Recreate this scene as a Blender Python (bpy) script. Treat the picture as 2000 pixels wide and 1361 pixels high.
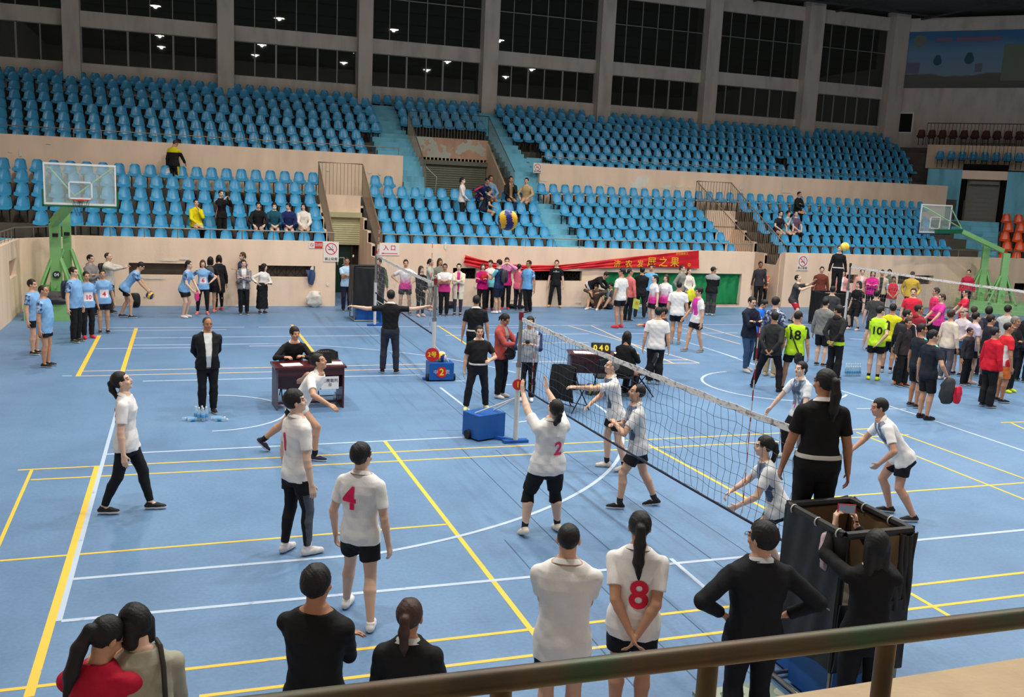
import bpy, bmesh, math, random
import numpy as np
from mathutils import Vector, Matrix
from mathutils.bvhtree import BVHTree
random.seed(7); rng = np.random.RandomState(7)
SC = bpy.context.scene
for _o in list(bpy.data.objects): bpy.data.objects.remove(_o)
COL = SC.collection
R = math.radians; PI = math.pi

# ------------------------------------------------------------------ camera
FPX, YAW, PITCH, ROLL = 1847.30, 0.34111, 0.16939, 0.04628
CAM = np.array([-4.907, -11.75473, 3.92178])
_fw = np.array([math.sin(YAW)*math.cos(PITCH), math.cos(YAW)*math.cos(PITCH), -math.sin(PITCH)])
_r = np.array([math.cos(YAW), -math.sin(YAW), 0.0]); _u = np.cross(_r, _fw)
_c, _s = math.cos(ROLL), math.sin(ROLL)
CR = _c*_r + _s*_u; CU = -_s*_r + _c*_u; CF = _fw
cam_d = bpy.data.cameras.new('camera'); cam = bpy.data.objects.new('camera', cam_d); COL.objects.link(cam)
cam_d.sensor_fit = 'HORIZONTAL'; cam_d.sensor_width = 36.0; cam_d.lens = FPX/2000*36.0
cam_d.clip_start = 0.05; cam_d.clip_end = 300
M4 = Matrix([[CR[0], CU[0], -CF[0], CAM[0]], [CR[1], CU[1], -CF[1], CAM[1]], [CR[2], CU[2], -CF[2], CAM[2]], [0, 0, 0, 1]])
cam.matrix_world = M4
SC.camera = cam
def _ray(x, y): return CF + CR*(x-1000)/FPX - CU*(y-680.5)/FPX
def G(x, y, z=0.0):
    """point of the place at height z seen at photo pixel (x, y)"""
    d = _ray(x, y); t = (z-CAM[2])/d[2]; p = CAM+t*d; return Vector((p[0], p[1], z))
def W(x, y, Y):
    d = _ray(x, y); t = (Y-CAM[1])/d[1]; p = CAM+t*d; return Vector((p[0], Y, p[2]))
def PX(p):
    d = np.array(p)-CAM; z = d@CF; return (1000+FPX*(d@CR)/z, 680.5-FPX*(d@CU)/z, z)

# ------------------------------------------------------------------ world, exposure, lamps
wd = bpy.data.worlds.new('world'); SC.world = wd; wd.use_nodes = True
wd.node_tree.nodes['Background'].inputs[0].default_value = (0.6, 0.58, 0.55, 1)
wd.node_tree.nodes['Background'].inputs[1].default_value = 0.02
SC.view_settings.view_transform = 'Standard'; SC.view_settings.look = 'None'
SC.view_settings.gamma = 1.0; SC.view_settings.use_curve_mapping = False
SC.view_settings.exposure = 0.0
LAMP_Z = 12.6
LAMP_XY = [(x, y) for y in (-4.5, 1.5, 7.5, 13.5) for x in (-6.0, 0.5, 7.0, 13.5, 20.0)]
LAMP_W = 285
for i, (x, y) in enumerate(LAMP_XY):
    ld = bpy.data.lights.new('ceiling_lamp_light', 'AREA'); ld.shape = 'DISK'; ld.size = 0.62
    ld.energy = LAMP_W; ld.spread = R(145); ld.color = (1.0, 0.965, 0.92)
    lo = bpy.data.objects.new('ceiling_lamp_light', ld); COL.objects.link(lo)
    lo.location = (x, y, LAMP_Z-0.03)
    # added fill: a point light under each lamp to brighten the upper walls
    pd = bpy.data.lights.new('upper_wall_fill_light', 'POINT'); pd.energy = 85; pd.color = (1.0, 0.93, 0.86); pd.shadow_soft_size = 0.08
    po = bpy.data.objects.new('upper_wall_fill_light', pd); COL.objects.link(po); po.location = (x, y, LAMP_Z-0.04)

# ------------------------------------------------------------------ helpers
def tag(o, label=None, cat=None, group=None, kind=None):
    if label: o['label'] = label
    if cat: o['category'] = cat
    if group: o['group'] = group
    if kind: o['kind'] = kind
    return o
def empty(name, loc, rz=0.0, label=None, cat=None, group=None):
    o = bpy.data.objects.new(name, None); COL.objects.link(o); o.location = loc; o.rotation_euler = (0, 0, rz)
    o.empty_display_size = 0.1
    return tag(o, label, cat, group)

MATS = {}
def _lin(c):
    return tuple((v/12.92 if v <= 0.04045 else ((v+0.055)/1.055)**2.4) for v in c)
def mat(name, rgb, rough=0.6, metal=0.0, spec=0.4, noise=0.0, nscale=8.0, bump=0.0, bscale=60.0, emit=None, alpha=None, trans=0.0, coat=0.0):
    """rgb in 0-255 sRGB"""
    if name in MATS: return MATS[name]
    m = bpy.data.materials.new(name); m.use_nodes = True; nt = m.node_tree; b = nt.nodes['Principled BSDF']
    c = _lin([v/255 for v in rgb]) + (1,)
    b.inputs['Base Color'].default_value = c
    b.inputs['Roughness'].default_value = rough; b.inputs['Metallic'].default_value = metal
    b.inputs['Specular IOR Level'].default_value = spec
    if trans: b.inputs['Transmission Weight'].default_value = trans
    if coat: b.inputs['Coat Weight'].default_value = coat; b.inputs['Coat Roughness'].default_value = 0.1
    tc = nt.nodes.new('ShaderNodeTexCoord')
    if noise:
        n = nt.nodes.new('ShaderNodeTexNoise'); n.inputs['Scale'].default_value = nscale; n.inputs['Detail'].default_value = 6
        nt.links.new(tc.outputs['Object'], n.inputs['Vector'])
        mx = nt.nodes.new('ShaderNodeMix'); mx.data_type = 'RGBA'
        mx.inputs[6].default_value = tuple(v*(1-noise) for v in c[:3])+(1,)
        mx.inputs[7].default_value = tuple(min(1, v*(1+noise)) for v in c[:3])+(1,)
        nt.links.new(n.outputs['Fac'], mx.inputs[0]); nt.links.new(mx.outputs[2], b.inputs['Base Color'])
    if bump:
        n2 = nt.nodes.new('ShaderNodeTexNoise'); n2.inputs['Scale'].default_value = bscale; n2.inputs['Detail'].default_value = 4
        nt.links.new(tc.outputs['Object'], n2.inputs['Vector'])
        bp = nt.nodes.new('ShaderNodeBump'); bp.inputs['Strength'].default_value = bump; bp.inputs['Distance'].default_value = 0.02
        nt.links.new(n2.outputs['Fac'], bp.inputs['Height']); nt.links.new(bp.outputs[0], b.inputs['Normal'])
    if emit:
        b.inputs['Emission Color'].default_value = c; b.inputs['Emission Strength'].default_value = emit
    if alpha is not None: b.inputs['Alpha'].default_value = alpha
    MATS[name] = m; return m
def ramp_node(nt, stops, interp='LINEAR'):
    r = nt.nodes.new('ShaderNodeValToRGB'); cr = r.color_ramp; cr.interpolation = interp
    while len(cr.elements) > 1: cr.elements.remove(cr.elements[-1])
    cr.elements[0].position = stops[0][0]; cr.elements[0].color = stops[0][1]
    for p, c in stops[1:]:
        e = cr.elements.new(p); e.color = c
    return r
def C8(*rgb): return _lin([v/255 for v in rgb])+(1,)

class MB:
    """collects shapes and links them as one mesh object"""
    def __init__(s): s.v = []; s.f = []; s.m = []
    def add(s, vs, fs, mi=0):
        o = len(s.v); s.v += [tuple(p) for p in vs]; s.f += [tuple(i+o for i in f) for f in fs]; s.m += [mi]*len(fs); return s
    def box(s, c, d, rz=0, mi=0, M=None):
        x, y, z = d[0]/2, d[1]/2, d[2]/2
        vs = [Vector(p) for p in [(-x,-y,-z),(x,-y,-z),(x,y,-z),(-x,y,-z),(-x,-y,z),(x,-y,z),(x,y,z),(-x,y,z)]]
        rot = M if M is not None else Matrix.Rotation(rz, 3, 'Z')
        c = Vector(c)
        return s.add([rot@v+c for v in vs], [(3,2,1,0),(4,5,6,7),(0,1,5,4),(1,2,6,5),(2,3,7,6),(3,0,4,7)], mi)
    def bb(s, a, b, mi=0):
        a = Vector(a); b = Vector(b); return s.box((a+b)/2, (abs(b.x-a.x), abs(b.y-a.y), abs(b.z-a.z)), mi=mi)
    def bar(s, a, b, w, h, mi=0):
        a = Vector(a); b = Vector(b); d = b-a; L = d.length
        if L < 1e-6: return s
        q = d.to_track_quat('X', 'Z').to_matrix()
        return s.box((a+b)/2, (L, w, h), M=q, mi=mi)
    def tube(s, pts, r, n=8, mi=0, cap=True, closed=False):
        pts = [Vector(p) for p in pts]; N = len(pts); rr = r if isinstance(r, (list, tuple)) else [r]*N
        vs = []; prev = None
        for i, p in enumerate(pts):
            if closed: t = (pts[(i+1) % N]-pts[i-1])
            else: t = (pts[min(i+1, N-1)]-pts[max(i-1, 0)])
            t = t.normalized() if t.length > 1e-9 else Vector((0, 0, 1))
            if prev is None:
                a = Vector((0, 0, 1)) if abs(t.z) < 0.9 else Vector((1, 0, 0)); u = t.cross(a).normalized()
            else:
                u = (prev-t*prev.dot(t)); u = u.normalized() if u.length > 1e-6 else t.orthogonal().normalized()
            prev = u; w = t.cross(u)
            for k in range(n):
                a = 2*PI*k/n; vs.append(p+(u*math.cos(a)+w*math.sin(a))*rr[i])
        fs = []
        for i in range(N if closed else N-1):
            j = (i+1) % N
            for k in range(n):
                k2 = (k+1) % n; fs.append((i*n+k, i*n+k2, j*n+k2, j*n+k))
        if cap and not closed:
            fs.append(tuple(range(n-1, -1, -1))); fs.append(tuple((N-1)*n+k for k in range(n)))
        return s.add(vs, fs, mi)
    def cyl(s, a, b, r, n=16, mi=0, r2=None): return s.tube([a, b], [r, r if r2 is None else r2], n, mi)
    def prism(s, poly, z0, z1, mi=0):
        n = len(poly); vs = [(x, y, z0) for x, y in poly]+[(x, y, z1) for x, y in poly]
        fs = [tuple(range(n-1, -1, -1)), tuple(range(n, 2*n))]+[(k, (k+1) % n, (k+1) % n+n, k+n) for k in range(n)]
        return s.add(vs, fs, mi)
    def extr(s, poly3, off, mi=0):
        """planar polygon of 3D points extruded by a vector"""
        n = len(poly3); off = Vector(off); vs = [Vector(p) for p in poly3]; vs = vs+[v+off for v in vs]
        fs = [tuple(range(n-1, -1, -1)), tuple(range(n, 2*n))]+[(k, (k+1) % n, (k+1) % n+n, k+n) for k in range(n)]
        return s.add(vs, fs, mi)
    def grid(s, fn, nu, nv, mi=0, thick=None, closeu=False):
        P = [[Vector(fn(i/(nu-1) if nu > 1 else 0, j/(nv-1))) for j in range(nv)] for i in range(nu)]
        vs = [p for row in P for p in row]; fs = []
        for i in range(nu-1):
            for j in range(nv-1):
                fs.append((i*nv+j, (i+1)*nv+j, (i+1)*nv+j+1, i*nv+j+1))
        if thick:
            N = len(vs); nn = []
            for i in range(nu):
                for j in range(nv):
                    a = P[min(i+1, nu-1)][j]-P[max(i-1, 0)][j]; b = P[i][min(j+1, nv-1)]-P[i][max(j-1, 0)]
                    c = a.cross(b); nn.append(c.normalized() if c.length > 1e-12 else Vector((0, 0, 1)))
            vs2 = [v-nn[k]*thick for k, v in enumerate(vs)]
            fs2 = [tuple(k+N for k in reversed(f)) for f in fs]
            edge = [(i, 0) for i in range(nu)]+[(nu-1, j) for j in range(1, nv)]+[(i, nv-1) for i in range(nu-2, -1, -1)]+[(0, j) for j in range(nv-2, 0, -1)]
            ids = [i*nv+j for i, j in edge]; L = len(ids)
            fs3 = [(ids[(k+1) % L], ids[k], ids[k]+N, ids[(k+1) % L]+N) for k in range(L)]
            return s.add(vs+vs2, fs+fs2+fs3, mi)
        return s.add(vs, fs, mi)
    def lathe(s, prof, n=20, c=(0, 0, 0), mi=0):
        """prof: (r, z) pairs"""
        c = Vector(c); vs = []
        for r, z in prof:
            for k in range(n):
                a = 2*PI*k/n; vs.append(c+Vector((r*math.cos(a), r*math.sin(a), z)))
        fs = []
        for i in range(len(prof)-1):
            for k in range(n):
                k2 = (k+1) % n; fs.append((i*n+k, i*n+k2, (i+1)*n+k2, (i+1)*n+k))
        fs.append(tuple(range(n-1, -1, -1))); fs.append(tuple((len(prof)-1)*n+k for k in range(n)))
        return s.add(vs, fs, mi)
    def ball(s, c, r, nu=16, nv=10, mi=0, sc=(1, 1, 1)):
        c = Vector(c); vs = []
        for j in range(nv+1):
            t = PI*j/nv
            for k in range(nu):
                a = 2*PI*k/nu; vs.append(c+Vector((r*math.sin(t)*math.cos(a)*sc[0], r*math.sin(t)*math.sin(a)*sc[1], r*math.cos(t)*sc[2])))
        fs = []
        for j in range(nv):
            for k in range(nu):
                k2 = (k+1) % nu; fs.append((j*nu+k, (j+1)*nu+k, (j+1)*nu+k2, j*nu+k2))
        return s.add(vs, fs, mi)
    def build(s, name, mats, parent=None, smooth=False, loc=None, origin=None):
        me = bpy.data.meshes.new(name)
        vs = s.v
        if origin is not None:
            o_ = Vector(origin); vs = [tuple(Vector(p)-o_) for p in vs]; loc = origin
        me.from_pydata(vs, [], s.f)
        if not isinstance(mats, (list, tuple)): mats = [mats]
        for m in mats: me.materials.append(m)
        if len(mats) > 1: me.polygons.foreach_set('material_index', s.m)
        me.polygons.foreach_set('use_smooth', [smooth]*len(me.polygons))
        if smooth:
            try: me.set_sharp_from_angle(angle=R(40))
            except Exception: pass
        me.validate(); me.update()
        o = bpy.data.objects.new(name, me); COL.objects.link(o)
        if parent: o.parent = parent
        if loc is not None: o.location = loc
        return o

def text_mesh(name, body, size, m, parent, M, depth=0.002, bold=0.0):
    """lettering as a mesh object; M maps text plane (x right, y up, z out) to the parent's space"""
    cu = bpy.data.curves.new(name, 'FONT'); cu.body = body; cu.size = size; cu.align_x = 'CENTER'; cu.align_y = 'CENTER'
    cu.extrude = depth/2; cu.offset = bold; cu.resolution_u = 3
    o = bpy.data.objects.new(name, cu); COL.objects.link(o)
    dg = bpy.context.evaluated_depsgraph_get(); me = bpy.data.meshes.new_from_object(o.evaluated_get(dg))
    bpy.data.objects.remove(o)
    me.name = name; me.materials.clear(); me.materials.append(m); me.transform(M)
    ob = bpy.data.objects.new(name, me); COL.objects.link(ob)
    if parent: ob.parent = parent
    return ob
def frameM(o, xd, yd):
    x = Vector(xd).normalized(); y = Vector(yd).normalized(); z = x.cross(y)
    m = Matrix((( x.x, y.x, z.x, o[0]), (x.y, y.y, z.y, o[1]), (x.z, y.z, z.z, o[2]), (0, 0, 0, 1))); return m
# ------------------------------------------------------------------ materials of the hall
def plaster(name, rgb, patch=(225, 215, 200), thr=0.70, pscale=0.9, dirt=0.25, seam=True):
    m = bpy.data.materials.new(name); m.use_nodes = True; nt = m.node_tree; b = nt.nodes['Principled BSDF']; L = nt.links.new
    b.inputs['Roughness'].default_value = 0.85; b.inputs['Specular IOR Level'].default_value = 0.2
    tc = nt.nodes.new('ShaderNodeTexCoord')
    n1 = nt.nodes.new('ShaderNodeTexNoise'); n1.inputs['Scale'].default_value = 1.3; n1.inputs['Detail'].default_value = 8
    mp = nt.nodes.new('ShaderNodeMapping'); mp.inputs['Scale'].default_value = (1.6, 1.6, 0.45)
    L(tc.outputs['Object'], mp.inputs[0]); L(mp.outputs[0], n1.inputs['Vector'])
    c = C8(*rgb); d = tuple(v*(1-dirt) for v in c[:3])+(1,); l = tuple(min(1, v*1.08) for v in c[:3])+(1,)
    r1 = ramp_node(nt, [(0.3, d), (0.5, c), (0.72, l)]); L(n1.outputs['Fac'], r1.inputs[0])
    n2 = nt.nodes.new('ShaderNodeTexNoise'); n2.inputs['Scale'].default_value = pscale; n2.inputs['Detail'].default_value = 5; n2.inputs['Roughness'].default_value = 0.55
    mp2 = nt.nodes.new('ShaderNodeMapping'); mp2.inputs['Location'].default_value = (3.1, 1.7, 5.3); L(tc.outputs['Object'], mp2.inputs[0]); L(mp2.outputs[0], n2.inputs['Vector'])
    r2 = ramp_node(nt, [(thr, (0, 0, 0, 1)), (thr+0.012, (1, 1, 1, 1))]); L(n2.outputs['Fac'], r2.inputs[0])
    mx = nt.nodes.new('ShaderNodeMix'); mx.data_type = 'RGBA'; L(r2.outputs[0], mx.inputs[0]); L(r1.outputs[0], mx.inputs[6]); mx.inputs[7].default_value = C8(*patch)
    L(mx.outputs[2], b.inputs['Base Color'])
    n3 = nt.nodes.new('ShaderNodeTexNoise'); n3.inputs['Scale'].default_value = 25; n3.inputs['Detail'].default_value = 4; L(tc.outputs['Object'], n3.inputs['Vector'])
    bp = nt.nodes.new('ShaderNodeBump'); bp.inputs['Strength'].default_value = 0.25; bp.inputs['Distance'].default_value = 0.01
    L(n3.outputs['Fac'], bp.inputs['Height']); L(bp.outputs[0], b.inputs['Normal'])
    MATS[name] = m; return m
PINK = plaster('pink_plaster', (238, 210, 184), thr=0.70, dirt=.09)
PINK2 = plaster('pink_plaster_peeled', (216, 172, 146), patch=(205, 205, 190), thr=0.49, pscale=1.7)
GREYW = plaster('grey_plaster', (218, 206, 194), thr=0.9, dirt=0.2)
LBLUE = plaster('light_blue_paint', (118, 186, 208), patch=(150, 200, 215), thr=0.72, dirt=0.3)
CONC = mat('tier_concrete', (96, 90, 82), 0.9, noise=0.35, nscale=3)
def floor_mat():
    m = bpy.data.materials.new('blue_court_paint'); m.use_nodes = True; nt = m.node_tree; b = nt.nodes['Principled BSDF']; L = nt.links.new
    b.inputs['Roughness'].default_value = 0.5; b.inputs['Specular IOR Level'].default_value = 0.35
    tc = nt.nodes.new('ShaderNodeTexCoord')
    n1 = nt.nodes.new('ShaderNodeTexNoise'); n1.inputs['Scale'].default_value = 0.45; n1.inputs['Detail'].default_value = 9; n1.inputs['Roughness'].default_value = 0.6
    L(tc.outputs['Object'], n1.inputs['Vector'])
    r1 = ramp_node(nt, [(0.3, C8(86, 116, 150)), (0.5, C8(97, 131, 166)), (0.72, C8(107, 141, 175))]); L(n1.outputs['Fac'], r1.inputs[0])
    # worn floor-board seams running along the court near the net
    mp = nt.nodes.new('ShaderNodeMapping'); mp.inputs['Scale'].default_value = (4.2, 0.18, 1); L(tc.outputs['Object'], mp.inputs[0])
    n2 = nt.nodes.new('ShaderNodeTexNoise'); n2.inputs['Scale'].default_value = 1.6; n2.inputs['Detail'].default_value = 7; L(mp.outputs[0], n2.inputs['Vector'])
    r2 = ramp_node(nt, [(0.54, (0, 0, 0, 1)), (0.68, (1, 1, 1, 1))]); L(n2.outputs['Fac'], r2.inputs[0])
    sx = nt.nodes.new('ShaderNodeSeparateXYZ'); L(tc.outputs['Object'], sx.inputs[0])
    mr = nt.nodes.new('ShaderNodeMath'); mr.operation = 'ABSOLUTE'; L(sx.outputs[0], mr.inputs[0])
    r3 = ramp_node(nt, [(0.0, (1, 1, 1, 1)), (0.12, (.8, .8, .8, 1)), (0.2, (0.1, 0.1, 0.1, 1))])
    mr2 = nt.nodes.new('ShaderNodeMath'); mr2.operation = 'MULTIPLY'; mr2.inputs[1].default_value = 0.1; L(mr.outputs[0], mr2.inputs[0]); L(mr2.outputs[0], r3.inputs[0])
    mm = nt.nodes.new('ShaderNodeMath'); mm.operation = 'MULTIPLY'; L(r2.outputs[0], mm.inputs[0]); L(r3.outputs[0], mm.inputs[1])
    mm2 = nt.nodes.new('ShaderNodeMath'); mm2.operation = 'MULTIPLY'; mm2.inputs[1].default_value = 0.55; L(mm.outputs[0], mm2.inputs[0])
    mx = nt.nodes.new('ShaderNodeMix'); mx.data_type = 'RGBA'; L(mm2.outputs[0], mx.inputs[0]); L(r1.outputs[0], mx.inputs[6]); mx.inputs[7].default_value = C8(84, 100, 122)
    n4 = nt.nodes.new('ShaderNodeTexNoise'); n4.inputs['Scale'].default_value = 26; n4.inputs['Detail'].default_value = 6; L(tc.outputs['Object'], n4.inputs['Vector'])
    r4 = ramp_node(nt, [(0.3, (.9, .9, .9, 1)), (0.7, (1.06, 1.06, 1.06, 1))]); L(n4.outputs['Fac'], r4.inputs[0])
    mx2 = nt.nodes.new('ShaderNodeMix'); mx2.data_type = 'RGBA'; mx2.blend_type = 'MULTIPLY'; mx2.inputs[0].default_value = 1
    L(mx.outputs[2], mx2.inputs[6]); L(r4.outputs[0], mx2.inputs[7]); L(mx2.outputs[2], b.inputs['Base Color'])
    return m
def paint_line(name, rgb, wear):
    m = bpy.data.materials.new(name); m.use_nodes = True; nt = m.node_tree; b = nt.nodes['Principled BSDF']; L = nt.links.new
    b.inputs['Roughness'].default_value = 0.55
    tc = nt.nodes.new('ShaderNodeTexCoord'); n = nt.nodes.new('ShaderNodeTexNoise'); n.inputs['Scale'].default_value = 7; n.inputs['Detail'].default_value = 8
    L(tc.outputs['Object'], n.inputs['Vector'])
    r = ramp_node(nt, [(wear-0.1, C8(120, 155, 195)), (wear, C8(*rgb))]); L(n.outputs['Fac'], r.inputs[0]); L(r.outputs[0], b.inputs['Base Color'])
    return m

# ------------------------------------------------------------------ floor and its painted lines
fl = MB().bb((-12.4, -12, -0.2), (42, 31, 0)).build('floor', floor_mat()); tag(fl, 'blue painted sports hall floor with worn yellow and white court lines', 'floor', kind='structure')
YF = 17.65
STRIP_Z = [0.002]
def strip(mb, a, b, w, z=None):
    STRIP_Z[0] += 0.00004; z = STRIP_Z[0] if z is None else z
    a = G(*a) if not isinstance(a, Vector) else a; b = G(*b) if not isinstance(b, Vector) else b
    a = Vector((a.x, a.y, 0)); b = Vector((b.x, b.y, 0)); d = (b-a).normalized(); n = Vector((-d.y, d.x, 0))*w/2
    mb.add([p+Vector((0, 0, z)) for p in (a-n, b-n, b+n, a+n)]+[p+Vector((0, 0, -0.001)) for p in (a-n, b-n, b+n, a+n)],
           [(0, 1, 2, 3), (0, 4, 5, 1), (2, 6, 7, 3), (1, 5, 6, 2), (3, 7, 4, 0)])
def arcline(mb, c, r, a0, a1, w, n=40, z=0.003):
    P = []
    for i in range(n+1):
        a = a0+(a1-a0)*i/n; ca, sa = math.cos(a), math.sin(a)
        P.append((Vector((c[0]+(r-w/2)*ca, c[1]+(r-w/2)*sa, z)), Vector((c[0]+(r+w/2)*ca, c[1]+(r+w/2)*sa, z))))
    vs = [p for q in P for p in q]; mb.add(vs, [(2*i, 2*i+2, 2*i+3, 2*i+1)[::-1] for i in range(n)])
ym = MB()
for a, b, w in [((35, 918), (1703, 837), .04), ((60, 937), (1775, 849), .04), ((190, 911), (56, 1361), .075), ((62, 918), (-30, 1127), .04),
                ((752, 862), (1062, 1262), .055), ((-10, 1096), (872, 1024), .04), ((-10, 1350), (2010, 1117), .045), ((389, 1360), (2010, 1161), .045),
                ((1255, 862), (1500, 996), .05), ((1777, 1158), (1897, 1228), .05), ((1500, 980), (2010, 942), .04),
                ((1747, 843), (2010, 938), .04), ((1673, 844), (2010, 979), .04), ((1955, 825), (2010, 824), .04), ((1975, 826), (2010, 842), .04),
                ((194, 655), (152, 735), .085), ((266, 641), (236, 735), .085), ((570, 634), (612, 687), .07), ((855, 636), (960, 704), .05)]:
    strip(ym, a, b, w)
yl = ym.build('yellow_court_lines', paint_line('yellow_line_paint', (228, 190, 62), 0.36), fl)
ym = MB()
for a, b, w in [((160, 725), (837, 711), .04), ((155, 734.5), (837, 719.5), .04), ((986, 671), (1150, 668.6), .035), ((1110, 636), (1366, 709), .04),
                ((1155, 636), (1316, 710), .04), ((1322, 637), (1446, 672), .04), ((1373, 638), (1446, 659), .04), ((1294, 703), (1344, 703), .04),
                ((1290, 709.5), (1366, 709), .04), ((1000, 707), (1110, 706), .04)]:
    strip(ym, a, b, w)
ym.build('faded_orange_court_lines', paint_line('faded_orange_paint', (228, 196, 152), 0.4), fl)
wm = MB()
CC = (-5.957+1.575, 4.314)
for a, b, w in [((205, 887.5), (963, 851), .05), ((120, 1213), (1460, 1087), .055), ((1460, 1087), (2010, 1034), .055), ((242, 752), (115, 1213), .05),
                ((279, 744.5), (820, 732), .05), ((261, 660), (740, 655), .05), ((1009, 825), (1047, 820), .05),
                ((860, 757), (930, 811), .05), ((1310, 1091), (1400, 1168), .05), ((890, 744), (907, 744), .05), ((975, 751), (1000, 751), .05),
                ((1310, 658), (1440, 699), .05), ((1400, 686.5), (1505, 723), .05), ((1643, 763), (1781, 807), .05), ((1781, 807), (2010, 884), .05),
                ((1673, 798), (1770, 799), .05), ((122, 734), (140, 734), .05)]:
    strip(wm, a, b, w)
x0 = -5.93
a6 = math.asin(6.6/6.75)
for sg in (1, -1): strip(wm, Vector((x0, CC[1]+6.6*sg, 0)), Vector((CC[0]+6.75*math.cos(a6), CC[1]+6.6*sg, 0)), .055, z=.0035)
arcline(wm, CC, 6.75, -a6, -0.05, .055, 50); arcline(wm, CC, 6.75, 0.4, a6, .05, 50)
arcline(wm, (CC[0]-.1, CC[1]), 1.25, -PI/2, PI/2, .05, 24)
pc = G(1510, 752); arcline(wm, (pc.x, pc.y), 1.5, PI*0.55, PI*1.75, .06, 24)
wm.build('white_court_lines', paint_line('white_line_paint', (178, 194, 212), 0.37), fl)
wm = MB()
for a, b, w in [((200, 640), (477, 639), .04), ((505, 639), (842, 637.5), .04), ((850, 637), (1170, 635), .04), ((1322, 634), (1440, 634), .04),
                ((207, 646), (442, 644), .035), ((870, 640), (1066, 640), .035), ((185, 681), (375, 679), .04), ((487, 676), (605, 675), .04),
                ((1204, 652), (1440, 650), .04), ((1440, 634), (1640, 634), .04), ((870, 655), (1150, 652), .04), ((1660, 662), (1760, 664), .05)]:
    strip(wm, a, b, w)
wm.build('faded_pink_court_lines', paint_line('faded_pink_paint', (196, 192, 216), 0.4), fl)

sm = MB()
for a, b in (((-.95, -5.6), (-.95, 1.5)), ((-.45, -7), (-.45, 1.3)), ((.55, -5.2), (.55, 1.2)), ((1.05, -5.0), (1.05, .6)), ((-.35, 2.2), (-.35, 14)), ((.45, 3), (.45, 13)), ((-1.5, -6.5), (-1.5, -2.2)), ((-1.2, 2.6), (-.3, 2.45))):
    strip(sm, Vector((a[0], a[1], 0)), Vector((b[0], b[1], 0)), .014, z=.0012)
sm.build('worn_floor_seams', mat('dark_seam', (66, 86, 112), .8), fl)
# ------------------------------------------------------------------ far stand
TOPS = [2.197, 2.583, 2.967, 3.349, 3.732, 4.081]          # seat-back tops of the lower rows
RY = [18.55+.75*k for k in range(6)]
TR = [t-0.78 for t in TOPS]
UY = [23.5+.75*k for k in range(8)]
UT = [4.86, 5.24, 5.62, 6.00, 6.37, 6.74, 7.12, 7.42]
UT = [5.03+.363*k for k in range(7)]+[7.45]
UTR = [t-0.78 for t in UT]
GLASSW = None
def struct(mb, name, m, smooth=False, parent=None, label=None):
    o = mb.build(name, m, parent, smooth)
    if parent is None: tag(o, label, None, kind='structure')
    return o
# front wall of the stand with its low openings
XA0, XA1, XB0, XB1 = -0.38, 1.0, 14.65, 15.95
def opening(x0, y0, x1, y1): a = W(x0, y0, YF); b = W(x1, y1, YF); return (a.x, b.x, b.z, a.z)
def wall_with_holes(name, xa, xb, z0, z1, y0, y1, holes, m, label=None):
    mb = MB(); xs = sorted(holes); x = xa
    for (ha, hb, hz0, hz1) in xs:
        if ha > x: mb.bb((x, y0, z0), (ha, y1, z1))
        if hz0 > z0: mb.bb((ha, y0, z0), (hb, y1, hz0))
        if hz1 < z1: mb.bb((ha, y0, hz1), (hb, y1, z1))
        x = hb
    mb.bb((x, y0, z0), (xb, y1, z1))
    return struct(mb, name, m, label=label)
OP = [opening(251, 513, 373, 538), opening(505, 518, 615, 542), opening(885, 523, 930, 545), opening(1044, 528, 1136, 549),
      opening(1183, 531, 1444, 594), opening(1652, 536, 1674, 554), opening(1755, 537, 1822, 556), opening(1982, 553, 2010, 570)]
wall_with_holes('wall_far_left', -7.9, XA0, 0, 1.99, YF, YF+.28, OP[:2], PINK, 'low pink wall in front of the far left seats')
wall_with_holes('wall_far_middle', XA1, XB0, 0, 1.99, YF, YF+.28, OP[2:5], PINK, 'low pink wall in front of the far middle seats')
wall_with_holes('wall_far_right', XB1, 36, 0, 1.99, YF, YF+.28, OP[5:], PINK, 'low pink wall in front of the far right seats')
# left wall and its angled corner
def wallseg(a, b, z0, z1, t, name, m, holes=(), label=None):
    a = Vector((a[0], a[1], 0)); b = Vector((b[0], b[1], 0)); L = (b-a).length; d = (b-a)/L; ang = math.atan2(d.y, d.x)
    mb = MB(); x = 0
    def bx(u0, u1, w0, w1):
        if u1-u0 < 1e-4 or w1-w0 < 1e-4: return
        c = a+d*((u0+u1)/2)+Vector((-d.y, d.x, 0))*t/2; c.z = (w0+w1)/2; mb.box(c, (u1-u0, t, w1-w0), ang)
    for (u0, u1, h0, h1) in sorted(holes):
        bx(x, u0, z0, z1); bx(u0, u1, z0, h0); bx(u0, u1, h1, z1); x = u1
    bx(x, L, z0, z1)
    return struct(mb, name, m, label=label)
wallseg((-8.95, 16.45), (-7.72, 17.65), 0, 1.95, .28, 'wall_corner_left', PINK)
wallseg((-9.15, -12), (-8.95, 16.45), 0, 1.95, .28, 'wall_left', PINK, holes=[(26.75, 27.75, 1.05, 1.5)], label='low pink wall along the left side')
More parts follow.
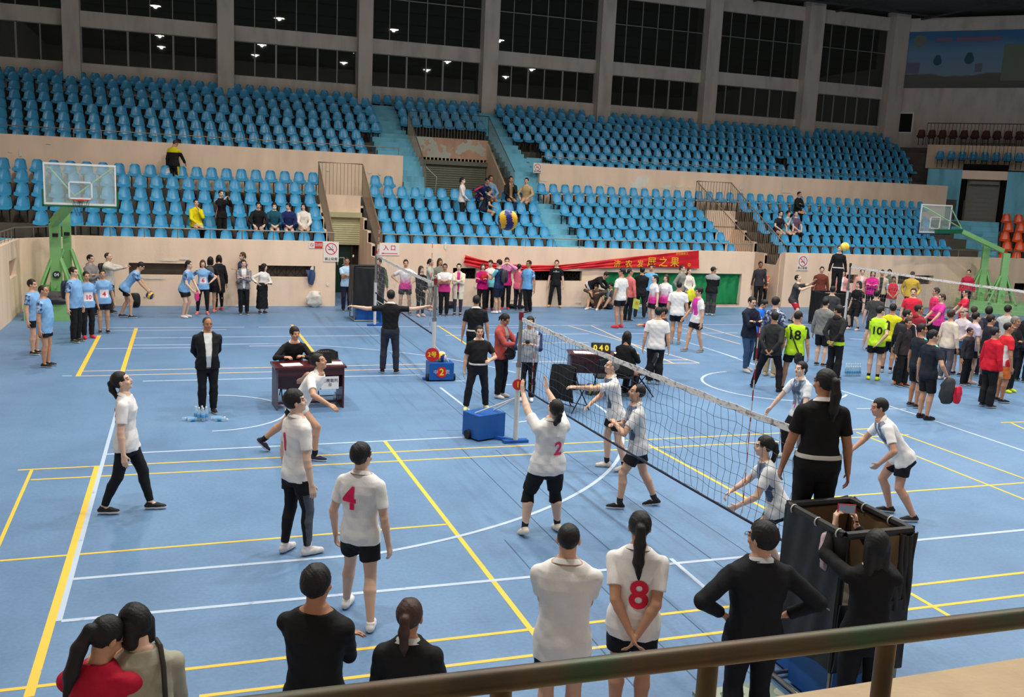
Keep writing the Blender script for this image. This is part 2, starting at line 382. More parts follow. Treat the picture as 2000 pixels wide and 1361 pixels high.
# dark behind the openings and grilles in them
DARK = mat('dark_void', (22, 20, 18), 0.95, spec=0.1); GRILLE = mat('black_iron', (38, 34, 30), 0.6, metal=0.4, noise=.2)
CURT = mat('green_curtain', (20, 132, 74), 0.8, noise=.25, nscale=5)
def grille(i, o, deep=.24, style='x', n=5):
    xa, xb, za, zb = o; mb = MB()
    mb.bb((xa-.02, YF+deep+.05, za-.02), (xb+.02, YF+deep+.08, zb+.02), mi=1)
    nx = n
    for k in range(nx):
        u0 = xa+(xb-xa)*k/nx; u1 = xa+(xb-xa)*(k+1)/nx; y = YF+deep
        if style == 'x':
            mb.bar((u0, y, za), (u1, y, zb), .012, .012); mb.bar((u0, y, zb), (u1, y, za), .012, .012)
            mb.bar((u0, y, (za+zb)/2), ((u0+u1)/2, y, zb), .01, .01)
        mb.bar((u1, y, za), (u1, y, zb), .012, .012)
    mb.bar((xa, YF+deep, za+.01), (xb, YF+deep, za+.01), .02, .02); mb.bar((xa, YF+deep, zb-.01), (xb, YF+deep, zb-.01), .02, .02)
    return struct(mb, 'window_%d_grille' % i, [GRILLE, DARK])
grille(1, OP[0], style='n', n=1); grille(2, OP[1], n=6); grille(3, OP[2], deep=.12, n=4); grille(4, OP[3], deep=.12, n=6); grille(5, OP[5], n=2); grille(6, OP[6], style='n', n=2); grille(7, OP[7], n=2)
mb = MB(); mb.box((-9.46, 15.25, 1.27), (.04, 1.5, .8), mi=1)
for k in range(5):
    mb.bar((-9.3, 14.8+.2*k, 1.05), (-9.3, 15.0+.2*k, 1.5), .012, .012); mb.bar((-9.3, 15.0+.2*k, 1.05), (-9.3, 14.8+.2*k, 1.5), .012, .012)
struct(mb, 'window_8_grille', [GRILLE, DARK])
# green curtain in its recess
xa, xb, za, zb = OP[4]
cur = MB().grid(lambda u, v: (xa+.0+(xb-xa)*u, YF+.13+.028*math.sin(u*95+2*math.sin(v*3))+.02*math.sin(u*31+v*2)+(.02*math.sin(u*14)*v), zb-.0-(zb-za-.005)*v), 260, 14, thick=.004).build('curtain', CURT, smooth=True)
tag(cur, 'long green curtain hanging in the low recess of the pink wall', 'curtain')
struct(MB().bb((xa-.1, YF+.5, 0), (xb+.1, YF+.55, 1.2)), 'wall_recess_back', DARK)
struct(MB().bb((xa, YF+.0, za-.06), (xb, YF+.5, za)), 'trim_recess_sill', PINK)
# lower tiers (stepped), cut by the two doorways
def tier(mb, x0, x1, k, Ys, Tr, zlow):
    mb.bb((x0, Ys[k]-.4, zlow), (x1, Ys[k]+.35, Tr[k]))
low = MB(); 
for k in range(6):
    for (a, b) in ((-12.4, XA0), (XA1, XB0), (XB1, 27.0)):
        if k == 5: continue
        low.bb((a, RY[k]-.62 if k == 0 else RY[k]-.37, 0.5), (b, RY[k]+.38, TR[k]))
low.bb((-12.4, RY[5]-.37, TR[5]-.5), (28.0, 22.75, TR[5]))
struct(low, 'floor_lower_tiers', CONC)
# walls inside the doorways, stepped along the tiers
def stepped_side(x, t, y0, y1, Ys, Tr, z0, name, extra=.07, m=PINK):
    poly = [(y0, z0)]; poly.append((y0, Tr[0]+extra+.45 if y0 < Ys[0]-.4 else Tr[0]+extra))
    for k in range(len(Ys)):
        ys = Ys[k]-.37; ye = Ys[k]+.38
        if ye < y0: continue
        if ys > y1: break
        poly.append((max(ys, y0), Tr[k]+extra)); poly.append((min(ye, y1), Tr[k]+extra))
    poly.append((y1, z0))
    mb = MB().extr([(x, p[0], p[1]) for p in poly], (t, 0, 0)); return struct(mb, name, m)
for nm, x, t in (('a_left', XA0-.10, .13), ('a_right', XA1-.03, .12), ('b_left', XB0-.10, .13), ('b_right', XB1-.03, .12)):
    stepped_side(x, t, YF+.28, 21.3, RY[:5], TR[:5], 0, 'wall_doorway_'+nm)
for nm, x0_, x1_ in (('a', XA0, XA1), ('b', XB0, XB1)):
    struct(MB().bb((x0_, 21.2, 2.75), (x1_, 21.35, TR[5]+.06)), 'wall_doorway_'+nm+'_head', PINK)
SHUT = mat('shutter_paint', (190, 186, 146), 0.5, metal=.1, noise=.1); SHUTG = mat('grey_shutter', (122, 124, 108), 0.55, metal=.3, noise=.15)
def shutter(name, x0, x1, y, z0, z1, m, label, pitch=.075):
    n = max(2, int((z1-z0)/pitch)); prof = []
    mb = MB()
    def f(u, v):
        return (x0+(x1-x0)*u, y-.014*abs(math.sin(v*n*PI)), z0+(z1-z0)*v)
    mb.grid(f, 2, n*4+1, thick=-.01); mb.bb((x0-.02, y-.16, z1), (x1+.02, y+.05, z1+.17)); mb.bb((x0, y-.03, z0-.04), (x1, y+.02, z0))
    o = mb.build(name, m); tag(o, label, 'shutter'); return o
shutter('roller_shutter', XA0+.3, XA1, 21.15, 1.72, 2.62, SHUT, 'cream roller shutter half down over the left doorway of the stand')
dg = MB().bb((XA0, 21.3, 0), (XA1-.3, 21.36, 1.75)).bb((XA1-.3, 21.2, 0), (XA1-.25, 21.4, 1.75), mi=1).build('door_1', [mat('dark_green_door', (16, 52, 38), .5), mat('brown_jamb', (60, 34, 26), .7)]); tag(dg, kind='structure')
struct(MB().bb((XA1-.25, 21.4, 0), (XA1, 21.45, 1.75)), 'wall_doorway_a_dark', mat('dark_brown', (48, 34, 28), .8))
text_mesh('door_lettering', '门!', .3, mat('white_ink', (215, 225, 220), .6), dg, frameM((W(668, 511, 21.28).x, 21.28, W(668, 511, 21.28).z), (1, 0, 0), (0, 0, 1)))
struct(MB().bb((XB0, 21.25, 0), (XB1, 21.3, 2.75)), 'wall_doorway_b_back', PINK)
# railings: metal tubes with posts
STEEL = mat('worn_steel', (150, 146, 138), 0.4, metal=0.7, noise=.2, nscale=14); RUST = mat('tan_rail_paint', (150, 128, 104), 0.55, metal=.3, noise=.25)
def rail(name, label, a, b, h, r=.02, gap=1.0, m=STEEL, zb=None, group=None):
    a = Vector(a); b = Vector(b); root = empty(name, a, 0, label, 'railing', group); mb = MB().tube([Vector((0, 0, 0)), b-a], r, 10)
    mb.build('handrail', m, root, True); n = max(1, int(round((b-a).length/gap)))
    for k in range(n+1):
        p = (b-a)*(k/n); MB().cyl(p-Vector((0, 0, h)), p, r*.85, 8).build('post', m, root, True)
    return root
rail('stand_railing', 'thin steel railing on top of the pink wall below the far left seats', (-7.7, YF+.1, 2.27), (XA0-.05, YF+.1, 2.27), .28, gap=.95)
rail('stand_railing', 'thin steel railing on top of the pink wall above the red banner', (XA1+.06, YF+.1, 2.27), (XB0-.1, YF+.1, 2.27), .28, gap=.95)
rail('stand_railing', 'thin steel railing on top of the pink wall right of the right doorway', (XB1+.1, YF+.1, 2.27), (33, YF+.1, 2.27), .28, gap=1.0)
# second wall and upper tiers
def wall2(x0_, x1_, nm): 
    return struct(MB().bb((x0_, 22.75, 3.2), (x1_, 22.97, 4.844)), nm, PINK)
X2A, X2B, X2C = 2.8, 8.14, 27.85
wall2(-12.4, X2A, 'wall_upper_left'); wall2(X2B, X2C, 'wall_upper_right')
rail('upper_railing', 'steel railing on the upper pink wall at left', (-12.3, 22.86, 5.12), (X2A-.15, 22.86, 5.12), .28, r=.017, gap=.85)
rail('upper_railing', 'steel railing on the upper pink wall at right', (X2B+.1, 22.86, 5.12), (X2C-2.0, 22.86, 5.12), .28, r=.017, gap=.85)
up = MB()
for k in range(8):
    y0 = UY[k]-.37 if k else 22.97; y1 = UY[k]+.38 if k < 7 else 29.2
    if k < 4:
        up.bb((-12.4, y0, 3.2), (3.65, y1, UTR[k])); up.bb((7.05, y0, 3.2), (30.2, y1, UTR[k]))
    else: up.bb((-12.4, y0, 3.2), (30.2, y1, UTR[k]))
struct(up, 'floor_upper_tiers', CONC)
# blue painted stairs
st = MB()
def flight(x0_, x1_, ya, za, yb, zb, n):
    for i in range(n):
        y = ya+(yb-ya)*i/n; z = za+(zb-za)*(i+1)/n
        st.bb((x0_, y, za-.3), (x1_, y+(yb-ya)/n+.02, z))
for xa_, xb_ in ((2.15, 3.62), (7.08, 8.12)):
    flight(xa_ if xa_ > 5 else 2.82, xb_, 22.3, TR[5], 23.13, 4.33, 5); flight(xa_, xb_, 23.13, 4.33, 28.6, 4.33+5.47*.484, 15)
st.bb((1.35, 22.97, 4), (2.15, 23.75, UTR[0]+.33)); 
for i in range(5): st.bb((8.12, 22.97+.32*i, 4), (9.75-.25*i, 23.3+.32*i, UTR[0]+.15+.17*i))
flight(7.5, 8.55, YF+.3, TR[0]-.15, 22.1, TR[5]+.03, 12)
flight(-12.4, -9.2, 17.9, 1.3, 19.3, TR[1], 3)
flight(-8.9, -8.0, 18.2, TR[0]-.1, 19.0, TR[0]+.12, 1)
struct(st, 'floor_blue_stairs', LBLUE)
# middle upper doorway: peeling panel, shutter, side walls, railings
struct(MB().bb((3.65, 25.95, 4.93), (7.05, 26.1, 5.72)), 'wall_middle_panel', PINK2)
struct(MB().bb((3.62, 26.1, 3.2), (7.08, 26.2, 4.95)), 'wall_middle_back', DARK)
vb = MB()
for k in range(20): vb.bb((3.8+.16*k, 25.93, 4.83), (3.84+.16*k, 25.97, 4.93))
struct(vb, 'trim_vent_slots', PINK)
shutter('roller_shutter', 3.95, 6.95, 25.9, TR[5], 4.66, SHUTG, 'grey green roller shutter below the peeling panel in the middle of the stand', .09)
for x, t, nm in ((3.62, .08, 'left'), (6.98, .1, 'right')):
    poly = [(22.6, TR[5]), (22.6, TR[5]+.1), (26.1, 5.7), (26.1, TR[5])]
    struct(MB().extr([(x, a, b) for a, b in poly], (t, 0, 0)), 'wall_middle_'+nm, mat('drab_wall', (136, 130, 112), .85, noise=.2) if nm == 'left' else PINK)
BAL = mat('grey_green_bars', (128, 126, 112), .5, metal=.35, noise=.2)
def baluster_rail(name, label, pts, hs, m, gap=.125, r=.02, drop=None):
    """handrail through pts, upright bars below it down to the heights hs (per point)"""
    pts = [Vector(p) for p in pts]; root = empty(name, pts[0], 0, label, 'railing'); o = pts[0]
    MB().tube([p-o for p in pts], r, 8).build('handrail', m, root, True)
    b = MB()
    for i in range(len(pts)-1):
        a, c = pts[i], pts[i+1]; n = max(1, int((c-a).length/gap))
        for k in range(n+1):
            t = k/n; p = a.lerp(c, t)-o; h = hs[i]*(1-t)+hs[i+1]*t
            b.box(p-Vector((0, 0, h/2)), (.014, .014, h))
    b.build('bars', m, root); return root
baluster_rail('stair_railing', 'barred railing sloping down both sides above the grey green shutter', [(3.6, 22.5, 4.48), (3.66, 26.0, 6.68), (7.03, 26.0, 6.68), (7.03, 22.5, 4.48)], [1.15, 1.0, 1.0, 1.15], BAL)
MB().tube([(0, 0, 0), (.35, -.25, -.35), (.3, -.25, -1.1)], .02, 8).build('handrail', STEEL, bpy.data.objects['stair_railing'], True)
baluster_rail('stair_railing', 'tan barred railing around the left doorway of the stand', [(XA0-.06, YF+.2, 2.3), (XA0-.06, 21.3, 4.44), (XA1+.06, 21.3, 4.44), (XA1+.06, YF+.2, 2.3)], [.8, 1.05, 1.05, .8], RUST)
baluster_rail('stair_railing', 'tan barred railing around the right doorway of the stand', [(XB0-.02, YF+.2, 2.3), (XB0-.5, 21.3, 4.46), (XB1-.25, 21.3, 4.46), (XB1+.06, YF+.2, 2.3)], [1.0, 1.15, 1.15, 1.0], RUST)
baluster_rail('stair_railing', 'short barred railing at the left end of the stand', [(-9.1, 12.0, 2.25), (-9.05, 16.4, 2.25), (-7.85, 17.7, 2.27)], [.3, .3, .3], STEEL, gap=.45)
# back wall with pillars, beams and night windows
YB = 29.1
cols = [(-14.3, -13.8), (-8.98, -8.38), (-3.42, -2.8), (2.14, 2.72), (7.52, 8.2), (13.0, 13.65), (18.42, 19.1), (23.9, 24.75), (28.95, 29.85)]
HT = 13.15
for i, (a, b) in enumerate(cols):
    struct(MB().bb((a, YB-.45, 6.2), (b, YB+.2, HT+.25)), 'pillar_%d' % (i+1), GREYW)
bw = MB()
bw.bb((-14.3, YB, 6.2), (29.9, YB+.2, 7.82)); bw.bb((-14.3, YB, 9.16), (29.9, YB+.2, 9.74)); bw.bb((-14.3, YB, 12.52), (29.9, YB+.2, HT))
struct(bw, 'wall_back', GREYW)
def glass_mat():
    m = bpy.data.materials.new('night_glass'); m.use_nodes = True; nt = m.node_tree; L = nt.links.new
    for n in list(nt.nodes):
        if n.type != 'OUTPUT_MATERIAL': nt.nodes.remove(n)
    out = nt.nodes['Material Output']; t = nt.nodes.new('ShaderNodeBsdfTransparent'); t.inputs[0].default_value = (.55, .58, .55, 1)
    g = nt.nodes.new('ShaderNodeBsdfGlossy'); g.inputs['Roughness'].default_value = .015
    f = nt.nodes.new('ShaderNodeFresnel'); f.inputs[0].default_value = 1.5
    mx = nt.nodes.new('ShaderNodeMixShader'); L(f.outputs[0], mx.inputs[0]); L(t.outputs[0], mx.inputs[1]); L(g.outputs[0], mx.inputs[2]); L(mx.outputs[0], out.inputs[0])
    return m
NG = glass_mat(); FRAME = mat('grey_window_frame', (150, 150, 148), .5, metal=.2)
wn = 0
for i in range(8):
    xa, xb = cols[i][1], cols[i+1][0]; up_n = 6 if i != 7 else 5
    for (z0, z1, nn, rows, kind) in ((7.82, 9.16, 6, 1, 's'), (9.74, 12.52, up_n, 2, 'f')):
        wn += 1; root = empty('window_%d' % wn, ((xa+xb)/2, YB+.12, z0)); tag(root, None, None, kind='structure'); o = root.location
        MB().bb(Vector((xa, YB+.12, z0))-o, Vector((xb, YB+.13, z1))-o).build('pane', NG, root)
        fr = MB(); t = .045 if kind == 's' else .03; rr = random.Random(wn)
        for k in range(nn+1):
            x = xa+(xb-xa)*k/nn+(rr.uniform(-.05, .05) if kind == 's' and 0 < k < nn else 0); w = t*(1.6 if kind == 's' and k % 2 == 0 else 1)
            fr.bb(Vector((x-w/2, YB+.07, z0))-o, Vector((x+w/2, YB+.11, z1))-o)
        for k in range(rows+1):
            z = z0+(z1-z0)*(k/rows if rows == 1 else (0, .6, 1)[k]); fr.bb(Vector((xa, YB+.07, z-t/2))-o, Vector((xb, YB+.11, z+t/2))-o)
        fr.build('frame', FRAME, root)
# diagonal corner wall with the mural
C0 = Vector((29.6, 29.1, 0)); DD = Vector((1, -1, 0)).normalized(); DN = Vector((-1, -1, 0)).normalized()
def D(x, y, n=0.0):
    """point seen at (x, y) on the vertical plane n metres in front of the diagonal wall"""
    d = Vector(_ray(x, y)); c = Vector(CAM); p0 = C0+DN*n; t = (p0-c).dot(DN)/d.dot(DN); return c+d*t
def dbox(mb, s0, s1, n0, n1, z0, z1, mi=0):
    c = C0+DD*(s0+s1)/2+DN*(n0+n1)/2; c.z = (z0+z1)/2; return mb.box(c, (abs(s1-s0), abs(n1-n0), z1-z0), math.atan2(DD.y, DD.x), mi)
def S(p): return (Vector((p.x, p.y, 0))-C0).dot(DD)
struct(dbox(MB(), -.2, 16, -.25, 0, 3, HT), 'wall_diagonal', GREYW)
def mural_mat():
    m = bpy.data.materials.new('faded_mural'); m.use_nodes = True; nt = m.node_tree; b = nt.nodes['Principled BSDF']; L = nt.links.new
    b.inputs['Roughness'].default_value = .7
    tc = nt.nodes.new('ShaderNodeTexCoord'); sx = nt.nodes.new('ShaderNodeSeparateXYZ'); L(tc.outputs['Generated'], sx.inputs[0])
    n = nt.nodes.new('ShaderNodeTexNoise'); n.inputs['Scale'].default_value = 3; n.inputs['Detail'].default_value = 7; L(tc.outputs['Generated'], n.inputs['Vector'])
    a = nt.nodes.new('ShaderNodeMath'); a.operation = 'MULTIPLY_ADD'; a.inputs[1].default_value = .25; L(n.outputs['Fac'], a.inputs[0]); L(sx.outputs[2], a.inputs[2])
    r = ramp_node(nt, [(.1, C8(98, 94, 86)), (.34, C8(104, 104, 96)), (.37, C8(132, 156, 172)), (.75, C8(112, 152, 182)), (1.1, C8(62, 118, 168))]); L(a.outputs[0], r.inputs[0])
    L(r.outputs[0], b.inputs['Base Color']); return m
ma, mb_ = D(1763, 63), D(1757, 172); s0 = S(ma)
mu = dbox(MB(), s0, s0+8.5, 0, .03, mb_.z, ma.z).build('mural', mural_mat()); tag(mu, 'wide faded blue mural of hills and sky high on the far right wall', 'mural')
mk = MB(); mg = MB(); mr_ = MB()
def blob(mb, px, py, w, h, n=.04, k=14):
    c = D(px, py, n); mb.extr([c+DD*(w*math.cos(2*PI*i/k))+Vector((0, 0, h*math.sin(2*PI*i/k))) for i in range(k)], DN*.008)
blob(mk, 1797, 80, .32, .3); mk.build('mural_emblem', mat('mural_grey', (120, 132, 120), .7), mu)
for (px, py, s) in ((1893, 116, .22), (1831, 120, .2)):
    mg = MB(); c = D(px, py, .04); mg.extr([c+DD*(s*math.sin(2*PI*i/14))*(1 if i else 1)+Vector((0, 0, (-s*math.cos(2*PI*i/14)) if abs(i-7) > 1 else s*1.5)) for i in range(14)], DN*.008); mg.build('mural_drop', mat('mural_teal', (50, 92, 112), .7), mu)

for px in list(range(1832, 1858, 8))+list(range(1872, 1955, 8)): c = D(px, 78-(px-1832)*.03, .04); dbox(mr_, S(c)-.09, S(c)+.09, .04, .05, c.z-.12, c.z+.1)
mr_.build('mural_red_lettering', mat('mural_red', (136, 110, 140), .7), mu)
sw = MB()
for px, py, w, h in ((1783, 133, .3, .26), (1911, 132, .16, .2)): c = D(px, py, .04); dbox(sw, S(c)-w, S(c)+w, .04, .05, c.z-h, c.z+h)
sw.build('mural_squares', mat('mural_mauve', (116, 118, 140), .7), mu)
c = D(1985, 120, .04); dbox(MB(), S(c)-.6, S(c)+2, .04, .05, c.z-.9, c.z+.8).build('mural_tower', mat('mural_olive', (124, 132, 112), .7), mu)
# small window in the diagonal wall
a, b = D(1757, 222), D(1779, 258); r0 = empty('window_20', (0, 0, 0)); tag(r0, kind='structure')
sa, sb = S(a), S(b); dbox(MB(), sa, sb, .0, .03, b.z, a.z).build('pane', mat('black_glass', (14, 14, 14), .5, spec=.1), r0)
f_ = MB(); dbox(f_, sa-.06, sb+.06, 0, .06, a.z, a.z+.07); dbox(f_, sa-.06, sb+.06, 0, .06, b.z-.07, b.z); dbox(f_, sa-.07, sa, 0, .06, b.z, a.z); dbox(f_, sb, sb+.07, 0, .06, b.z, a.z); f_.build('frame', mat('pale_frame', (230, 232, 228), .5), r0)
# diagonal stand in the corner
NW = 2.2
ra = D(1812, 283, NW); pb = MB()
zt = D(1900, 284, NW).z; zbm = D(1900, 331, NW).z
dbox(pb, S(D(1812, 284, NW)), 16, NW-.3, NW, zbm, zt); struct(pb, 'wall_diagonal_upper', PINK)
struct(dbox(dbox(MB(), -1, 16, 0, NW-.3, zt-1.2, zt-.4), -1, 16, .0, 1.1, zt-.4, zt-.1), 'floor_diagonal_upper_tier', CONC)
def drail(name, label, s0, s1, n, ztop, h, m, gap=.16):
    o = C0+DD*s0+DN*n; o.z = ztop; root = empty(name, o, 0, label, 'railing'); q = DD*(s1-s0)
    MB().tube([(0, 0, 0), q], .02, 8).build('handrail', m, root, True); bm = MB(); k = int((s1-s0)/gap)
    for i in range(k+1): bm.box(q*(i/k)-Vector((0, 0, h/2)), (.014, .014, h))
    bm.build('bars', m, root); return root
DR = mat('dark_rail', (74, 68, 60), .6, metal=.3)
drail('gallery_railing', 'dark railing along the gallery under the mural', S(D(1812, 240, NW)), 14, NW-.1, D(1900, 241, NW).z, D(1900, 241, NW).z-zt, DR)
NS = 5.0
dl = MB(); zL = D(1905, 335, NS).z
# pink surround, shutter, blue side blocks at the doorway
p0, p1 = D(1868, 430, NS), D(1957, 430, NS); zd0 = p0.z; zd1 = D(1905, 333, NS).z; zh = D(1905, 350, NS).z
sA, sB = S(p0), S(p1)
struct(dbox(MB(), sA, sB, NS-.3, NS-.1, zh, zd1), 'wall_diagonal_door_head', PINK)
sh = MB(); n_ = int((zh-zd0)/.09)
for k in range(n_): dbox(sh, sA+.25, sB-.25, NS-.42, NS-.36-.0+(.012 if k % 2 else 0), zd0+k*(zh-zd0)/n_, zd0+(k+1)*(zh-zd0)/n_)
dbox(sh, sA+.35, sB-.3, NS-.4, NS-.15, zh-.22, zh-.08)
tag(sh.build('roller_shutter', mat('dim_shutter', (112, 112, 104), .6, metal=.3, noise=.15)), 'dim grey roller shutter at the top of the blue stairs in the far right corner', 'shutter')
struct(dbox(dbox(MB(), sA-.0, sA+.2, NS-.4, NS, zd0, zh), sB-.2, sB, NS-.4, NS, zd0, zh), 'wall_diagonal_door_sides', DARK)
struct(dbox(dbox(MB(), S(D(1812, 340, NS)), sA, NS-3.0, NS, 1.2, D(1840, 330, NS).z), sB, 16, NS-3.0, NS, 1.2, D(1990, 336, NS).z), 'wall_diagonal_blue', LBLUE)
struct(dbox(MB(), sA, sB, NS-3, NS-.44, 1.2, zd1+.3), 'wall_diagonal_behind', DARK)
drail('gate_railing', 'low railing on the blue landing above the corner shutter', sA-.2, sB+.2, NS-1.2, D(1905, 280, NS-1.2).z, .9, DR)
ds = MB(); nst = 8
for i in range(nst):
    dbox(ds, sA-.6, sB-.1, NS+.42*i, NS+.42*(i+1)+.02, .8, zd0-(zd0-1.6)*i/nst)
struct(ds, 'floor_diagonal_blue_steps', LBLUE)
dt = MB()
for k in range(5): dbox(dt, sB-.1, 14, NS+.05+.75*(4-k), NS+.8+.75*(4-k), .6, 1.42+.38*k)
dbox(dt, S(D(1812, 340, NS))-.2, sA-.6, NS, NS+4, .6, 1.9)
struct(dt, 'floor_diagonal_tiers', CONC)
bs = MB().prism([(27.02, 17.95), (36, 17.95), (36, 23), (27.02, 23)], .3, 1.35)
for i in range(7): bs.bb((27.02, 18.2+.6*i, 1.2), (31.5-.5*i, 18.85+.6*i, 1.45+.27*i))
struct(bs, 'floor_diagonal_base', LBLUE)
# near wall, ledge and the rest of the room shell
struct(MB().bb((-12.4, -10.6, 0), (14, -9.0, 1.97)), 'wall_near', PINK)
LEDGE = mat('sandy_ledge', (200, 176, 142), .9, noise=.22, nscale=5, bump=.3, bscale=18)
struct(MB().bb((-12.4, -10.7, 1.97), (14, -8.93, 2.03)), 'trim_ledge', LEDGE)
struct(MB().bb((-12.4, -12, 2.03), (14, -10.7, 2.2)), 'floor_near_tier', CONC)
struct(MB().bb((-14.5, -14.2, 0), (42, -14, HT)), 'wall_near_back', GREYW)
struct(MB().bb((-14.7, -14.2, 0), (-14.5, 31, HT)), 'wall_left_outer', GREYW)
struct(MB().bb((41.0, -14.2, 0), (41.2, 20, HT)), 'wall_right_outer', GREYW)
CEIL = mat('dark_ceiling', (98, 106, 96), .9, noise=.25, nscale=1.2)
struct(MB().bb((-14.7, -14.2, HT+.3), (42, 31, HT+.4)), 'ceiling', CEIL)
tr = MB()
for i in range(11):
    y = -12+4*i; tr.bar((-14, y, HT+.05), (41, y, HT+.05), .08, .08)
for i in range(12):
    x = -12+4.7*i; tr.bar((x, -14, HT-.05), (x, 29, HT-.05), .08, .08)
struct(tr, 'ceiling_trusses', mat('truss_grey', (80, 84, 78), .7))
# lamps
LH = mat('lamp_housing', (70, 72, 72), .5, metal=.4); LG = mat('lamp_glow', (255, 248, 236), .5, emit=40)
lamp0 = None
for i, (x, y) in enumerate(LAMP_XY):
    root = empty('ceiling_lamp', (x, y, LAMP_Z), 0, 'round high bay lamp hanging under the dark ceiling', 'lamp', 'high bay lamps under the ceiling')
    if lamp0 is None:
        h = MB().lathe([(.06, .38), (.09, .36), (.12, .25), (.33, .06), (.34, 0), (.32, 0.0), (.3, .03)], 20).build('lamp_housing', LH, root, True)
        g = MB().cyl((0, 0, .005), (0, 0, .02), .3, 20).build('diffuser', LG, root); rd = MB().cyl((0, 0, .38), (0, 0, .85), .012, 6).build('rod', LH, root); lamp0 = (h, g, rd)
    else:
        for q in lamp0: c = q.copy(); COL.objects.link(c); c.parent = root

# bare plaster patches where the pink paint has come off
BARE = plaster('bare_plaster', (226, 222, 208), thr=.9, dirt=.12)
def patch(wall, px, py, w, h, Y, seed):
    rr = random.Random(seed); Y = Y-.0006*(seed % 30); c = W(px, py, Y); n = 18; k = [rr.uniform(.6, 1.15) for _ in range(n)]; s_ = 1.0/48
    MB().extr([(c.x+w*s_/2*k[i]*math.cos(2*PI*i/n), Y, c.z+h*s_/2*k[i]*math.sin(2*PI*i/n)) for i in range(n)], (0, -.004, 0)).build('bare_patch', BARE, bpy.data.objects[wall])
for i, (px, py, w, h) in enumerate(((1250, 356, 26, 26), (1240, 362, 24, 14), (1262, 350, 12, 18), (1146, 360, 9, 14), (1187, 360, 14, 5), (1301, 366, 22, 9), (1325, 364, 18, 7), (1061, 352, 20, 5), (1449, 366, 15, 13), (1506, 375, 11, 8), (1529, 372, 8, 12), (1529, 357, 3, 20), (1538, 376, 20, 2.5), (1347, 366, 6, 6), (1208, 327+32, 4, 3))):
    patch('wall_upper_right', px, py, w, h, 22.745, i)
for i, (px, py, w, h) in enumerate(((40, 299, 6, 12), (20, 296, 5, 3), (722, 337, 7, 5), (742, 340, 5, 5), (640, 332, 6, 5), (96, 281, 7, 2))): patch('wall_upper_left', px, py, w, h, 22.745, 50+i)
for i, (px, py, w, h) in enumerate(((610, 525, 5, 9), (640, 555, 4, 8), (690, 500, 3, 4), (330, 508, 30, 2.5), (360, 505, 14, 4), (285, 578, 6, 4), (600, 590, 5, 3), (300, 543, 40, 2.5))): patch('wall_far_left', px, py, w, h, YF-.004, 80+i)
for i, (px, py, w, h) in enumerate(((1000, 585, 12, 2), (870, 480, 4, 14), (1310, 515, 7, 8), (930, 560, 5, 5), (1130, 590, 14, 2), (812, 545, 5, 7))): patch('wall_far_middle', px, py, w, h, YF-.004, 110+i)
# ------------------------------------------------------------------ stadium seats
SEATB = mat('blue_seat_plastic', (64, 156, 202), .28, spec=.5, noise=.12, nscale=.7); SEATO = mat('orange_seat_plastic', (226, 82, 28), .3, spec=.5)
SEATK = mat('seat_bracket', (34, 32, 30), .7); SEATD = mat('dark_red_seat', (92, 46, 40), .5)
def seat_mb():
    mb = MB()
    def f(u, v):
        # v 0 top of back .. 1 front lip of pan; u across
        s = v*2
        x = u*2-1
        if s < 1: w = .142+.056*s; w *= (1 if s > .16 else (.66+.34*math.sqrt(max(0, s/.16)))); y = .0-.09*s**1.4; z = .37-.34*s
        else: q = s-1; w = .196+.014*math.sin(q*PI*.5); y = -.09-.31*q; z = .03+.012*math.sin(q*PI)-.075*max(0, q-.55)**1.2/.45**1.2
        side = abs(x)**3
        return (x*w, y-(.05*side if s < 1 else 0)-.0, z+(.045*side*min(1, max(0, s-.6)) if s >= .6 else 0)+.0)
    mb.grid(f, 9, 13, thick=.012)
    mb.bb((-.15, -.3, -.055), (.15, -.05, -.03), mi=1)
    mb.bb((-.12, -.12, -.4), (-.09, -.06, -.05), mi=1); mb.bb((.09, -.12, -.4), (.12, -.06, -.05), mi=1)
    return mb
seat_me = {}
def seat_mesh(kind):
    if kind not in seat_me:
        o = seat_mb().build('seat_mesh', [{'b': SEATB, 'o': SEATO, 'd': SEATD}[kind], SEATK], smooth=True); seat_me[kind] = o.data; bpy.data.objects.remove(o)
    return seat_me[kind]
SEATS = []   # (x, y, top z, rot, kind, row name)
LOWN = {'left block': 'lower left block', 'middle block': 'lower middle block', 'block right of the aisle': 'lower block by the aisle', 'far right block': 'lower far right block'}
def row(pa, pb, Y, Z, rown, skip=(), pitch=.478, kind='b'):
    xa = W(pa, 400, Y).x if pa > -50 else -12.2; 
    # use the pixel column at the row's own height
    def col(px):
        lo = W(px, 300, Y); 
        for _ in range(3): lo = W(px, PX((lo.x, Y, Z-.15))[1], Y)
        return lo.x
    xa = col(pa); xb = col(pb); n = int(round((xb-xa)/pitch)); n = max(n, 1)
    for i in range(n+1):
        x = xa+(xb-xa)*i/n
        px = PX((x, Y, Z))[0]
        if any(abs(px-s) < 8 for s in skip): continue
        SEATS.append((x, Y, Z, 0, kind, rown))
LN = ['front', 'second', 'third', 'fourth', 'fifth', 'sixth']
A_ = [(215, 623), (82, 618), (-60, 614), (-60, 605), (-60, 604), (-60, 611)]
B_ = [(761, 1075), (755, 1062), (747, 1047), (740, 1040), (731, 1035), (732, 758)]
C_ = [(1149, 1425), (1134, 1405), (1117, 1384), (1101, 1365), (1086, 1344), (1056, 1795)]
E_ = [(1525, 1846), (1510, 1838), (1485, 1806), (1475, 1806), (1450, 1790), None]
for k in range(6):
    for nm, blk in (('left block', A_), ('middle block', B_), ('block right of the aisle', C_), ('far right block', E_)):
        if blk[k] is None: continue
        row(blk[k][0], blk[k][1], RY[k], TOPS[k], '%s row, %s' % (LN[k], LOWN[nm]))
UL = [709, 702, 695, 733, 728, 721, 713, None]
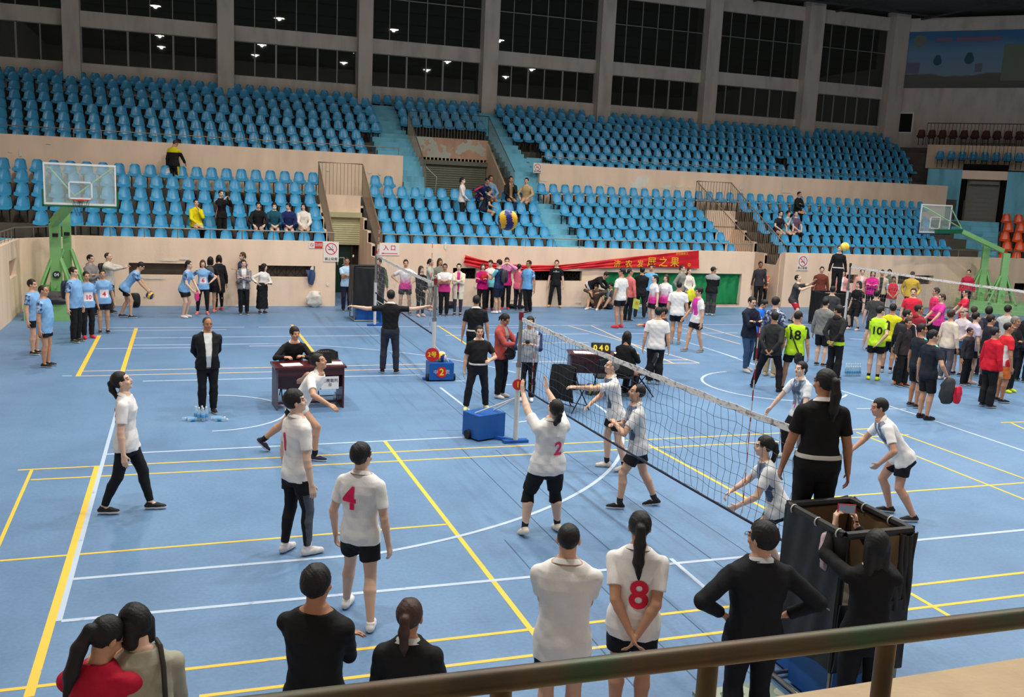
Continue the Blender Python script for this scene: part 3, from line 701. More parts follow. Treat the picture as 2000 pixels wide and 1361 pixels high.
UM = [None]*4+[(789, 937), (785, 928), (779, 922), (734, 926)]
UR = [(1084, 1767), (1070, 1764), (1059, 1774), (1007, 1766), (997, 1761), (988, 1750), (976, 1731), None]
for k in range(8):
    nm = '%s row, upper stand' % ('first', 'second', 'third', 'fourth', 'fifth', 'sixth', 'seventh', 'top')[k]
    if UL[k]: row(-60, UL[k], UY[k], UT[k], nm)
    if UM[k]: row(UM[k][0], UM[k][1], UY[k], UT[k], nm)
    if UR[k]: row(UR[k][0], UR[k][1], UY[k], UT[k], nm, skip=((1101,) if k == 5 else (1517,) if k == 2 else ()))
for a, b in ((-60, 125), (160, 415), (463, 680), (972, 1135), (1199, 1348), (1400, 1550), (1596, 1722)): row(a, b, UY[7], UT[7], 'top row, upper stand')
def drow(s0, n, d, Z, kind, nm):
    for i in range(n):
        p = C0+DD*(s0+.48*i)+DN*d; SEATS.append((p.x, p.y, Z, math.atan2(DD.y, DD.x), kind, nm))
for k in range(5): drow(sB+.15+(.1*(k % 2)), 6, NS+.45+.75*(4-k), 2.2+.38*k, 'o', 'orange')
drow(S(D(1800, 262, 1.2)), 14, 1.2, D(1900, 255, 1.2).z, 'd', 'gallery')
drow(S(D(1836, 300, NS-1.6)), 8, NS-2.4, D(1900, 297, NS-2.4).z, 'b', 'upper diagonal')
def place_seat(s, name, label, cat, group):
    o = bpy.data.objects.new(name, seat_mesh(s[4])); COL.objects.link(o); o.location = (s[0], s[1], s[2]-.36); o.rotation_euler = (0, 0, s[3]); return tag(o, label, cat, group)
blues = [s for s in SEATS if s[4] == 'b']; vis = []
for s in blues:
    x, y, z = PX(s[:3]); s_ = (z, s)
    if -12 < x < 2012: vis.append(s_)
vis.sort(key=lambda t: t[0])
ONES = ['', 'first', 'second', 'third', 'fourth', 'fifth', 'sixth', 'seventh', 'eighth', 'ninth', 'tenth', 'eleventh', 'twelfth', 'thirteenth', 'fourteenth', 'fifteenth', 'sixteenth', 'seventeenth', 'eighteenth', 'nineteenth']
def ordw(n):
    if n < 20: return ONES[n]
    t = {2: 'twent', 3: 'thirt', 4: 'fort', 5: 'fift'}[n//10]
    return t+'ieth' if n % 10 == 0 else t+'y-'+ONES[n % 10]
rank = {}
for nm in set(s[5] for z, s in vis):
    for i, s in enumerate(sorted((s for z, s in vis if s[5] == nm), key=lambda s: s[0])): rank[s] = i+1
for z, s in vis[:300]: place_seat(s, 'stadium_seat', 'blue seat, %s from the left in %s' % (ordw(rank[s]), s[5]), 'seat', 'blue seats in the '+s[5])
rest = MB(); src = seat_mb()
for z, s in vis[300:]:
    ca, sa_ = math.cos(s[3]), math.sin(s[3]); o_ = len(rest.v)
    rest.v += [(s[0]+v[0]*ca-v[1]*sa_, s[1]+v[0]*sa_+v[1]*ca, s[2]-.36+v[2]) for v in src.v]; rest.f += [tuple(i+o_ for i in f) for f in src.f]; rest.m += src.m
ro = rest.build('stadium_seats', [SEATB, SEATK], smooth=True); tag(ro, 'blue plastic seats in the farther rows of the stand', 'seats', kind='stuff')
for s in SEATS:
    if s[4] == 'o' and PX(s[:3])[0] < 2015: place_seat(s, 'orange_stadium_seat', 'orange plastic seat in the block beside the right basketball hoop', 'seat', 'orange seats at the far right')
    if s[4] == 'd' and PX(s[:3])[0] < 2015: place_seat(s, 'dark_red_stadium_seat', 'dark red seat on the gallery under the mural', 'seat', 'dark red gallery seats')
# ------------------------------------------------------------------ people: continuous surfaces grown from limbs
class Field:
    def __init__(s, lo, hi, c):
        s.c = c; s.lo = np.array(lo)-3*c; n = np.ceil((np.array(hi)+3*c-s.lo)/c).astype(int)+1
        s.n = n; s.d = np.full(n, 9.0, dtype=np.float32)
        s.ax = [s.lo[i]+c*np.arange(n[i]) for i in range(3)]
    def add(s, fn, lo, hi, k=0.015, sub=False):
        m = k+2.5*s.c
        i0 = np.clip(np.floor((np.array(lo)-m-s.lo)/s.c).astype(int), 0, s.n-1); i1 = np.clip(np.ceil((np.array(hi)+m-s.lo)/s.c).astype(int)+1, 1, s.n)
        if np.any(i1 <= i0): return
        sl = tuple(slice(a, b) for a, b in zip(i0, i1))
        X = s.ax[0][sl[0]][:, None, None]; Y = s.ax[1][sl[1]][None, :, None]; Z = s.ax[2][sl[2]][None, None, :]
        b = fn(X, Y, Z).astype(np.float32); a = s.d[sl]
        if sub: s.d[sl] = np.maximum(a, -b); return
        if k > 0:
            h = np.clip(0.5+0.5*(b-a)/k, 0, 1); s.d[sl] = b*(1-h)+a*h-k*h*(1-h)
        else: s.d[sl] = np.minimum(a, b)
    def full(s, fn):
        X = s.ax[0][:, None, None]; Y = s.ax[1][None, :, None]; Z = s.ax[2][None, None, :]
        s.d = fn(s.d, X, Y, Z).astype(np.float32)
    def mesh(s):
        d = s.d; d[0] = d[-1] = 9; d[:, 0] = d[:, -1] = 9; d[:, :, 0] = d[:, :, -1] = 9
        g = d < 0
        nx, ny, nz = d.shape
        cs = np.zeros((nx-1, ny-1, nz-1), np.int8)
        for a in (0, 1):
            for b in (0, 1):
                for e in (0, 1): cs += g[a:nx-1+a, b:ny-1+b, e:nz-1+e]
        act = (cs > 0) & (cs < 8); I = np.argwhere(act)
        if len(I) == 0: return np.zeros((0, 3)), np.zeros((0, 4), int)
        idx = -np.ones(act.shape, np.int64); idx[act] = np.arange(len(I))
        cor = np.array([(a, b, e) for a in (0, 1) for b in (0, 1) for e in (0, 1)])
        V = np.stack([d[I[:, 0]+q[0], I[:, 1]+q[1], I[:, 2]+q[2]] for q in cor], 1)
        acc = np.zeros((len(I), 3)); cnt = np.zeros(len(I))
        for a in range(8):
            for b in range(a+1, 8):
                if np.abs(cor[a]-cor[b]).sum() != 1: continue
                va, vb = V[:, a], V[:, b]; m = (va < 0) != (vb < 0)
                t = np.where(m, va/np.where(m, va-vb, 1), 0)
                acc += (cor[a]+t[:, None]*(cor[b]-cor[a]))*m[:, None]; cnt += m
        P = s.lo+s.c*(I+acc/cnt[:, None])
        F = []
        for ax in range(3):
            sl0 = [slice(None)]*3; sl1 = [slice(None)]*3; sl0[ax] = slice(0, -1); sl1[ax] = slice(1, None)
            g0 = g[tuple(sl0)]; g1 = g[tuple(sl1)]; E = np.argwhere(g0 != g1); 
            u, v = (ax+1) % 3, (ax+2) % 3
            ok = (E[:, u] > 0) & (E[:, v] > 0); E = E[ok]
            sg = g0[E[:, 0], E[:, 1], E[:, 2]]
            def at(du, dv):
                q = E.copy(); q[:, u] -= du; q[:, v] -= dv; return idx[q[:, 0], q[:, 1], q[:, 2]]
            q = np.stack([at(1, 1), at(0, 1), at(0, 0), at(1, 0)], 1)
            q[~sg] = q[~sg][:, ::-1]; F.append(q)
        F = np.concatenate(F); F = F[(F >= 0).all(1)]
        return P, F
def A3(*v): return np.array(v, float)
def cone_fn(a, b, ra, rb, clipa=False, clipb=False):
    a = np.array(a, float); b = np.array(b, float); ab = b-a; L2 = max(float(ab@ab), 1e-9); L = math.sqrt(L2); n = ab/L
    def f(X, Y, Z):
        px, py, pz = X-a[0], Y-a[1], Z-a[2]
        t0 = (px*ab[0]+py*ab[1]+pz*ab[2])/L2; t = np.clip(t0, 0, 1)
        d = np.sqrt((px-t*ab[0])**2+(py-t*ab[1])**2+(pz-t*ab[2])**2)-(ra+(rb-ra)*t)
        if clipb: d = np.maximum(d, (t0-1)*L)
        if clipa: d = np.maximum(d, -t0*L)
        return d
    r = max(ra, rb); return f, np.minimum(a, b)-r, np.maximum(a, b)+r
def ell_fn(c, Rm, r):
    c = np.array(c, float); Rm = np.array(Rm, float); r = np.array(r, float)
    def f(X, Y, Z):
        px, py, pz = X-c[0], Y-c[1], Z-c[2]
        q = [px*Rm[0][i]+py*Rm[1][i]+pz*Rm[2][i] for i in range(3)]
        k0 = np.sqrt(sum((q[i]/r[i])**2 for i in range(3))); k1 = np.sqrt(sum((q[i]/r[i]**2)**2 for i in range(3)))+1e-9
        return k0*(k0-1)/k1
    m = r.max(); return f, c-m, c+m
def loft_fn(o, Rm, zs, ws, ds, infl=0.0, yoff=None, z0=None, z1=None, ex=2.4):
    """elliptic tube along the frame's z axis with widths interpolated over z"""
    o = np.array(o, float); Rm = np.array(Rm, float); zs = np.array(zs); ws = np.array(ws)+infl; ds = np.array(ds)+infl
    yo = np.array(yoff) if yoff is not None else np.zeros(len(zs)); z0 = zs[0] if z0 is None else z0; z1 = zs[-1] if z1 is None else z1
    def f(X, Y, Z):
        px, py, pz = X-o[0], Y-o[1], Z-o[2]
        x, y, z = [px*Rm[0][i]+py*Rm[1][i]+pz*Rm[2][i] for i in range(3)]
        w = np.interp(z, zs, ws); d = np.interp(z, zs, ds); y = y-np.interp(z, zs, yo)
        q = (np.abs(x/w)**ex+np.abs(y/d)**ex)**(1/ex)
        dd = (q-1)*np.minimum(w, d)
        return np.maximum(dd, np.maximum(z0-z, z-z1))
    m = max(ws.max(), ds.max()); e = [o+Rm@np.array([0, 0, z0]), o+Rm@np.array([0, 0, z1])]
    return f, np.minimum(*e)-m, np.maximum(*e)+m
def ik(a, t, l1, l2, hint):
    a = np.array(a, float); t = np.array(t, float); v = t-a; D = np.linalg.norm(v)
    mx = (l1+l2)*.995
    if D > mx: t = a+v/D*mx; v = t-a; D = mx
    D = max(D, abs(l1-l2)+.01); n = v/max(np.linalg.norm(v), 1e-6)
    h = np.array(hint, float); h = h-n*(h@n); h /= max(np.linalg.norm(h), 1e-6)
    x = (l1*l1-l2*l2+D*D)/(2*D); y = math.sqrt(max(l1*l1-x*x, 0)); return a+n*x+h*y, t
def nrm(v): v = np.array(v, float); return v/max(np.linalg.norm(v), 1e-9)
def rotm(yaw=0, pitch=0, roll=0):
    """columns: right, forward, up; yaw turns to the person's right, pitch looks down, roll tips right"""
    cy, sy = math.cos(R(yaw)), math.sin(R(yaw)); cp, sp = math.cos(R(pitch)), math.sin(R(pitch)); cr, sr = math.cos(R(roll)), math.sin(R(roll))
    Z = np.array([[cy, sy, 0], [-sy, cy, 0], [0, 0, 1]]); X = np.array([[1, 0, 0], [0, cp, sp], [0, -sp, cp]]); Y = np.array([[cr, 0, sr], [0, 1, 0], [-sr, 0, cr]])
    return Z@X@Y
HAND = {  # wrist targets and elbow hints for the right side, in body heights
 'side': ((.165, .01, .455), (.5, -1, .1)), 'hips': ((.135, .015, .60), (1, -.5, 0)), 'cross': ((-.045, .125, .685), (.8, .2, -1)),
 'back': ((.035, -.115, .52), (1, -.7, 0)), 'clasp': ((.03, .135, .53), (1, -.4, 0)), 'phone': ((.05, .21, .70), (.6, -.2, -1)),
 'chest': ((-.02, .12, .70), (.8, 0, -1)), 'ready': ((.13, .22, .52), (.8, -.7, -.2)), 'pocket': ((.14, .03, .52), (.6, -1, .1)), 'chin': ((.02, .11, .80), (.6, .1, -1)),
 'lap': ((.05, .2, .36), (.8, -.5, 0)), 'knee': ((.1, .24, .36), (.8, -.6, .1)), 'up': ((.11, .1, 1.02), (1, .3, -.2)), 'wide': ((.42, .02, .80), (0, 0, -1)),
 'cam': ((.05, .2, .84), (.6, 0, -1)), 'floor': ((.2, -.12, .1), (.5, -1, 0))}
SKINS = [(196, 150, 120), (206, 162, 134), (178, 128, 98), (216, 176, 150), (188, 140, 110)]
def fabric(rgb, rough=.8):
    k = 'fabric_%d_%d_%d' % rgb; return mat(k, rgb, rough, noise=.10, nscale=9, bump=.12, bscale=45, spec=.25)
def gradient_fabric(a, b, lo=.3, hi=.6):
    k = 'gradient_%s_%s' % (a, b)
    if k in MATS: return MATS[k]
    m = bpy.data.materials.new('gradient_fabric'); m.use_nodes = True; nt = m.node_tree; bs = nt.nodes['Principled BSDF']; L = nt.links.new; bs.inputs['Roughness'].default_value = .75
    tc = nt.nodes.new('ShaderNodeTexCoord'); sx = nt.nodes.new('ShaderNodeSeparateXYZ'); L(tc.outputs['Generated'], sx.inputs[0])
    n = nt.nodes.new('ShaderNodeTexNoise'); n.inputs['Scale'].default_value = 9; L(tc.outputs['Generated'], n.inputs['Vector'])
    ad = nt.nodes.new('ShaderNodeMath'); ad.operation = 'MULTIPLY_ADD'; ad.inputs[1].default_value = .25; L(n.outputs['Fac'], ad.inputs[0]); L(sx.outputs[2], ad.inputs[2])
    r = ramp_node(nt, [(lo+.12, C8(*a)), (hi+.12, C8(*b))]); L(ad.outputs[0], r.inputs[0]); L(r.outputs[0], bs.inputs['Base Color']); MATS[k] = m; return m
def camo_fabric(name, cols, scale=9, thr=(.42, .5, .58), stretch=(1, 1, 1)):
    if name in MATS: return MATS[name]
    m = bpy.data.materials.new(name); m.use_nodes = True; nt = m.node_tree; bs = nt.nodes['Principled BSDF']; L = nt.links.new; bs.inputs['Roughness'].default_value = .75
    tc = nt.nodes.new('ShaderNodeTexCoord'); mp = nt.nodes.new('ShaderNodeMapping'); mp.inputs['Scale'].default_value = stretch; L(tc.outputs['Object'], mp.inputs[0])
    n = nt.nodes.new('ShaderNodeTexNoise'); n.inputs['Scale'].default_value = scale; n.inputs['Detail'].default_value = 2; L(mp.outputs[0], n.inputs['Vector'])
    st = [(0, C8(*cols[0]))]+[(t, C8(*c)) for t, c in zip(thr, cols[1:])]
    r = ramp_node(nt, st, 'CONSTANT'); L(n.outputs['Fac'], r.inputs[0]); L(r.outputs[0], bs.inputs['Base Color']); MATS[name] = m; return m
def plaid_fabric(name, c1, c2, sc=18, horiz=False):
    if name in MATS: return MATS[name]
    m = bpy.data.materials.new(name); m.use_nodes = True; nt = m.node_tree; bs = nt.nodes['Principled BSDF']; L = nt.links.new; bs.inputs['Roughness'].default_value = .8
    tc = nt.nodes.new('ShaderNodeTexCoord'); out = None
    for ax in (('Z',) if horiz else ('X', 'Z')):
        w = nt.nodes.new('ShaderNodeTexWave'); w.bands_direction = ax; w.inputs['Scale'].default_value = sc; L(tc.outputs['Object'], w.inputs['Vector'])
        r = ramp_node(nt, [(.5, (0, 0, 0, 1)), (.55, (1, 1, 1, 1))]); L(w.outputs['Fac'], r.inputs[0])
        if out is None: out = r.outputs[0]
        else:
            mx = nt.nodes.new('ShaderNodeMath'); mx.operation = 'MAXIMUM'; L(out, mx.inputs[0]); L(r.outputs[0], mx.inputs[1]); out = mx.outputs[0]
    mx = nt.nodes.new('ShaderNodeMix'); mx.data_type = 'RGBA'; L(out, mx.inputs[0]); mx.inputs[6].default_value = C8(*c1); mx.inputs[7].default_value = C8(*c2); L(mx.outputs[2], bs.inputs['Base Color']); MATS[name] = m; return m
HAIRM = {'k': mat('black_hair', (22, 19, 18), .55, spec=.35, bump=.22, bscale=130), 'b': mat('brown_hair', (62, 40, 30), .5, spec=.4, bump=.2, bscale=130), 'g': mat('grey_hair', (120, 116, 110), .6, bump=.3, bscale=90),
         'd': mat('cropped_hair', (58, 48, 42), .7)}
EYEM = mat('eye_and_brow', (36, 26, 22), .5); LIPM = mat('lips', (168, 92, 84), .5)
def mk(name, P, F, mats, parent, mi=None):
    me = bpy.data.meshes.new(name); me.vertices.add(len(P)); me.vertices.foreach_set('co', P.astype(np.float32).ravel())
    me.loops.add(len(F)*4); me.loops.foreach_set('vertex_index', F.astype(np.int32).ravel())
    me.polygons.add(len(F)); me.polygons.foreach_set('loop_start', (np.arange(len(F))*4).astype(np.int32))
    try: me.polygons.foreach_set('loop_total', np.full(len(F), 4, np.int32))
    except Exception: pass
    for m in (mats if isinstance(mats, (list, tuple)) else [mats]): me.materials.append(m)
    me.update(calc_edges=True)
    if mi is not None: me.polygons.foreach_set('material_index', mi.astype(np.int32))
    me.polygons.foreach_set('use_smooth', np.ones(len(F), bool)); me.update()
    o = bpy.data.objects.new(name, me); COL.objects.link(o)
    if parent: o.parent = parent
    return o
DETAIL = 1.0
PEOPLE = []; PR = {}
def person(hx, hy, ft, face, label, top='tee', tc=(230, 230, 228), bot='trousers', bc=(26, 26, 30), shoe=(30, 30, 32), sole=(205, 205, 200), hair='short', hc='k',
           rh='side', lh='side', feet=None, lean=0, side=0, twist=0, head=(0, 0), H=None, pz=None, build=1.0, belly=0.0, fem=False, at=None, skin=None, tc2=None, split=None,
           num=None, extras=(), curl=.5, curll=None, tuck=False, rdir=None, ldir=None, collar=None, hem=-.055, bot2=None, inner=(222, 222, 220), socks=None, seatz=None, hr=None, hl=None, capc=(60, 58, 58), cell=None, tm=None, name='person', knee=None, pxy=(0, 0)):
    # ---- where the person stands and how tall
    if at is not None: root = Vector(at)
    elif ft is None:
        H = H or 1.62; root = G(hx, hy, H); root.z = 0
    else: root = G(ft[0], ft[1])
    if H is None:
        H = 1.3
        while PX((root.x, root.y, root.z+H))[1] > hy and H < 2.0: H += .005
    H = min(max(H, .9), 1.86)
    px, py, dist = PX((root.x, root.y, root.z+H*.5))
    toC = math.atan2(CAM[1]-root.y, CAM[0]-root.x); rz = toC+R(face)-PI/2
    ro = empty(name, root, rz, label, 'person')
    PEOPLE.append((ro, H, rz))
    c = cell or min(max(dist/FPX*1.0, .0065), .0135); c *= DETAIL
    s = H/1.7; B = build
    skin = skin or SKINS[(int(abs(hx*7+hy)) % 5)]
    SK = mat('skin_%d_%d_%d' % skin, skin, .5, spec=.35, noise=.06, nscale=20)
    # ---- skeleton in metres, local frame x right, y forward, z up
    fR = list((feet or {}).get('r', (.055, 0, 0, 8, 0))); fL = list((feet or {}).get('l', (-.055, 0, 0, -8, 0)))
    def ank(f): return A3(f[0], f[1], f[2]+.043)*H
    aR, aL = ank(fR), ank(fL); LT, LS = .243*H, .236*H
    z = pz*H if pz is not None else .522*H
    if pz is None:
        for a, sx in ((aR, 1), (aL, -1)):
            dx = a[0]-(sx*.05*H+pxy[0]*H); dy = a[1]-pxy[1]*H; z = min(z, a[2]+.008*H+math.sqrt(max((.992*(LT+LS))**2-dx*dx-dy*dy, .01)))
    pel = A3(pxy[0]*H, pxy[1]*H, z)
    TF = rotm(0, lean, side); TF2 = rotm(twist, 0, 0); TC = TF@TF2
    kk = knee or {}
    hipR = pel+TF@A3(.051*H, 0, 0); hipL = pel+TF@A3(-.051*H, 0, 0)
    def fdir(f): return A3(math.sin(R(f[3])), math.cos(R(f[3])), 0)
    kR, aR = ik(hipR, aR, LT, LS, kk.get('r', fdir(fR)+A3(0, 0, .35))); kL, aL = ik(hipL, aL, LT, LS, kk.get('l', fdir(fL)+A3(0, 0, .35)))
    shw = (.104 if not fem else .094)*H*(1+(B-1)*.5)
    shR = pel+TC@A3(shw, 0, .259*H); shL = pel+TC@A3(-shw, 0, .259*H)
    def arm(spec, sgn, sh, over):
        t, hint = HAND[spec] if isinstance(spec, str) else (spec[0], spec[1] if len(spec) > 1 else (.6, -.6, -.3))
        t = A3(*t)*H; hint = A3(*hint)
        if isinstance(spec, str):
            t = A3(t[0]*sgn, t[1], t[2]); hint = A3(hint[0]*sgn, hint[1], hint[2])
            if spec not in ('lap', 'knee', 'floor') : t = t+(TC@A3(0, 0, .28*H)+pel-A3(0, 0, .802*H))*min(1, max(0, (t[2]/H-.3)/.4))
            if seatz is not None and spec not in ('lap', 'knee', 'floor'): pass
        return ik(sh, t, .172*H, .148*H, hint)
    eR, wR = arm(rh, 1, shR, hr); eL, wL = arm(lh, -1, shL, hl)
    nb = pel+TC@A3(0, -.004*H, .318*H)
    up = nrm(TC@A3(0, 0, 1)*.5+A3(0, 0, .6)); hb = nb+up*.034*H; HF = rotm(head[0], head[1], head[2] if len(head) > 2 else 0)
    hcn = hb+HF@A3(0, .008, .058)*H
    allp = [pel, aR, aL, kR, kL, shR, shL, eR, eL, wR, wL, nb, hcn]
    lo = np.min(allp, 0)-.16*H; hi = np.max(allp, 0)+.16*H; lo[2] = max(lo[2], -.01) if at is None else lo[2]
    # ---- body
    Fd = Field(lo, hi, c)
    def ad(F, t, k=.015): F.add(t[0], t[1], t[2], k)
    zs = np.array([-.075, -.03, .03, .09, .15, .22, .265, .288, .306, .325, .34])*H
    if fem: ws = A3(.072, .098, .096, .080, .077, .086, .093, .087, .064, .040, .032)*H; ds = A3(.05, .066, .064, .055, .054, .062, .052, .046, .040, .034, .030)*H
    else: ws = A3(.07, .09, .089, .084, .088, .101, .107, .1, .075, .046, .036)*H; ds = A3(.05, .062, .06, .058, .061, .066, .058, .050, .043, .037, .033)*H
    ws = ws*B; ds = ds*(1+(B-1)*.8); ds = ds+np.array([0, .2, .7, 1, .7, .2, 0, 0, 0, 0, 0])*belly*H; yo = np.array([0, .1, .6, 1, .6, .3, 0, 0, 0, 0, 0])*belly*H*.8
    if fem: yo = yo+np.array([0, -.1, 0, 0, 0, .22, .1, 0, 0, 0, 0])*.03*H
    ad(Fd, loft_fn(pel, TC, zs, ws, ds, yoff=yo), .02)
    ad(Fd, ell_fn(pel+TF@A3(0, -.02*H, -.02*H), TF, A3(.085, .052, .058)*H*B), .02)
    TH, KN, CA, AN = .051*H*B, .031*H, .0325*H*B, .0185*H
    for h_, k_, a_ in ((hipR, kR, aR), (hipL, kL, aL)):
        ad(Fd, cone_fn(h_, k_, TH, KN), .02); m = k_+(a_-k_)*.28; bk = nrm(np.cross(np.cross(a_-k_, k_-h_), a_-k_)) if np.linalg.norm(np.cross(a_-k_, k_-h_)) > 1e-4 else A3(0, -1, 0)
        m = m-A3(0, .008*H, 0); ad(Fd, cone_fn(k_, m, KN, CA), .01); ad(Fd, cone_fn(m, a_, CA, AN), .01)
    UA, EL, FA, WR = .0295*H*(.55+.45*B), .0225*H*(.5+B*.5), .0225*H*(.5+B*.5), .0145*H
    for s_, e_, w_ in ((shR, eR, wR), (shL, eL, wL)):
        ad(Fd, cone_fn(s_, e_, UA, EL), .02); m = e_+(w_-e_)*.25; ad(Fd, cone_fn(e_, m, EL, FA), .01); ad(Fd, cone_fn(m, w_, FA, WR), .01)
    NR = .031*H*(.6+.4*B)*(.88 if fem else 1)
    ad(Fd, cone_fn(nb-up*.02*H, hb+HF@A3(0, 0, .02)*H, NR*1.08, NR), .015)
    # hands
    fr = max(.0082*s, c*.62)
    def hand(e_, w_, sgn, cu, dirv):
        d = nrm(w_-e_) if dirv is None else nrm(dirv); ref = A3(0, 1, .3) if abs(d[2]) > .6 else A3(0, 0, 1)
        # palm normal points to the body's midline when the arm hangs, downwards when it is raised forward
        pn = A3(-sgn, .15, 0) if abs(d[2]) > .6 else A3(-sgn*.5, 0, -1)
        pn = nrm(pn-d*(pn@d)); sd = np.cross(pn, d)*1.0   # across the palm
        if (sd@(A3(0, 1, 0) if abs(d[2]) > .6 else A3(-sgn, 0, .6))) < 0: sd = -sd
        k0 = w_+d*.012*s
        L = [(.030, .074), (.011, .082), (-.009, .076), (-.027, .060)]
        for i, (o_, fl_) in enumerate(L):
            kn = w_+d*.088*s+sd*o_*s*.95-d*abs(i-1)*.004*s
            ad(Fd, cone_fn(k0+sd*o_*.55*s, kn, .0125*s+.001, max(.0105*s, fr*.98)), .012)
            d1 = nrm(d*math.cos(cu*.7)+pn*math.sin(cu*.7)); m1 = kn+d1*fl_*.52*s; d2 = nrm(d*math.cos(cu*1.7)+pn*math.sin(cu*1.7))
            ad(Fd, cone_fn(kn, m1, fr, fr*.93), .003); ad(Fd, cone_fn(m1, m1+d2*fl_*.45*s, fr*.93, fr*.8), .003)
        tb = w_+d*.022*s+sd*.024*s; td = nrm(d*.75+sd*.75+pn*.35); t1 = tb+td*.038*s; t2 = t1+nrm(d*.95+sd*.25+pn*(.3+cu*.5))*.03*s
        ad(Fd, cone_fn(tb, t1, .0125*s, max(.0095*s, fr)), .008); ad(Fd, cone_fn(t1, t2, max(.0095*s, fr), fr*.85), .003)
        return w_+d*.085*s
    pR = hand(eR, wR, 1, curl, rdir); pL = hand(eL, wL, -1, curl if curll is None else curll, ldir)
    # head
    def hp(x, y, z_): return hcn+HF@(A3(x, y, z_)*s)
    ad(Fd, ell_fn(hp(0, -.008, .026), HF, A3(.073, .091, .083)*s), .01)
    ad(Fd, ell_fn(hp(0, .018, -.045), HF, A3(.056, .068, .066)*s), .025)
    ad(Fd, ell_fn(hp(0, .055, -.085), HF, A3(.028, .026, .024)*s), .015)
    ad(Fd, cone_fn(hp(0, .083, .012), hp(0, .098, -.024), .0085*s, .0135*s), .01)
    ad(Fd, cone_fn(hp(-.012, .088, -.028), hp(.012, .088, -.028), .0085*s, .0085*s), .006)
    ad(Fd, cone_fn(hp(-.017, .083, -.054), hp(.017, .083, -.054), .008*s, .008*s), .006)
    ad(Fd, cone_fn(hp(-.04, .078, .026), hp(.04, .078, .026), .009*s, .009*s), .012)
    for sg in (1, -1):
        ad(Fd, ell_fn(hp(.075*sg, -.004, -.008), HF@rotm(12*sg, 0, 0), A3(.010, .018, .031)*s*(1 if c < .01 else 1.12)), .006)
        ad(Fd, ell_fn(hp(.04*sg, .06, -.03), HF, A3(.022, .02, .02)*s), .015)
        Fd.add(*ell_fn(hp(.032*sg, .100, .006), HF, A3(.018, .014, .011)*s), k=0, sub=True)
        ad(Fd, ell_fn(hp(.032*sg, .078, .005), HF, A3(.0155, .012, .011)*s), .003)
    # feet (inside the shoes)
    ffr = []
    for f_, a_ in ((fR, aR), (fL, aL)):
        Fm = rotm(f_[3], f_[4] if len(f_) > 4 else 0, 0); ffr.append((a_, Fm)); ad(Fd, cone_fn(a_, a_+Fm@A3(0, .1, -.035)*s, .026*s, .02*s), .01)
    P_, F_ = Fd.mesh(); cen = P_[F_].mean(1); hl_ = (cen-hcn)@HF/s
    mi = np.zeros(len(F_), int); x, y, zz = np.abs(hl_[:, 0]), hl_[:, 1], hl_[:, 2]; q = max(1.0, c/.007)
    mi[(y > .05) & (((x-.032)/(.012*q**.3))**2+((zz-.006)/(.0048*q**.8))**2 < 1)] = 1
    mi[(y > .05) & (np.abs(x-.034) < .019) & (np.abs(zz-.0285) < .0036)] = 1
    mi[(y > .05) & (x < .024) & (np.abs(zz+.054) < .0065*q**.7)] = 2
    mk('body', P_, F_, [SK, EYEM, LIPM], ro, mi)
    legs = ((hipR, kR, aR), (hipL, kL, aL))
    # ---- clothes: the same limbs, a little larger, cut at hem, cuffs and neck
    folds = lambda A: (lambda d, X, Y, Z: np.where(d < 5, d+A*(np.sin(X*41+Z*19+hx)*np.sin(Z*33-Y*27+1.3)+.7*np.sin(Y*47+Z*11+hy)*np.sin(X*29-Z*17)), d))
    def garment(nm, mats, fn, lo_, hi_, A=.0028, mif=None, cc=None):
        F = Field(lo_, hi_, cc or c); fn(F); F.full(folds(A)); p, f = F.mesh()
        if len(f) == 0: return None
        m_ = None
        if mif is not None: m_ = mif(p[f].mean(1))
        return mk(nm, p, f, mats, ro, m_)
    zt = lambda q_: (q_-pel)@TC
    def torso(F, infl, h0, flare=.012, ztop=.318, op=0.0, vneck=0.0):
        zz_ = np.concatenate([[h0*H-.01], zs[zs > h0*H]]); w_ = np.interp(zz_, zs, ws); d_ = np.interp(zz_, zs, ds)
        lowm = np.clip((.09*H-zz_)/(.15*H), 0, 1); hipw = ws.max()*.93
        w_ = np.where(zz_ < .09*H, np.maximum(w_, hipw*.9), w_)+lowm*flare; d_ = np.where(zz_ < .09*H, np.maximum(d_, ds[1]), d_)+lowm*flare*.8
        f, a, b = loft_fn(pel, TC, zz_, w_, d_, infl, np.interp(zz_, zs, yo), h0*H, ztop*H)
        if op or vneck:
            def f2(X, Y, Z, f=f):
                x_, y_, z_ = [(X-pel[0])*TC[0][i]+(Y-pel[1])*TC[1][i]+(Z-pel[2])*TC[2][i] for i in range(3)]
                d = f(X, Y, Z); cut = np.maximum(np.abs(x_)-(op*H*(.55+.45*np.clip(z_/(.3*H), 0, 1)) if op else (z_-.24*H)*.6), -(y_-.012)); return np.maximum(d, -cut)
            F.add(f2, a, b, .01)
        else: F.add(f, a, b, .02)
        if flare > .008 and h0 > -.15:
            def hipf(X, Y, Z):
                z_ = (X-pel[0])*TC[0][2]+(Y-pel[1])*TC[1][2]+(Z-pel[2])*TC[2][2]
                e = ell_fn(pel+TF@A3(0, -.02*H, -.02*H), TF, A3(.088, .054, .06)*H*B+infl+.004)[0](X, Y, Z)
                for h_, k_, a_ in legs: e = np.minimum(e, cone_fn(h_, h_+(k_-h_)*.25, TH+infl+.006, TH+infl+.004)[0](X, Y, Z))
                return np.maximum(np.maximum(e, h0*H-z_), z_-.08*H)
            F.add(hipf, pel-.17*H, pel+.17*H, .012)
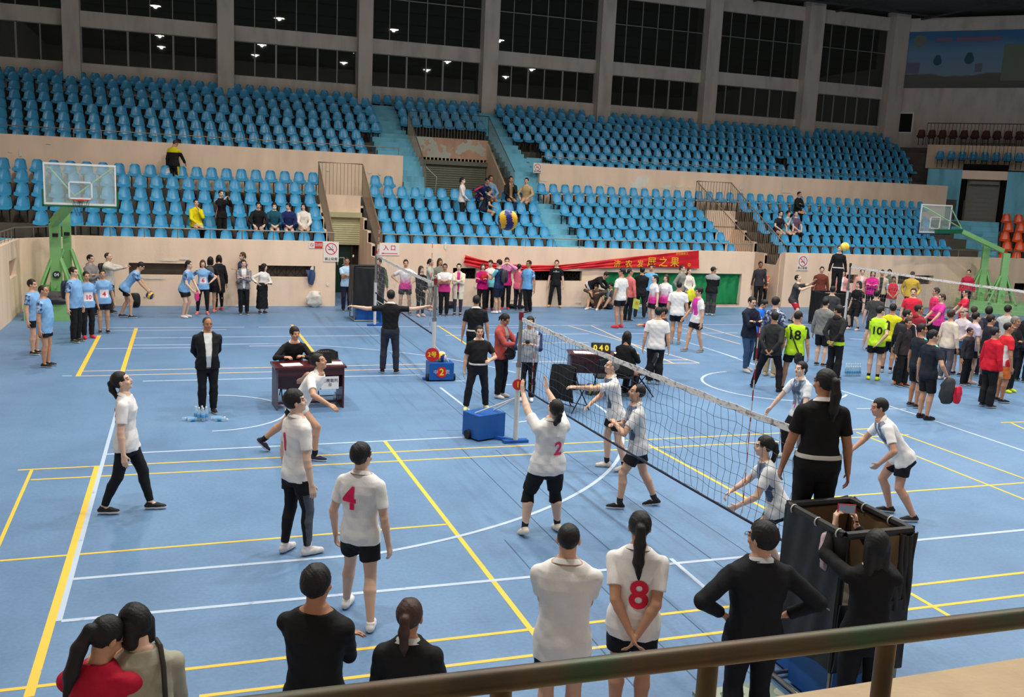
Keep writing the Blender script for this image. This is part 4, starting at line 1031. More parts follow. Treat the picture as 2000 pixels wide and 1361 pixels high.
    def sleeves(F, frac, infl, k=.013):
        for s_, e_, w_ in ((shR, eR, wR), (shL, eL, wL)):
            if frac <= 1: F.add(*cone_fn(s_, s_+(e_-s_)*frac, UA+infl, UA-(UA-EL)*frac+infl*1.5, clipb=True), k=k)
            else:
                F.add(*cone_fn(s_, e_, UA+infl, EL+infl), k=k); F.add(*cone_fn(e_, e_+(w_-e_)*(frac-1), EL+infl, WR+infl*.8+.004, clipb=True), k=.01)
    Tlo = np.min([pel+TC@A3(sx*.16*H, sy*.14*H, zz_*H) for sx in (1, -1) for sy in (1, -1) for zz_ in (-.3, .34)], 0); Thi = np.max([pel+TC@A3(sx*.16*H, sy*.14*H, zz_*H) for sx in (1, -1) for sy in (1, -1) for zz_ in (-.3, .34)], 0)
    alo = np.min([Tlo]+[q_-.07*H for q_ in (shR, shL, eR, eL, wR, wL)], 0); ahi = np.max([Thi]+[q_+.07*H for q_ in (shR, shL, eR, eL, wR, wL)], 0)
    TM = tm or fabric(tc); T2 = fabric(tc2) if isinstance(tc2, tuple) else (tc2 or fabric((40, 44, 60)))
    def spl(cn):
        L_ = zt(cn)/H; ax = np.abs(L_[:, 0]); m = np.zeros(len(cn), int)
        if split == 'sleeve': m[(ax > .115*B) | ((ax > .095*B) & (L_[:, 2] > .27))] = 1
        elif split == 'yoke': m[(L_[:, 2] > .225)] = 1
        elif split == 'lower': m[(L_[:, 2] < .10)] = 1
        elif split == 'lowest': m[(L_[:, 2] < .0)] = 1
        elif split == 'front': m[(ax < .06) & (L_[:, 1] > .01) & (L_[:, 2] > .04)] = 1
        elif split == 'frontpattern': m[(L_[:, 1] > -.005) & (L_[:, 2] > .06) & (ax < .085) & (ax+.2*L_[:, 2] > .03)] = 1
        elif split == 'side': m[(ax > .062) & (ax < .1) & (L_[:, 2] < .2)] = 1
        elif split == 'stripe': m[(np.abs(L_[:, 1]) < .012) & (ax > .085)] = 1
        elif split == 'backpanel': m[(L_[:, 1] < 0) & (ax < .055) & (L_[:, 2] > -.02)] = 1
        elif split == 'band': m[(L_[:, 2] < .19) & (L_[:, 2] > .06)] = 1
        return m
    mif = spl if split else None; mats = [TM, T2] if split else TM
    shirt = None
    if top in ('tee', 'polo', 'long', 'sweater', 'blouse'):
        fr_ = {'tee': .62, 'polo': .66}.get(top, 1.93); ii = .011 if top != 'sweater' else .02
        h0 = .02 if tuck else hem
        def fn(F): torso(F, ii, h0, .004 if tuck else .014); sleeves(F, fr_, ii if fr_ < 1 else ii*.9)
        shirt = garment('shirt', mats, fn, alo, ahi, mif=mif)
    elif top in ('jacket', 'suit', 'coat', 'puffer', 'open', 'hoodie'):
        op = {'open': .04, 'coat': .03}.get(top, 0); ii = .03 if top == 'puffer' else .019
        h0 = -.2 if top == 'coat' else (-.085 if top == 'suit' else -.05)
        if op: garment('shirt', fabric(inner), lambda F: torso(F, .008, -.03), Tlo, Thi)
        def fn(F): torso(F, ii, h0, .02, ztop=.330, op=op); sleeves(F, 1.9, ii*.85)
        shirt = garment('jacket', mats, fn, alo, ahi, mif=mif, A=.004 if top == 'puffer' else .003)
        if top == 'hoodie':
            hd = Field(nb-.12*H, nb+.12*H, c); hd.add(*ell_fn(nb+TC@A3(0, -.035, -.005)*H, TC, A3(.06, .035, .04)*H), k=.01); p, f = hd.mesh(); mk('hood', p, f, TM, ro)
    elif top == 'vest':
        shirt = garment('shirt', mats, lambda F: torso(F, .01, hem), Tlo, Thi, mif=mif)
    if collar:
        o_ = nb+TC@A3(0, .002, .008)*H
        def cf(u, v):
            a = PI/2+R(16)+(2*PI-R(32))*u; rr_ = NR+.009+(.004+.024*v)*(1 if v > .25 else .3); fr_ = max(0, math.sin(a))**6
            return Vector(o_+TC@A3(math.cos(a)*rr_*1.12, math.sin(a)*rr_, .014*s-(.030+.016*fr_)*s*v-.014*H*math.sin(a)*.8))
        MB().grid(cf, 30, 4, thick=-.004).build('collar', fabric(collar), ro, True)
    # lower garments
    def underhem(F):
        if tuck or top in ('vest',): return
        zc_ = (hem+.012 if top not in ('suit', 'coat') else -.06)*H
        F.full(lambda d, X, Y, Z: np.maximum(d, (X-pel[0])*TC[0][2]+(Y-pel[1])*TC[1][2]+(Z-pel[2])*TC[2][2]-zc_))
    BM = fabric(bc); llo = np.min([pel, aR, aL, kR, kL], 0)-.1*H; lhi = np.max([pel+TF@A3(0, 0, .08*H), aR, aL, kR, kL], 0)+.1*H
    def hips(F, ii):
        f, a, b = loft_fn(pel, TF, zs[:5], ws[:5]*1.0, ds[:5], ii, yo[:5], -.09*H, .055*H); F.add(f, a, b, .02); F.add(*ell_fn(pel+TF@A3(0, -.02*H, -.02*H), TF, A3(.085, .052, .058)*H*B+ii), k=.02)
    if bot in ('shorts', 'longshorts'):
        fq = .62 if bot == 'shorts' else .88
        def fn(F):
            hips(F, .012)
            for h_, k_, a_ in legs: F.add(*cone_fn(h_, h_+(k_-h_)*fq, TH+.014, TH-(TH-KN)*fq+.028, clipb=True), k=.02)
            underhem(F)
        garment('shorts', BM, fn, llo, lhi)
    elif bot in ('trousers', 'leggings', 'jeans', 'wide'):
        i1, i2 = {'leggings': (.010, .007), 'wide': (.02, .04), 'jeans': (.012, .012)}.get(bot, (.014, .020)); fq = .97 if bot != 'leggings' else .9
        def fn(F):
            hips(F, .01)
            for h_, k_, a_ in legs:
                m = k_+(a_-k_)*.3-A3(0, .006*H, 0); F.add(*cone_fn(h_, k_, TH+i1, KN+i1*1.05), k=.02); F.add(*cone_fn(k_, m, KN+i1*1.05, CA+i2*.7), k=.012)
                F.add(*cone_fn(m, m+(a_-m)*fq, CA+i2*.7, AN+i2*1.25, clipb=True), k=.01)
            underhem(F)
        bm_ = None; b2 = BM
        if bot2: bm_ = lambda cn: (np.abs((cn-pel)[:, 0]) > (.088*H)).astype(int)*((cn-pel)[:, 2] < .02).astype(int); b2 = [BM, fabric(bot2)]
        garment('leggings' if bot == 'leggings' else ('jeans' if bot == 'jeans' else 'trousers'), b2, fn, llo, lhi, mif=bm_)
    elif bot in ('skirt', 'longskirt'):
        L_ = .42 if bot == 'longskirt' else .24; zz_ = np.array([-L_, -.1, 0, .06])*H; w_ = np.array([.115 if bot == 'longskirt' else .11, .1, .1, .085])*H; d_ = np.array([.09, .075, .07, .058])*H
        garment('skirt', BM, lambda F: F.add(*loft_fn(pel, rotm(0, lean*.2, 0), zz_, w_, d_, .006), k=.01), llo-.05, lhi+.05, A=.005)
    if 'shorts' in extras and bot == 'leggings':
        garment('shorts', fabric((24, 24, 28)), lambda F: (hips(F, .018), [F.add(*cone_fn(h_, h_+(k_-h_)*.55, TH+.02, TH-(TH-KN)*.55+.03, clipb=True), k=.02) for h_, k_, a_ in legs], underhem(F)), llo, lhi)
    if 'kneepads' in extras:
        for h_, k_, a_ in legs:
            F = Field(k_-.1*H, k_+.1*H, c); F.add(*cone_fn(k_+(h_-k_)*.22, k_, KN+.02, KN+.013, clipa=True), k=.01); F.add(*cone_fn(k_, k_+(a_-k_)*.26, KN+.014, CA+.012, clipb=True), k=.01); p, f = F.mesh(); mk('knee_pad', p, f, fabric((22, 22, 24)), ro)
    if socks:
        for h_, k_, a_ in legs:
            F = Field(a_-.1*H, k_*.4+a_*.6+.07*H, c); F.add(*cone_fn(a_, a_+(k_-a_)*.2, AN+.006, AN+.011, clipb=True), k=0); p, f = F.mesh(); mk('sock', p, f, fabric(socks), ro)
    # shoes
    SO = mat('sole_%d_%d_%d' % sole, sole, .6); SM = fabric(shoe, .6)
    if shoe is not None:
        for a_, Fm in ffr:
            o_ = a_-Fm@A3(0, 0, .043*H)
            F = Field(o_-.2*s, o_+.21*s, min(c, .011)); t_ = lambda x_, y_, z_: o_+Fm@(A3(x_, y_, z_)*s)
            F.add(*cone_fn(t_(0, -.035, .036), t_(0, .07, .034), .037*s, .040*s), k=.01); F.add(*cone_fn(t_(0, .07, .034), t_(0, .145, .024), .041*s, .032*s), k=.015)
            F.add(*cone_fn(t_(0, -.012, .04), t_(0, -.008, .088), .040*s, .037*s, clipb=True), k=.015)
            def cl(d, X, Y, Z): return np.maximum(d, -((X-o_[0])*Fm[0][2]+(Y-o_[1])*Fm[1][2]+(Z-o_[2])*Fm[2][2]-.001))
            F.full(cl); p, f = F.mesh(); zc = ((p[f].mean(1)-o_)@Fm)[:, 2]
            mk('shoe', p, f, [SM, SO], ro, (zc < .031*s).astype(int))
    # ---- hair
    hm = HAIRM[hc]; hlo = hcn-.17*s; hhi = hcn+.17*s
    def hairf(nm, spec, thick, planes, extra=(), m=hm, jitter=True, lo_=hlo, hi_=hhi):
        F = Field(lo_, hi_, min(c, .0115)); F.add(*ell_fn(hp(0, -.0175, .027+thick*.25), HF, A3(.074+thick*.65, .088+thick*.95, .083+thick*1.25)*s), k=.0)
        if jitter: F.full(lambda d, X, Y, Z: np.where(d < 1, d+(.0008+thick*.05)*(np.sin(X*190+4*np.sin(Z*40+hx))*np.sin(Y*170+Z*30)+.9*np.sin(X*70+Y*55+1.5*np.sin(Z*30+hy))), d))
        def cut(d, X, Y, Z):
            q_ = [((X-hcn[0])*HF[0][i]+(Y-hcn[1])*HF[1][i]+(Z-hcn[2])*HF[2][i])/s for i in range(3)]
            if spec == 'box':
                m_ = None; zz2 = q_[2]+.0035*np.sin(q_[0]*110+hx); yy2 = q_[1]+.003*np.sin(q_[2]*130+hy)
                for (ym, zm) in planes: e = np.maximum(yy2-ym, zm-zz2); m_ = e if m_ is None else np.minimum(m_, e)
                m_ = m_*s
            else:
                m_ = None
                for (ny, nz, o0) in planes: e = (ny*q_[1]+nz*q_[2]-o0); m_ = e if m_ is None else np.maximum(m_, e)
            return np.maximum(d, m_)
        F.full(cut)
        for a_, b_, r0, r1 in extra: F.add(*cone_fn(a_, b_, r0*s, r1*s), k=.02*s)
        p, f = F.mesh(); return mk(nm, p, f, m, ro)
    def hline(y0, z0, y1, z1): # keep the side above the line
        dy, dz = y0-y1, z0-z1; L_ = math.hypot(dy, dz); ny, nz = dz/L_, -dy/L_; return (ny, nz, ny*y0+nz*z0)
    HS = {'short': (.013, [(9, .066), (.046, .002), (-.022, -.072)]), 'buzz': (.005, [(9, .072), (.04, .008), (-.025, -.062)]), 'thick': (.019, [(9, .052), (.05, -.012), (-.012, -.086)])}
    if hair in ('short', 'buzz', 'thick', 'flat'): t_, pl = HS['short' if hair == 'flat' else hair]; hairf('hair', 'box', t_, pl)
    elif hair == 'receding': hairf('hair', 'box', .005, [(.035, .05), (.03, .006), (-.03, -.058)], m=HAIRM['d'])
    elif hair in ('pony', 'bun', 'tied', 'longpony'):
        b0 = hp(0, -.098, .03)
        if hair == 'pony': ex = [(b0, hp(0, -.125, .025), .02, .026), (hp(0, -.125, .025), hp(0, -.135, -.05), .028, .033), (hp(0, -.135, -.05), hp(0, -.115, -.15), .033, .026), (hp(0, -.115, -.15), hp(0, -.10, -.21), .026, .010)]
        elif hair == 'longpony': ex = [(b0, hp(0, -.125, .03), .02, .028), (hp(0, -.125, .03), hp(0, -.14, -.08), .032, .042), (hp(0, -.14, -.08), hp(.0, -.125, -.22), .042, .040), (hp(0, -.125, -.22), hp(.012, -.11, -.36), .040, .010)]
        elif hair == 'bun': ex = [(hp(0, -.105, .035), hp(0, -.118, .035), .036, .036)]
        else: ex = [(b0, hp(0, -.118, -.02), .018, .02), (hp(0, -.118, -.02), hp(0, -.105, -.09), .02, .01)]
        hairf('hair', 'box', .013, [(9, .066), (.05, .004), (.0, -.03), (-.03, -.062)], ex, lo_=hcn-(.44 if hair == 'longpony' else .3)*s)
        if 'pony' in hair and dist < 16: MB().tube([Vector(hp(.02*math.cos(a), -.108+.006*math.sin(a)*0, .027+.02*math.sin(a))) for a in [2*PI*i/10 for i in range(10)]], .005*s, 5, closed=True).build('hair_tie', fabric((50, 44, 46)), ro, True)
    elif hair in ('bob', 'long'):
        dn = A3(0, 0, -1); e1 = .10 if hair == 'bob' else .26
        q0 = hp(0, -.05, -.02); ex = []
        for sx in (-.055, 0, .055):
            ex.append((hp(sx, -.045, 0), hp(sx*1.05, -.055, 0)+dn*e1*s, .040, .034 if hair == 'bob' else .030))
        for sx in (-1, 1): ex.append((hp(.062*sx, -.02, .0), hp(.066*sx, -.022, 0)+dn*(.095 if hair == 'bob' else .2)*s, .028, .024))
        for sx in (-1, 1): ex.append((hp(.068*sx, .01, .02), hp(.07*sx, .012, 0)+dn*(.09 if hair == 'bob' else .13)*s, .018, .014))
        hairf('hair', 'box', .015, [(9, .046), (.055, -.02), (.01, -.09)], ex, lo_=hcn-.42*s)
    elif hair == 'cap':
        hairf('hair', 'and', .008, [hline(.08, .05, -.085, -.06)])
        F = Field(hlo, hhi, min(c, .0115)); F.add(*ell_fn(hp(0, -.008, .03), HF, A3(.083, .1, .092)*s), k=0)
        o0 = hp(0, 0, .04); nn = HF[:, 2]; F.full(lambda d, X, Y, Z: np.maximum(d, -((X-o0[0])*nn[0]+(Y-o0[1])*nn[1]+(Z-o0[2])*nn[2])))
        F.add(*ell_fn(hp(0, .115, .043), HF, A3(.058, .055, .009)*s), k=.004); p, f = F.mesh(); mk('cap', p, f, fabric(capc), ro)
    if 'glasses' in extras:
        g = MB()
        for sx in (-1, 1):
            g.tube([Vector(hp(sx*.034+.019*math.cos(a), .104, .006+.014*math.sin(a))) for a in [2*PI*i/12 for i in range(12)]], .0018, 5, closed=True); g.tube([Vector(hp(sx*.053, .104, .01)), Vector(hp(sx*.078, .0, .006))], .0018, 5)
        g.tube([Vector(hp(-.015, .104, .008)), Vector(hp(.015, .104, .008))], .0018, 5); g.build('glasses', mat('glasses_frame', (40, 34, 34), .3), ro, True)
    if 'mask' in extras:
        F = Field(hlo, hhi, min(c, .01)); F.add(*ell_fn(hp(0, .022, -.045), HF, A3(.064, .078, .06)*s), k=0)
        def cut(d, X, Y, Z):
            q_ = [((X-hcn[0])*HF[0][i]+(Y-hcn[1])*HF[1][i]+(Z-hcn[2])*HF[2][i])/s for i in range(3)]; return np.maximum(np.maximum(d, q_[2]+.012), .03-q_[1])
        F.full(cut); p, f = F.mesh(); mk('face_mask', p, f, fabric((206, 222, 232)), ro)
    if 'belt' in extras:
        f, a, b = loft_fn(pel, TC, zs, ws, ds, .022, yo, .028*H, .050*H); F = Field(Tlo, Thi, min(c, .009)); F.add(f, a, b, 0); p, fc = F.mesh(); mk('belt', p, fc, fabric((212, 210, 204)), ro)
    # ---- lettering on the shirt, laid on the cloth by ray casting
    if num and shirt:
        for (txt, sz, cx_, cz_, sgn, col, fl) in ([num] if isinstance(num[0], str) else num):
            cu = bpy.data.curves.new('jersey_number', 'FONT'); cu.body = txt; cu.size = sz*H; cu.align_x = 'CENTER'; cu.align_y = 'CENTER'; cu.offset = .006*sz/.14; cu.resolution_u = 4
            jn_ = 'number_patch' if txt == '■' else 'jersey_number'; o_ = bpy.data.objects.new('t', cu); COL.objects.link(o_); dg_ = bpy.context.evaluated_depsgraph_get(); me = bpy.data.meshes.new_from_object(o_.evaluated_get(dg_)); bpy.data.objects.remove(o_)
            bm = bmesh.new(); bm.from_mesh(me); 
            for ax, n3 in ((0, (1, 0, 0)), (1, (0, 1, 0))):
                vals = [v.co[ax] for v in bm.verts]; a0, b0_ = min(vals), max(vals); st_ = .018*H
                for k in range(1, int((b0_-a0)/st_)+1): bmesh.ops.bisect_plane(bm, geom=bm.verts[:]+bm.edges[:]+bm.faces[:], plane_co=[(a0+k*st_) if i == ax else 0 for i in range(3)], plane_no=n3)
            bv = BVHTree.FromPolygons([v.co[:] for v in shirt.data.vertices], [p_.vertices[:] for p_ in shirt.data.polygons])
            miss = False
            for v in bm.verts:
                # sgn -1: on the back (seen from behind x runs to the person's right)
                lx = (v.co.x if sgn < 0 else -v.co.x)+cx_*H; q_ = pel+TC@A3(lx, sgn*.3, v.co.y+cz_*H); dr = TC@A3(0, -sgn, 0)
                hit = bv.ray_cast(Vector(q_), Vector(dr), 1.0)
                v.co = (hit[0]-Vector(dr)*(.004 if txt == '■' else .0065)) if hit[0] is not None else Vector(q_+dr*(.3-ds.max()-.02))
            if sgn < 0: pass
            bm.to_mesh(me); bm.free(); me.materials.clear(); me.materials.append(fabric(col)); no = bpy.data.objects.new(jn_, me); COL.objects.link(no); no.parent = ro
    rt = Matrix.Rotation(rz, 3, 'Z')
    if name: pass
    tw = lambda q_: root+rt@Vector(q_)
    PR[(hx, hy) if hy else (hx, 0)] = None
    res_ = dict(root=ro, rz=rz, H=H, s=s, R=tw(pR), L=tw(pL), wR=tw(wR), wL=tw(wL), head=tw(hcn), hp=lambda x, y, z_: tw(hp(x, y, z_)), sh=tw(pel+TC@A3(0, -.12*H, .18*H)), loc=lambda x, y, z_: tw(A3(x, y, z_)*H), tor=lambda x, y, z_: tw(pel+TC@(A3(x, y, z_)*H)), rt=rt)
    PR[(hx, hy)] = res_; return res_
P = person
WHITE = (232, 230, 226); NAVY = (28, 32, 52); BLK = (24, 24, 27); LBT = (128, 176, 222); RED4 = (222, 44, 96)
CAMO = camo_fabric('blue_camo_sleeve', [(34, 44, 72), (92, 122, 168), (150, 188, 224)], 14, (.44, .56))
BRUSH = camo_fabric('grey_brush_pattern', [(70, 84, 108), (128, 140, 158), (222, 226, 230)], 7, (.47, .58), (2.2, 1, .8))
ORNG = camo_fabric('orange_red_pattern', [(40, 70, 170), (214, 92, 40), (232, 190, 150)], 10, (.4, .56))
FLOR = camo_fabric('blue_floral_pattern', [(40, 46, 72), (96, 108, 140), (190, 198, 214)], 16, (.48, .6))
PLAID = plaid_fabric('dark_plaid', (226, 220, 216), (44, 44, 56), 9)
STRP = plaid_fabric('narrow_stripes', (220, 216, 212), (36, 36, 42), 14, True)
GRAD = lambda: gradient_fabric((206, 40, 138), (236, 232, 234), .3, .62)
FAIR = (222, 184, 160)
# ---- the match in front
W3 = P(262, 720, (250, 1000), 80, 'woman with high ponytail in white number 3 shirt looking up at the left end line', top='polo', tc=WHITE, num=('3', .15, .015, .17, -1, RED4, 0), bot='leggings', bc=BLK, hair='pony', fem=True,
       feet={'r': (.03, -.15, 0, 5, 0), 'l': (-.05, .14, 0, 0, 0)}, head=(0, -22), collar=WHITE, sole=(225, 222, 216), skin=FAIR)
P(404, 619, (406, 806), 8, 'balding man in open black jacket over white polo, hands behind back, near water bottles', top='open', tc=BLK, bc=BLK, rh='back', lh='back', hair='receding', belly=.028, collar=WHITE, head=(-12, 4), build=1.08, skin=(176, 124, 92))
P(605, 685, None, 68, 'man in white polo lunging with arms spread in front of the scoring table', H=1.74, top='polo', tc=WHITE, bot='shorts', bc=BLK, hair='short', lean=33, head=(0, -20), pz=.44, pxy=(0, .03), feet={'r': (.08, .2, 0, 0, 0), 'l': (-.04, -.32, .03, 0, 38)}, knee={'l': (0, .4, -.5)},
  rh=((.26, .38, .52), (1, -.3, -.3)), lh=((-.30, -.06, .58), (-.4, -1, .2)), collar=WHITE, shoe=(40, 44, 60), sole=(215, 214, 212), socks=(30, 30, 34), at=tuple(G(576, 890)))
P(570, 762, (578, 1080), 118, 'tall man in white number 1 polo and black leggings with white and black sneakers', top='polo', tc=WHITE, bot='leggings', bc=BLK, bot2=(84, 86, 92), extras=('shorts',), hair='thick', head=(25, -12), num=('1', .15, -.01, .17, -1, RED4, 0), collar=WHITE,
  feet={'r': (.07, .04, 0, 5, 0), 'l': (-.05, -.05, 0, -25, 0)}, shoe=(214, 212, 210), sole=(226, 224, 222), socks=(226, 226, 226), skin=FAIR)
P(708, 862, (700, 1210), 152, 'man in white number 4 polo and black shorts stepping forward, seen from behind', top='polo', tc=WHITE, bot='shorts', bc=BLK, hair='thick', num=('4', .17, -.03, .19, -1, (222, 36, 88), 0), collar=WHITE,
  feet={'r': (.12, -.09, .0, -18, 0), 'l': (-.13, .10, 0, -10, 0)}, shoe=(226, 224, 222), sole=(232, 230, 228), head=(18, -4), lh=((-.16, .02, .46), (-.6, -1, .1)), build=1.03)
P(1086, 765, (1062, 1046), -152, 'woman in white number 2 polo and knee pads setting with both hands raised', top='polo', tc=WHITE, bot='longshorts', bc=BLK, hair='pony', fem=True, build=1.2, extras=('kneepads',), num=('2', .13, .03, .13, -1, (222, 60, 110), 0), collar=WHITE, H=1.66,
  feet={'l': (-.14, .02, .02, 0, 20), 'r': (.13, .05, 0, 10, 10)}, lean=-6, head=(0, -35), rh=((.07, .22, 1.0), (1, .5, -.4)), lh=((-.10, .24, .97), (-1, .5, -.4)), curl=.25, shoe=(214, 202, 186), sole=(226, 220, 208), socks=(40, 40, 44), skin=FAIR, rdir=(0, .25, 1), ldir=(0, .3, 1))
P(1196, 706, (1195, 915), -80, 'grey haired man across the net reaching one arm forward', top='polo', tc=WHITE, tc2=BRUSH, split='frontpattern', bot='shorts', bc=BLK, hair='buzz', hc='g', lean=12, head=(0, -14), collar=WHITE,
  feet={'r': (.05, .04, 0, 0, 0), 'l': (-.07, -.1, 0, -20, 0)}, lh=((-.05, .42, .73), (-.7, -.3, -.8)), rh=((.1, .22, .55), (.8, -.6, 0)), shoe=(206, 196, 186), socks=(40, 40, 44), build=1.05, H=1.62)
P(1228, 745, (1238, 990), -82, 'man across the net in white and grey polo with hands joined at his waist', top='polo', tc=(214, 216, 218), tc2=BRUSH, split='frontpattern', bot='shorts', bc=BLK, hair='buzz', lean=8, head=(0, -14), collar=WHITE,
  feet={'r': (.06, -.17, 0, 0, 10), 'l': (-.06, .12, 0, 0, 0)}, lh=((-.02, .19, .66), (-.9, -.4, -.3)), rh=((.03, .19, .64), (.9, -.5, -.3)), shoe=BLK, sole=(215, 214, 212), socks=(44, 44, 48), H=1.64)
P(945, 636, (930, 800), 12, 'referee in black polo blowing a whistle beside the far net post', top='polo', tc=BLK, tc2=(30, 30, 34), bot='trousers', bc=(28, 28, 34), hair='short', collar=WHITE, extras=('belt',), tuck=True, feet={'r': (.13, .02, 0, 18, 0), 'l': (-.12, -.04, 0, -15, 0)},
  lh=((-.10, .16, .62), (-.8, -.3, -.6)), curll=1.0, shoe=(212, 210, 150), build=1.08, belly=.02)
P(968, 611, (975, 776), 62, 'woman in rust red cardigan and striped shirt looking down at her phone', top='open', tc=(168, 74, 66), bot='trousers', bc=BLK, hair='tied', fem=True, lh=((-.03, .24, .66), (-.8, -.2, -.8)), rh=((.04, .24, .66), (.8, -.2, -.8)), head=(0, 28), inner=(150, 146, 144), shoe=(222, 214, 210), curl=1.0, build=1.08)
P(1036, 618, (1028, 782), -4, 'person in grey hooded jacket with navy sleeve standing behind the net post', top='hoodie', tc=(166, 170, 176), tc2=(38, 52, 92), split='sleeve', bot='trousers', bc=BLK, hair='short', lh='phone', rh='phone', head=(0, 5), shoe=(222, 222, 220), curl=.9, build=1.1)
P(931, 577, None, 178, 'referee in black polo seen from behind beyond the whistling referee', H=1.66, top='polo', tc=BLK, bot='trousers', bc=BLK, hair='short', collar=WHITE, extras=('belt',), tuck=True, build=1.08)
P(763, 567, (760, 729), 176, 'line judge in black polo seen from behind with both arms stretched out sideways', top='polo', tc=BLK, bot='trousers', bc=(44, 48, 60), hair='short', collar=WHITE, tuck=True, feet={'r': (.08, 0, 0, 12, 0), 'l': (-.08, 0, 0, -12, 0)},
  rh=((.42, .02, .82), (.1, -.3, -1)), lh=((-.44, .0, .79), (-.1, -.3, -1)), curl=1.1, curll=.6, shoe=BLK, build=1.02)
P(1480, 866, None, -82, 'woman with ponytail crouching behind the near end of the net', H=1.60, top='polo', tc=(214, 216, 218), tc2=BRUSH, split='frontpattern', bot='longshorts', bc=BLK, hair='pony', fem=True, at=tuple(G(1508, 1118)), pz=.47, lean=22, head=(0, 0),
  rh=((.12, .30, .50), (.9, -.6, 0)), lh=((-.1, .27, .47), (-.8, -.7, 0)), feet={'r': (.06, -.05, 0, 0, 0), 'l': (-.06, .1, 0, 0, 0)}, skin=FAIR, curl=.9, curll=.9)
P(1572, 735, (1558, 898), -42, 'woman in white and grey polo and black trousers crouching across the net, facing left', top='polo', tc=(222, 224, 226), tc2=BRUSH, split='frontpattern', bot='trousers', bc=BLK, hair='tied', fem=True, lean=14, H=1.6, pz=.49, head=(5, -5), collar=WHITE, num=('7', .06, .03, .06, 1, (214, 40, 110), 0),
  rh=((.2, .22, .48), (.7, -.8, 0)), lh=((-.15, .2, .46), (-.7, -.8, 0)), feet={'r': (.12, .05, 0, 12, 0), 'l': (-.08, 0, 0, -10, 0)}, shoe=(206, 214, 196), skin=FAIR)
P(1712, 787, (1748, 1008), -72, 'man in white polo leaning forward with hands near his knees, right of the net', top='polo', tc=WHITE, tc2=BRUSH, split='frontpattern', bot='shorts', bc=BLK, hair='short', lean=36, H=1.68, pz=.485, head=(0, 5), collar=WHITE,
  rh=((.12, .34, .46), (.8, -.5, 0)), lh=((-.14, .20, .44), (-.8, -.6, 0)), feet={'r': (.08, .02, 0, 10, 0), 'l': (-.1, -.1, 0, -8, 0)}, knee={'l': (0, 1, .3)}, curl=.6, skin=(196, 146, 118))
gr = G(1615, 722, 2.57)
P(1615, 722, None, -163, 'woman referee in black with white belt standing on the close referee stand', H=1.62, at=(gr.x, gr.y, .95), top='polo', tc=(22, 22, 24), bot='wide', bc=(22, 22, 24), hair='longpony', fem=True, collar=WHITE, extras=('belt',), tuck=True, head=(-30, 0), build=1.1, rh='side', lh=((-.16, .06, .47), (-.5, -1, .1)))
# ---- near edge, backs to the camera
P(618, 1106, None, 158, 'man in black sweater with folded arms at the near wall, seen from behind', H=1.68, top='long', tc=(24, 26, 28), bot='trousers', bc=BLK, hair='thick', rh='cross', lh='cross', head=(12, 0), build=1.06)
P(800, 1172, None, 172, 'woman in black suit jacket with low brown ponytail at the near wall', H=1.56, top='suit', tc=(26, 28, 30), bot='trousers', bc=BLK, hair='pony', hc='b', fem=True, head=(6, 4), collar=(190, 190, 186), rh='clasp', lh='clasp')
P(1112, 1022, None, 179, 'broad man with cropped hair in plain white polo, seen from behind', H=1.70, top='polo', tc=WHITE, bot='shorts', bc=BLK, hair='buzz', rh='cross', lh='cross', build=1.12, collar=WHITE, hem=-.09, hc='k')
P(1252, 1000, None, 176, 'woman with long ponytail in white number 8 polo holding her hands behind her back', H=1.68, top='polo', tc=WHITE, bot='shorts', bc=BLK, hair='longpony', fem=True, rh=((.03, -.115, .50), (1, -.5, 0)), lh=((-.0, -.12, .51), (-1, -.5, 0)), num=('8', .17, .02, .13, -1, (214, 40, 66), 0), collar=WHITE, hem=-.07, build=1.08, head=(-8, 0))
P(1492, 1020, None, -160, 'man in black suit and glasses with hands on hips before the referee stand', H=1.72, top='suit', tc=(24, 26, 30), bot='trousers', bc=(24, 24, 28), hair='thick', rh='hips', lh='hips', extras=('glasses',), head=(-38, -4), build=1.1, collar=(206, 208, 212), skin=(196, 150, 124))
PH = P(1715, 1036, None, -162, 'long haired woman in black raising a red phone beside the referee stand', H=1.63, top='long', tc=(22, 22, 24), bot='trousers', bc=BLK, hair='long', fem=True, lh=((-.12, .23, .93), (-.8, .1, -.7)), rh=((-.02, .24, .93), (.6, .2, -.8)), head=(-10, -2), curl=.9, curll=.9, ldir=(0, .1, 1), rdir=(-.15, .1, 1), build=1.04, skin=FAIR)
RJ = P(182, 1216, None, 158, 'woman in red track jacket with black ponytail in the bottom left corner', H=1.60, top='jacket', tc=(186, 26, 56), bot='trousers', bc=BLK, hair='longpony', fem=True, head=(42, 26), rh=((.08, .24, .78), (.9, -.1, -.7)), lh=((-.02, .22, .76), (-.6, -.1, -.8)), curl=.8, lean=6)
GJ = P(276, 1190, None, -172, 'woman in grey green jacket with bag strap looking at a camera screen, bottom left', H=1.62, top='jacket', tc=(164, 162, 144), bot='trousers', bc=BLK, hair='bob', fem=True, head=(-28, 24), lh=((-.10, .26, .76), (-.8, -.1, -.7)), rh='clasp', curll=.35, build=1.08, lean=5, skin=FAIR)
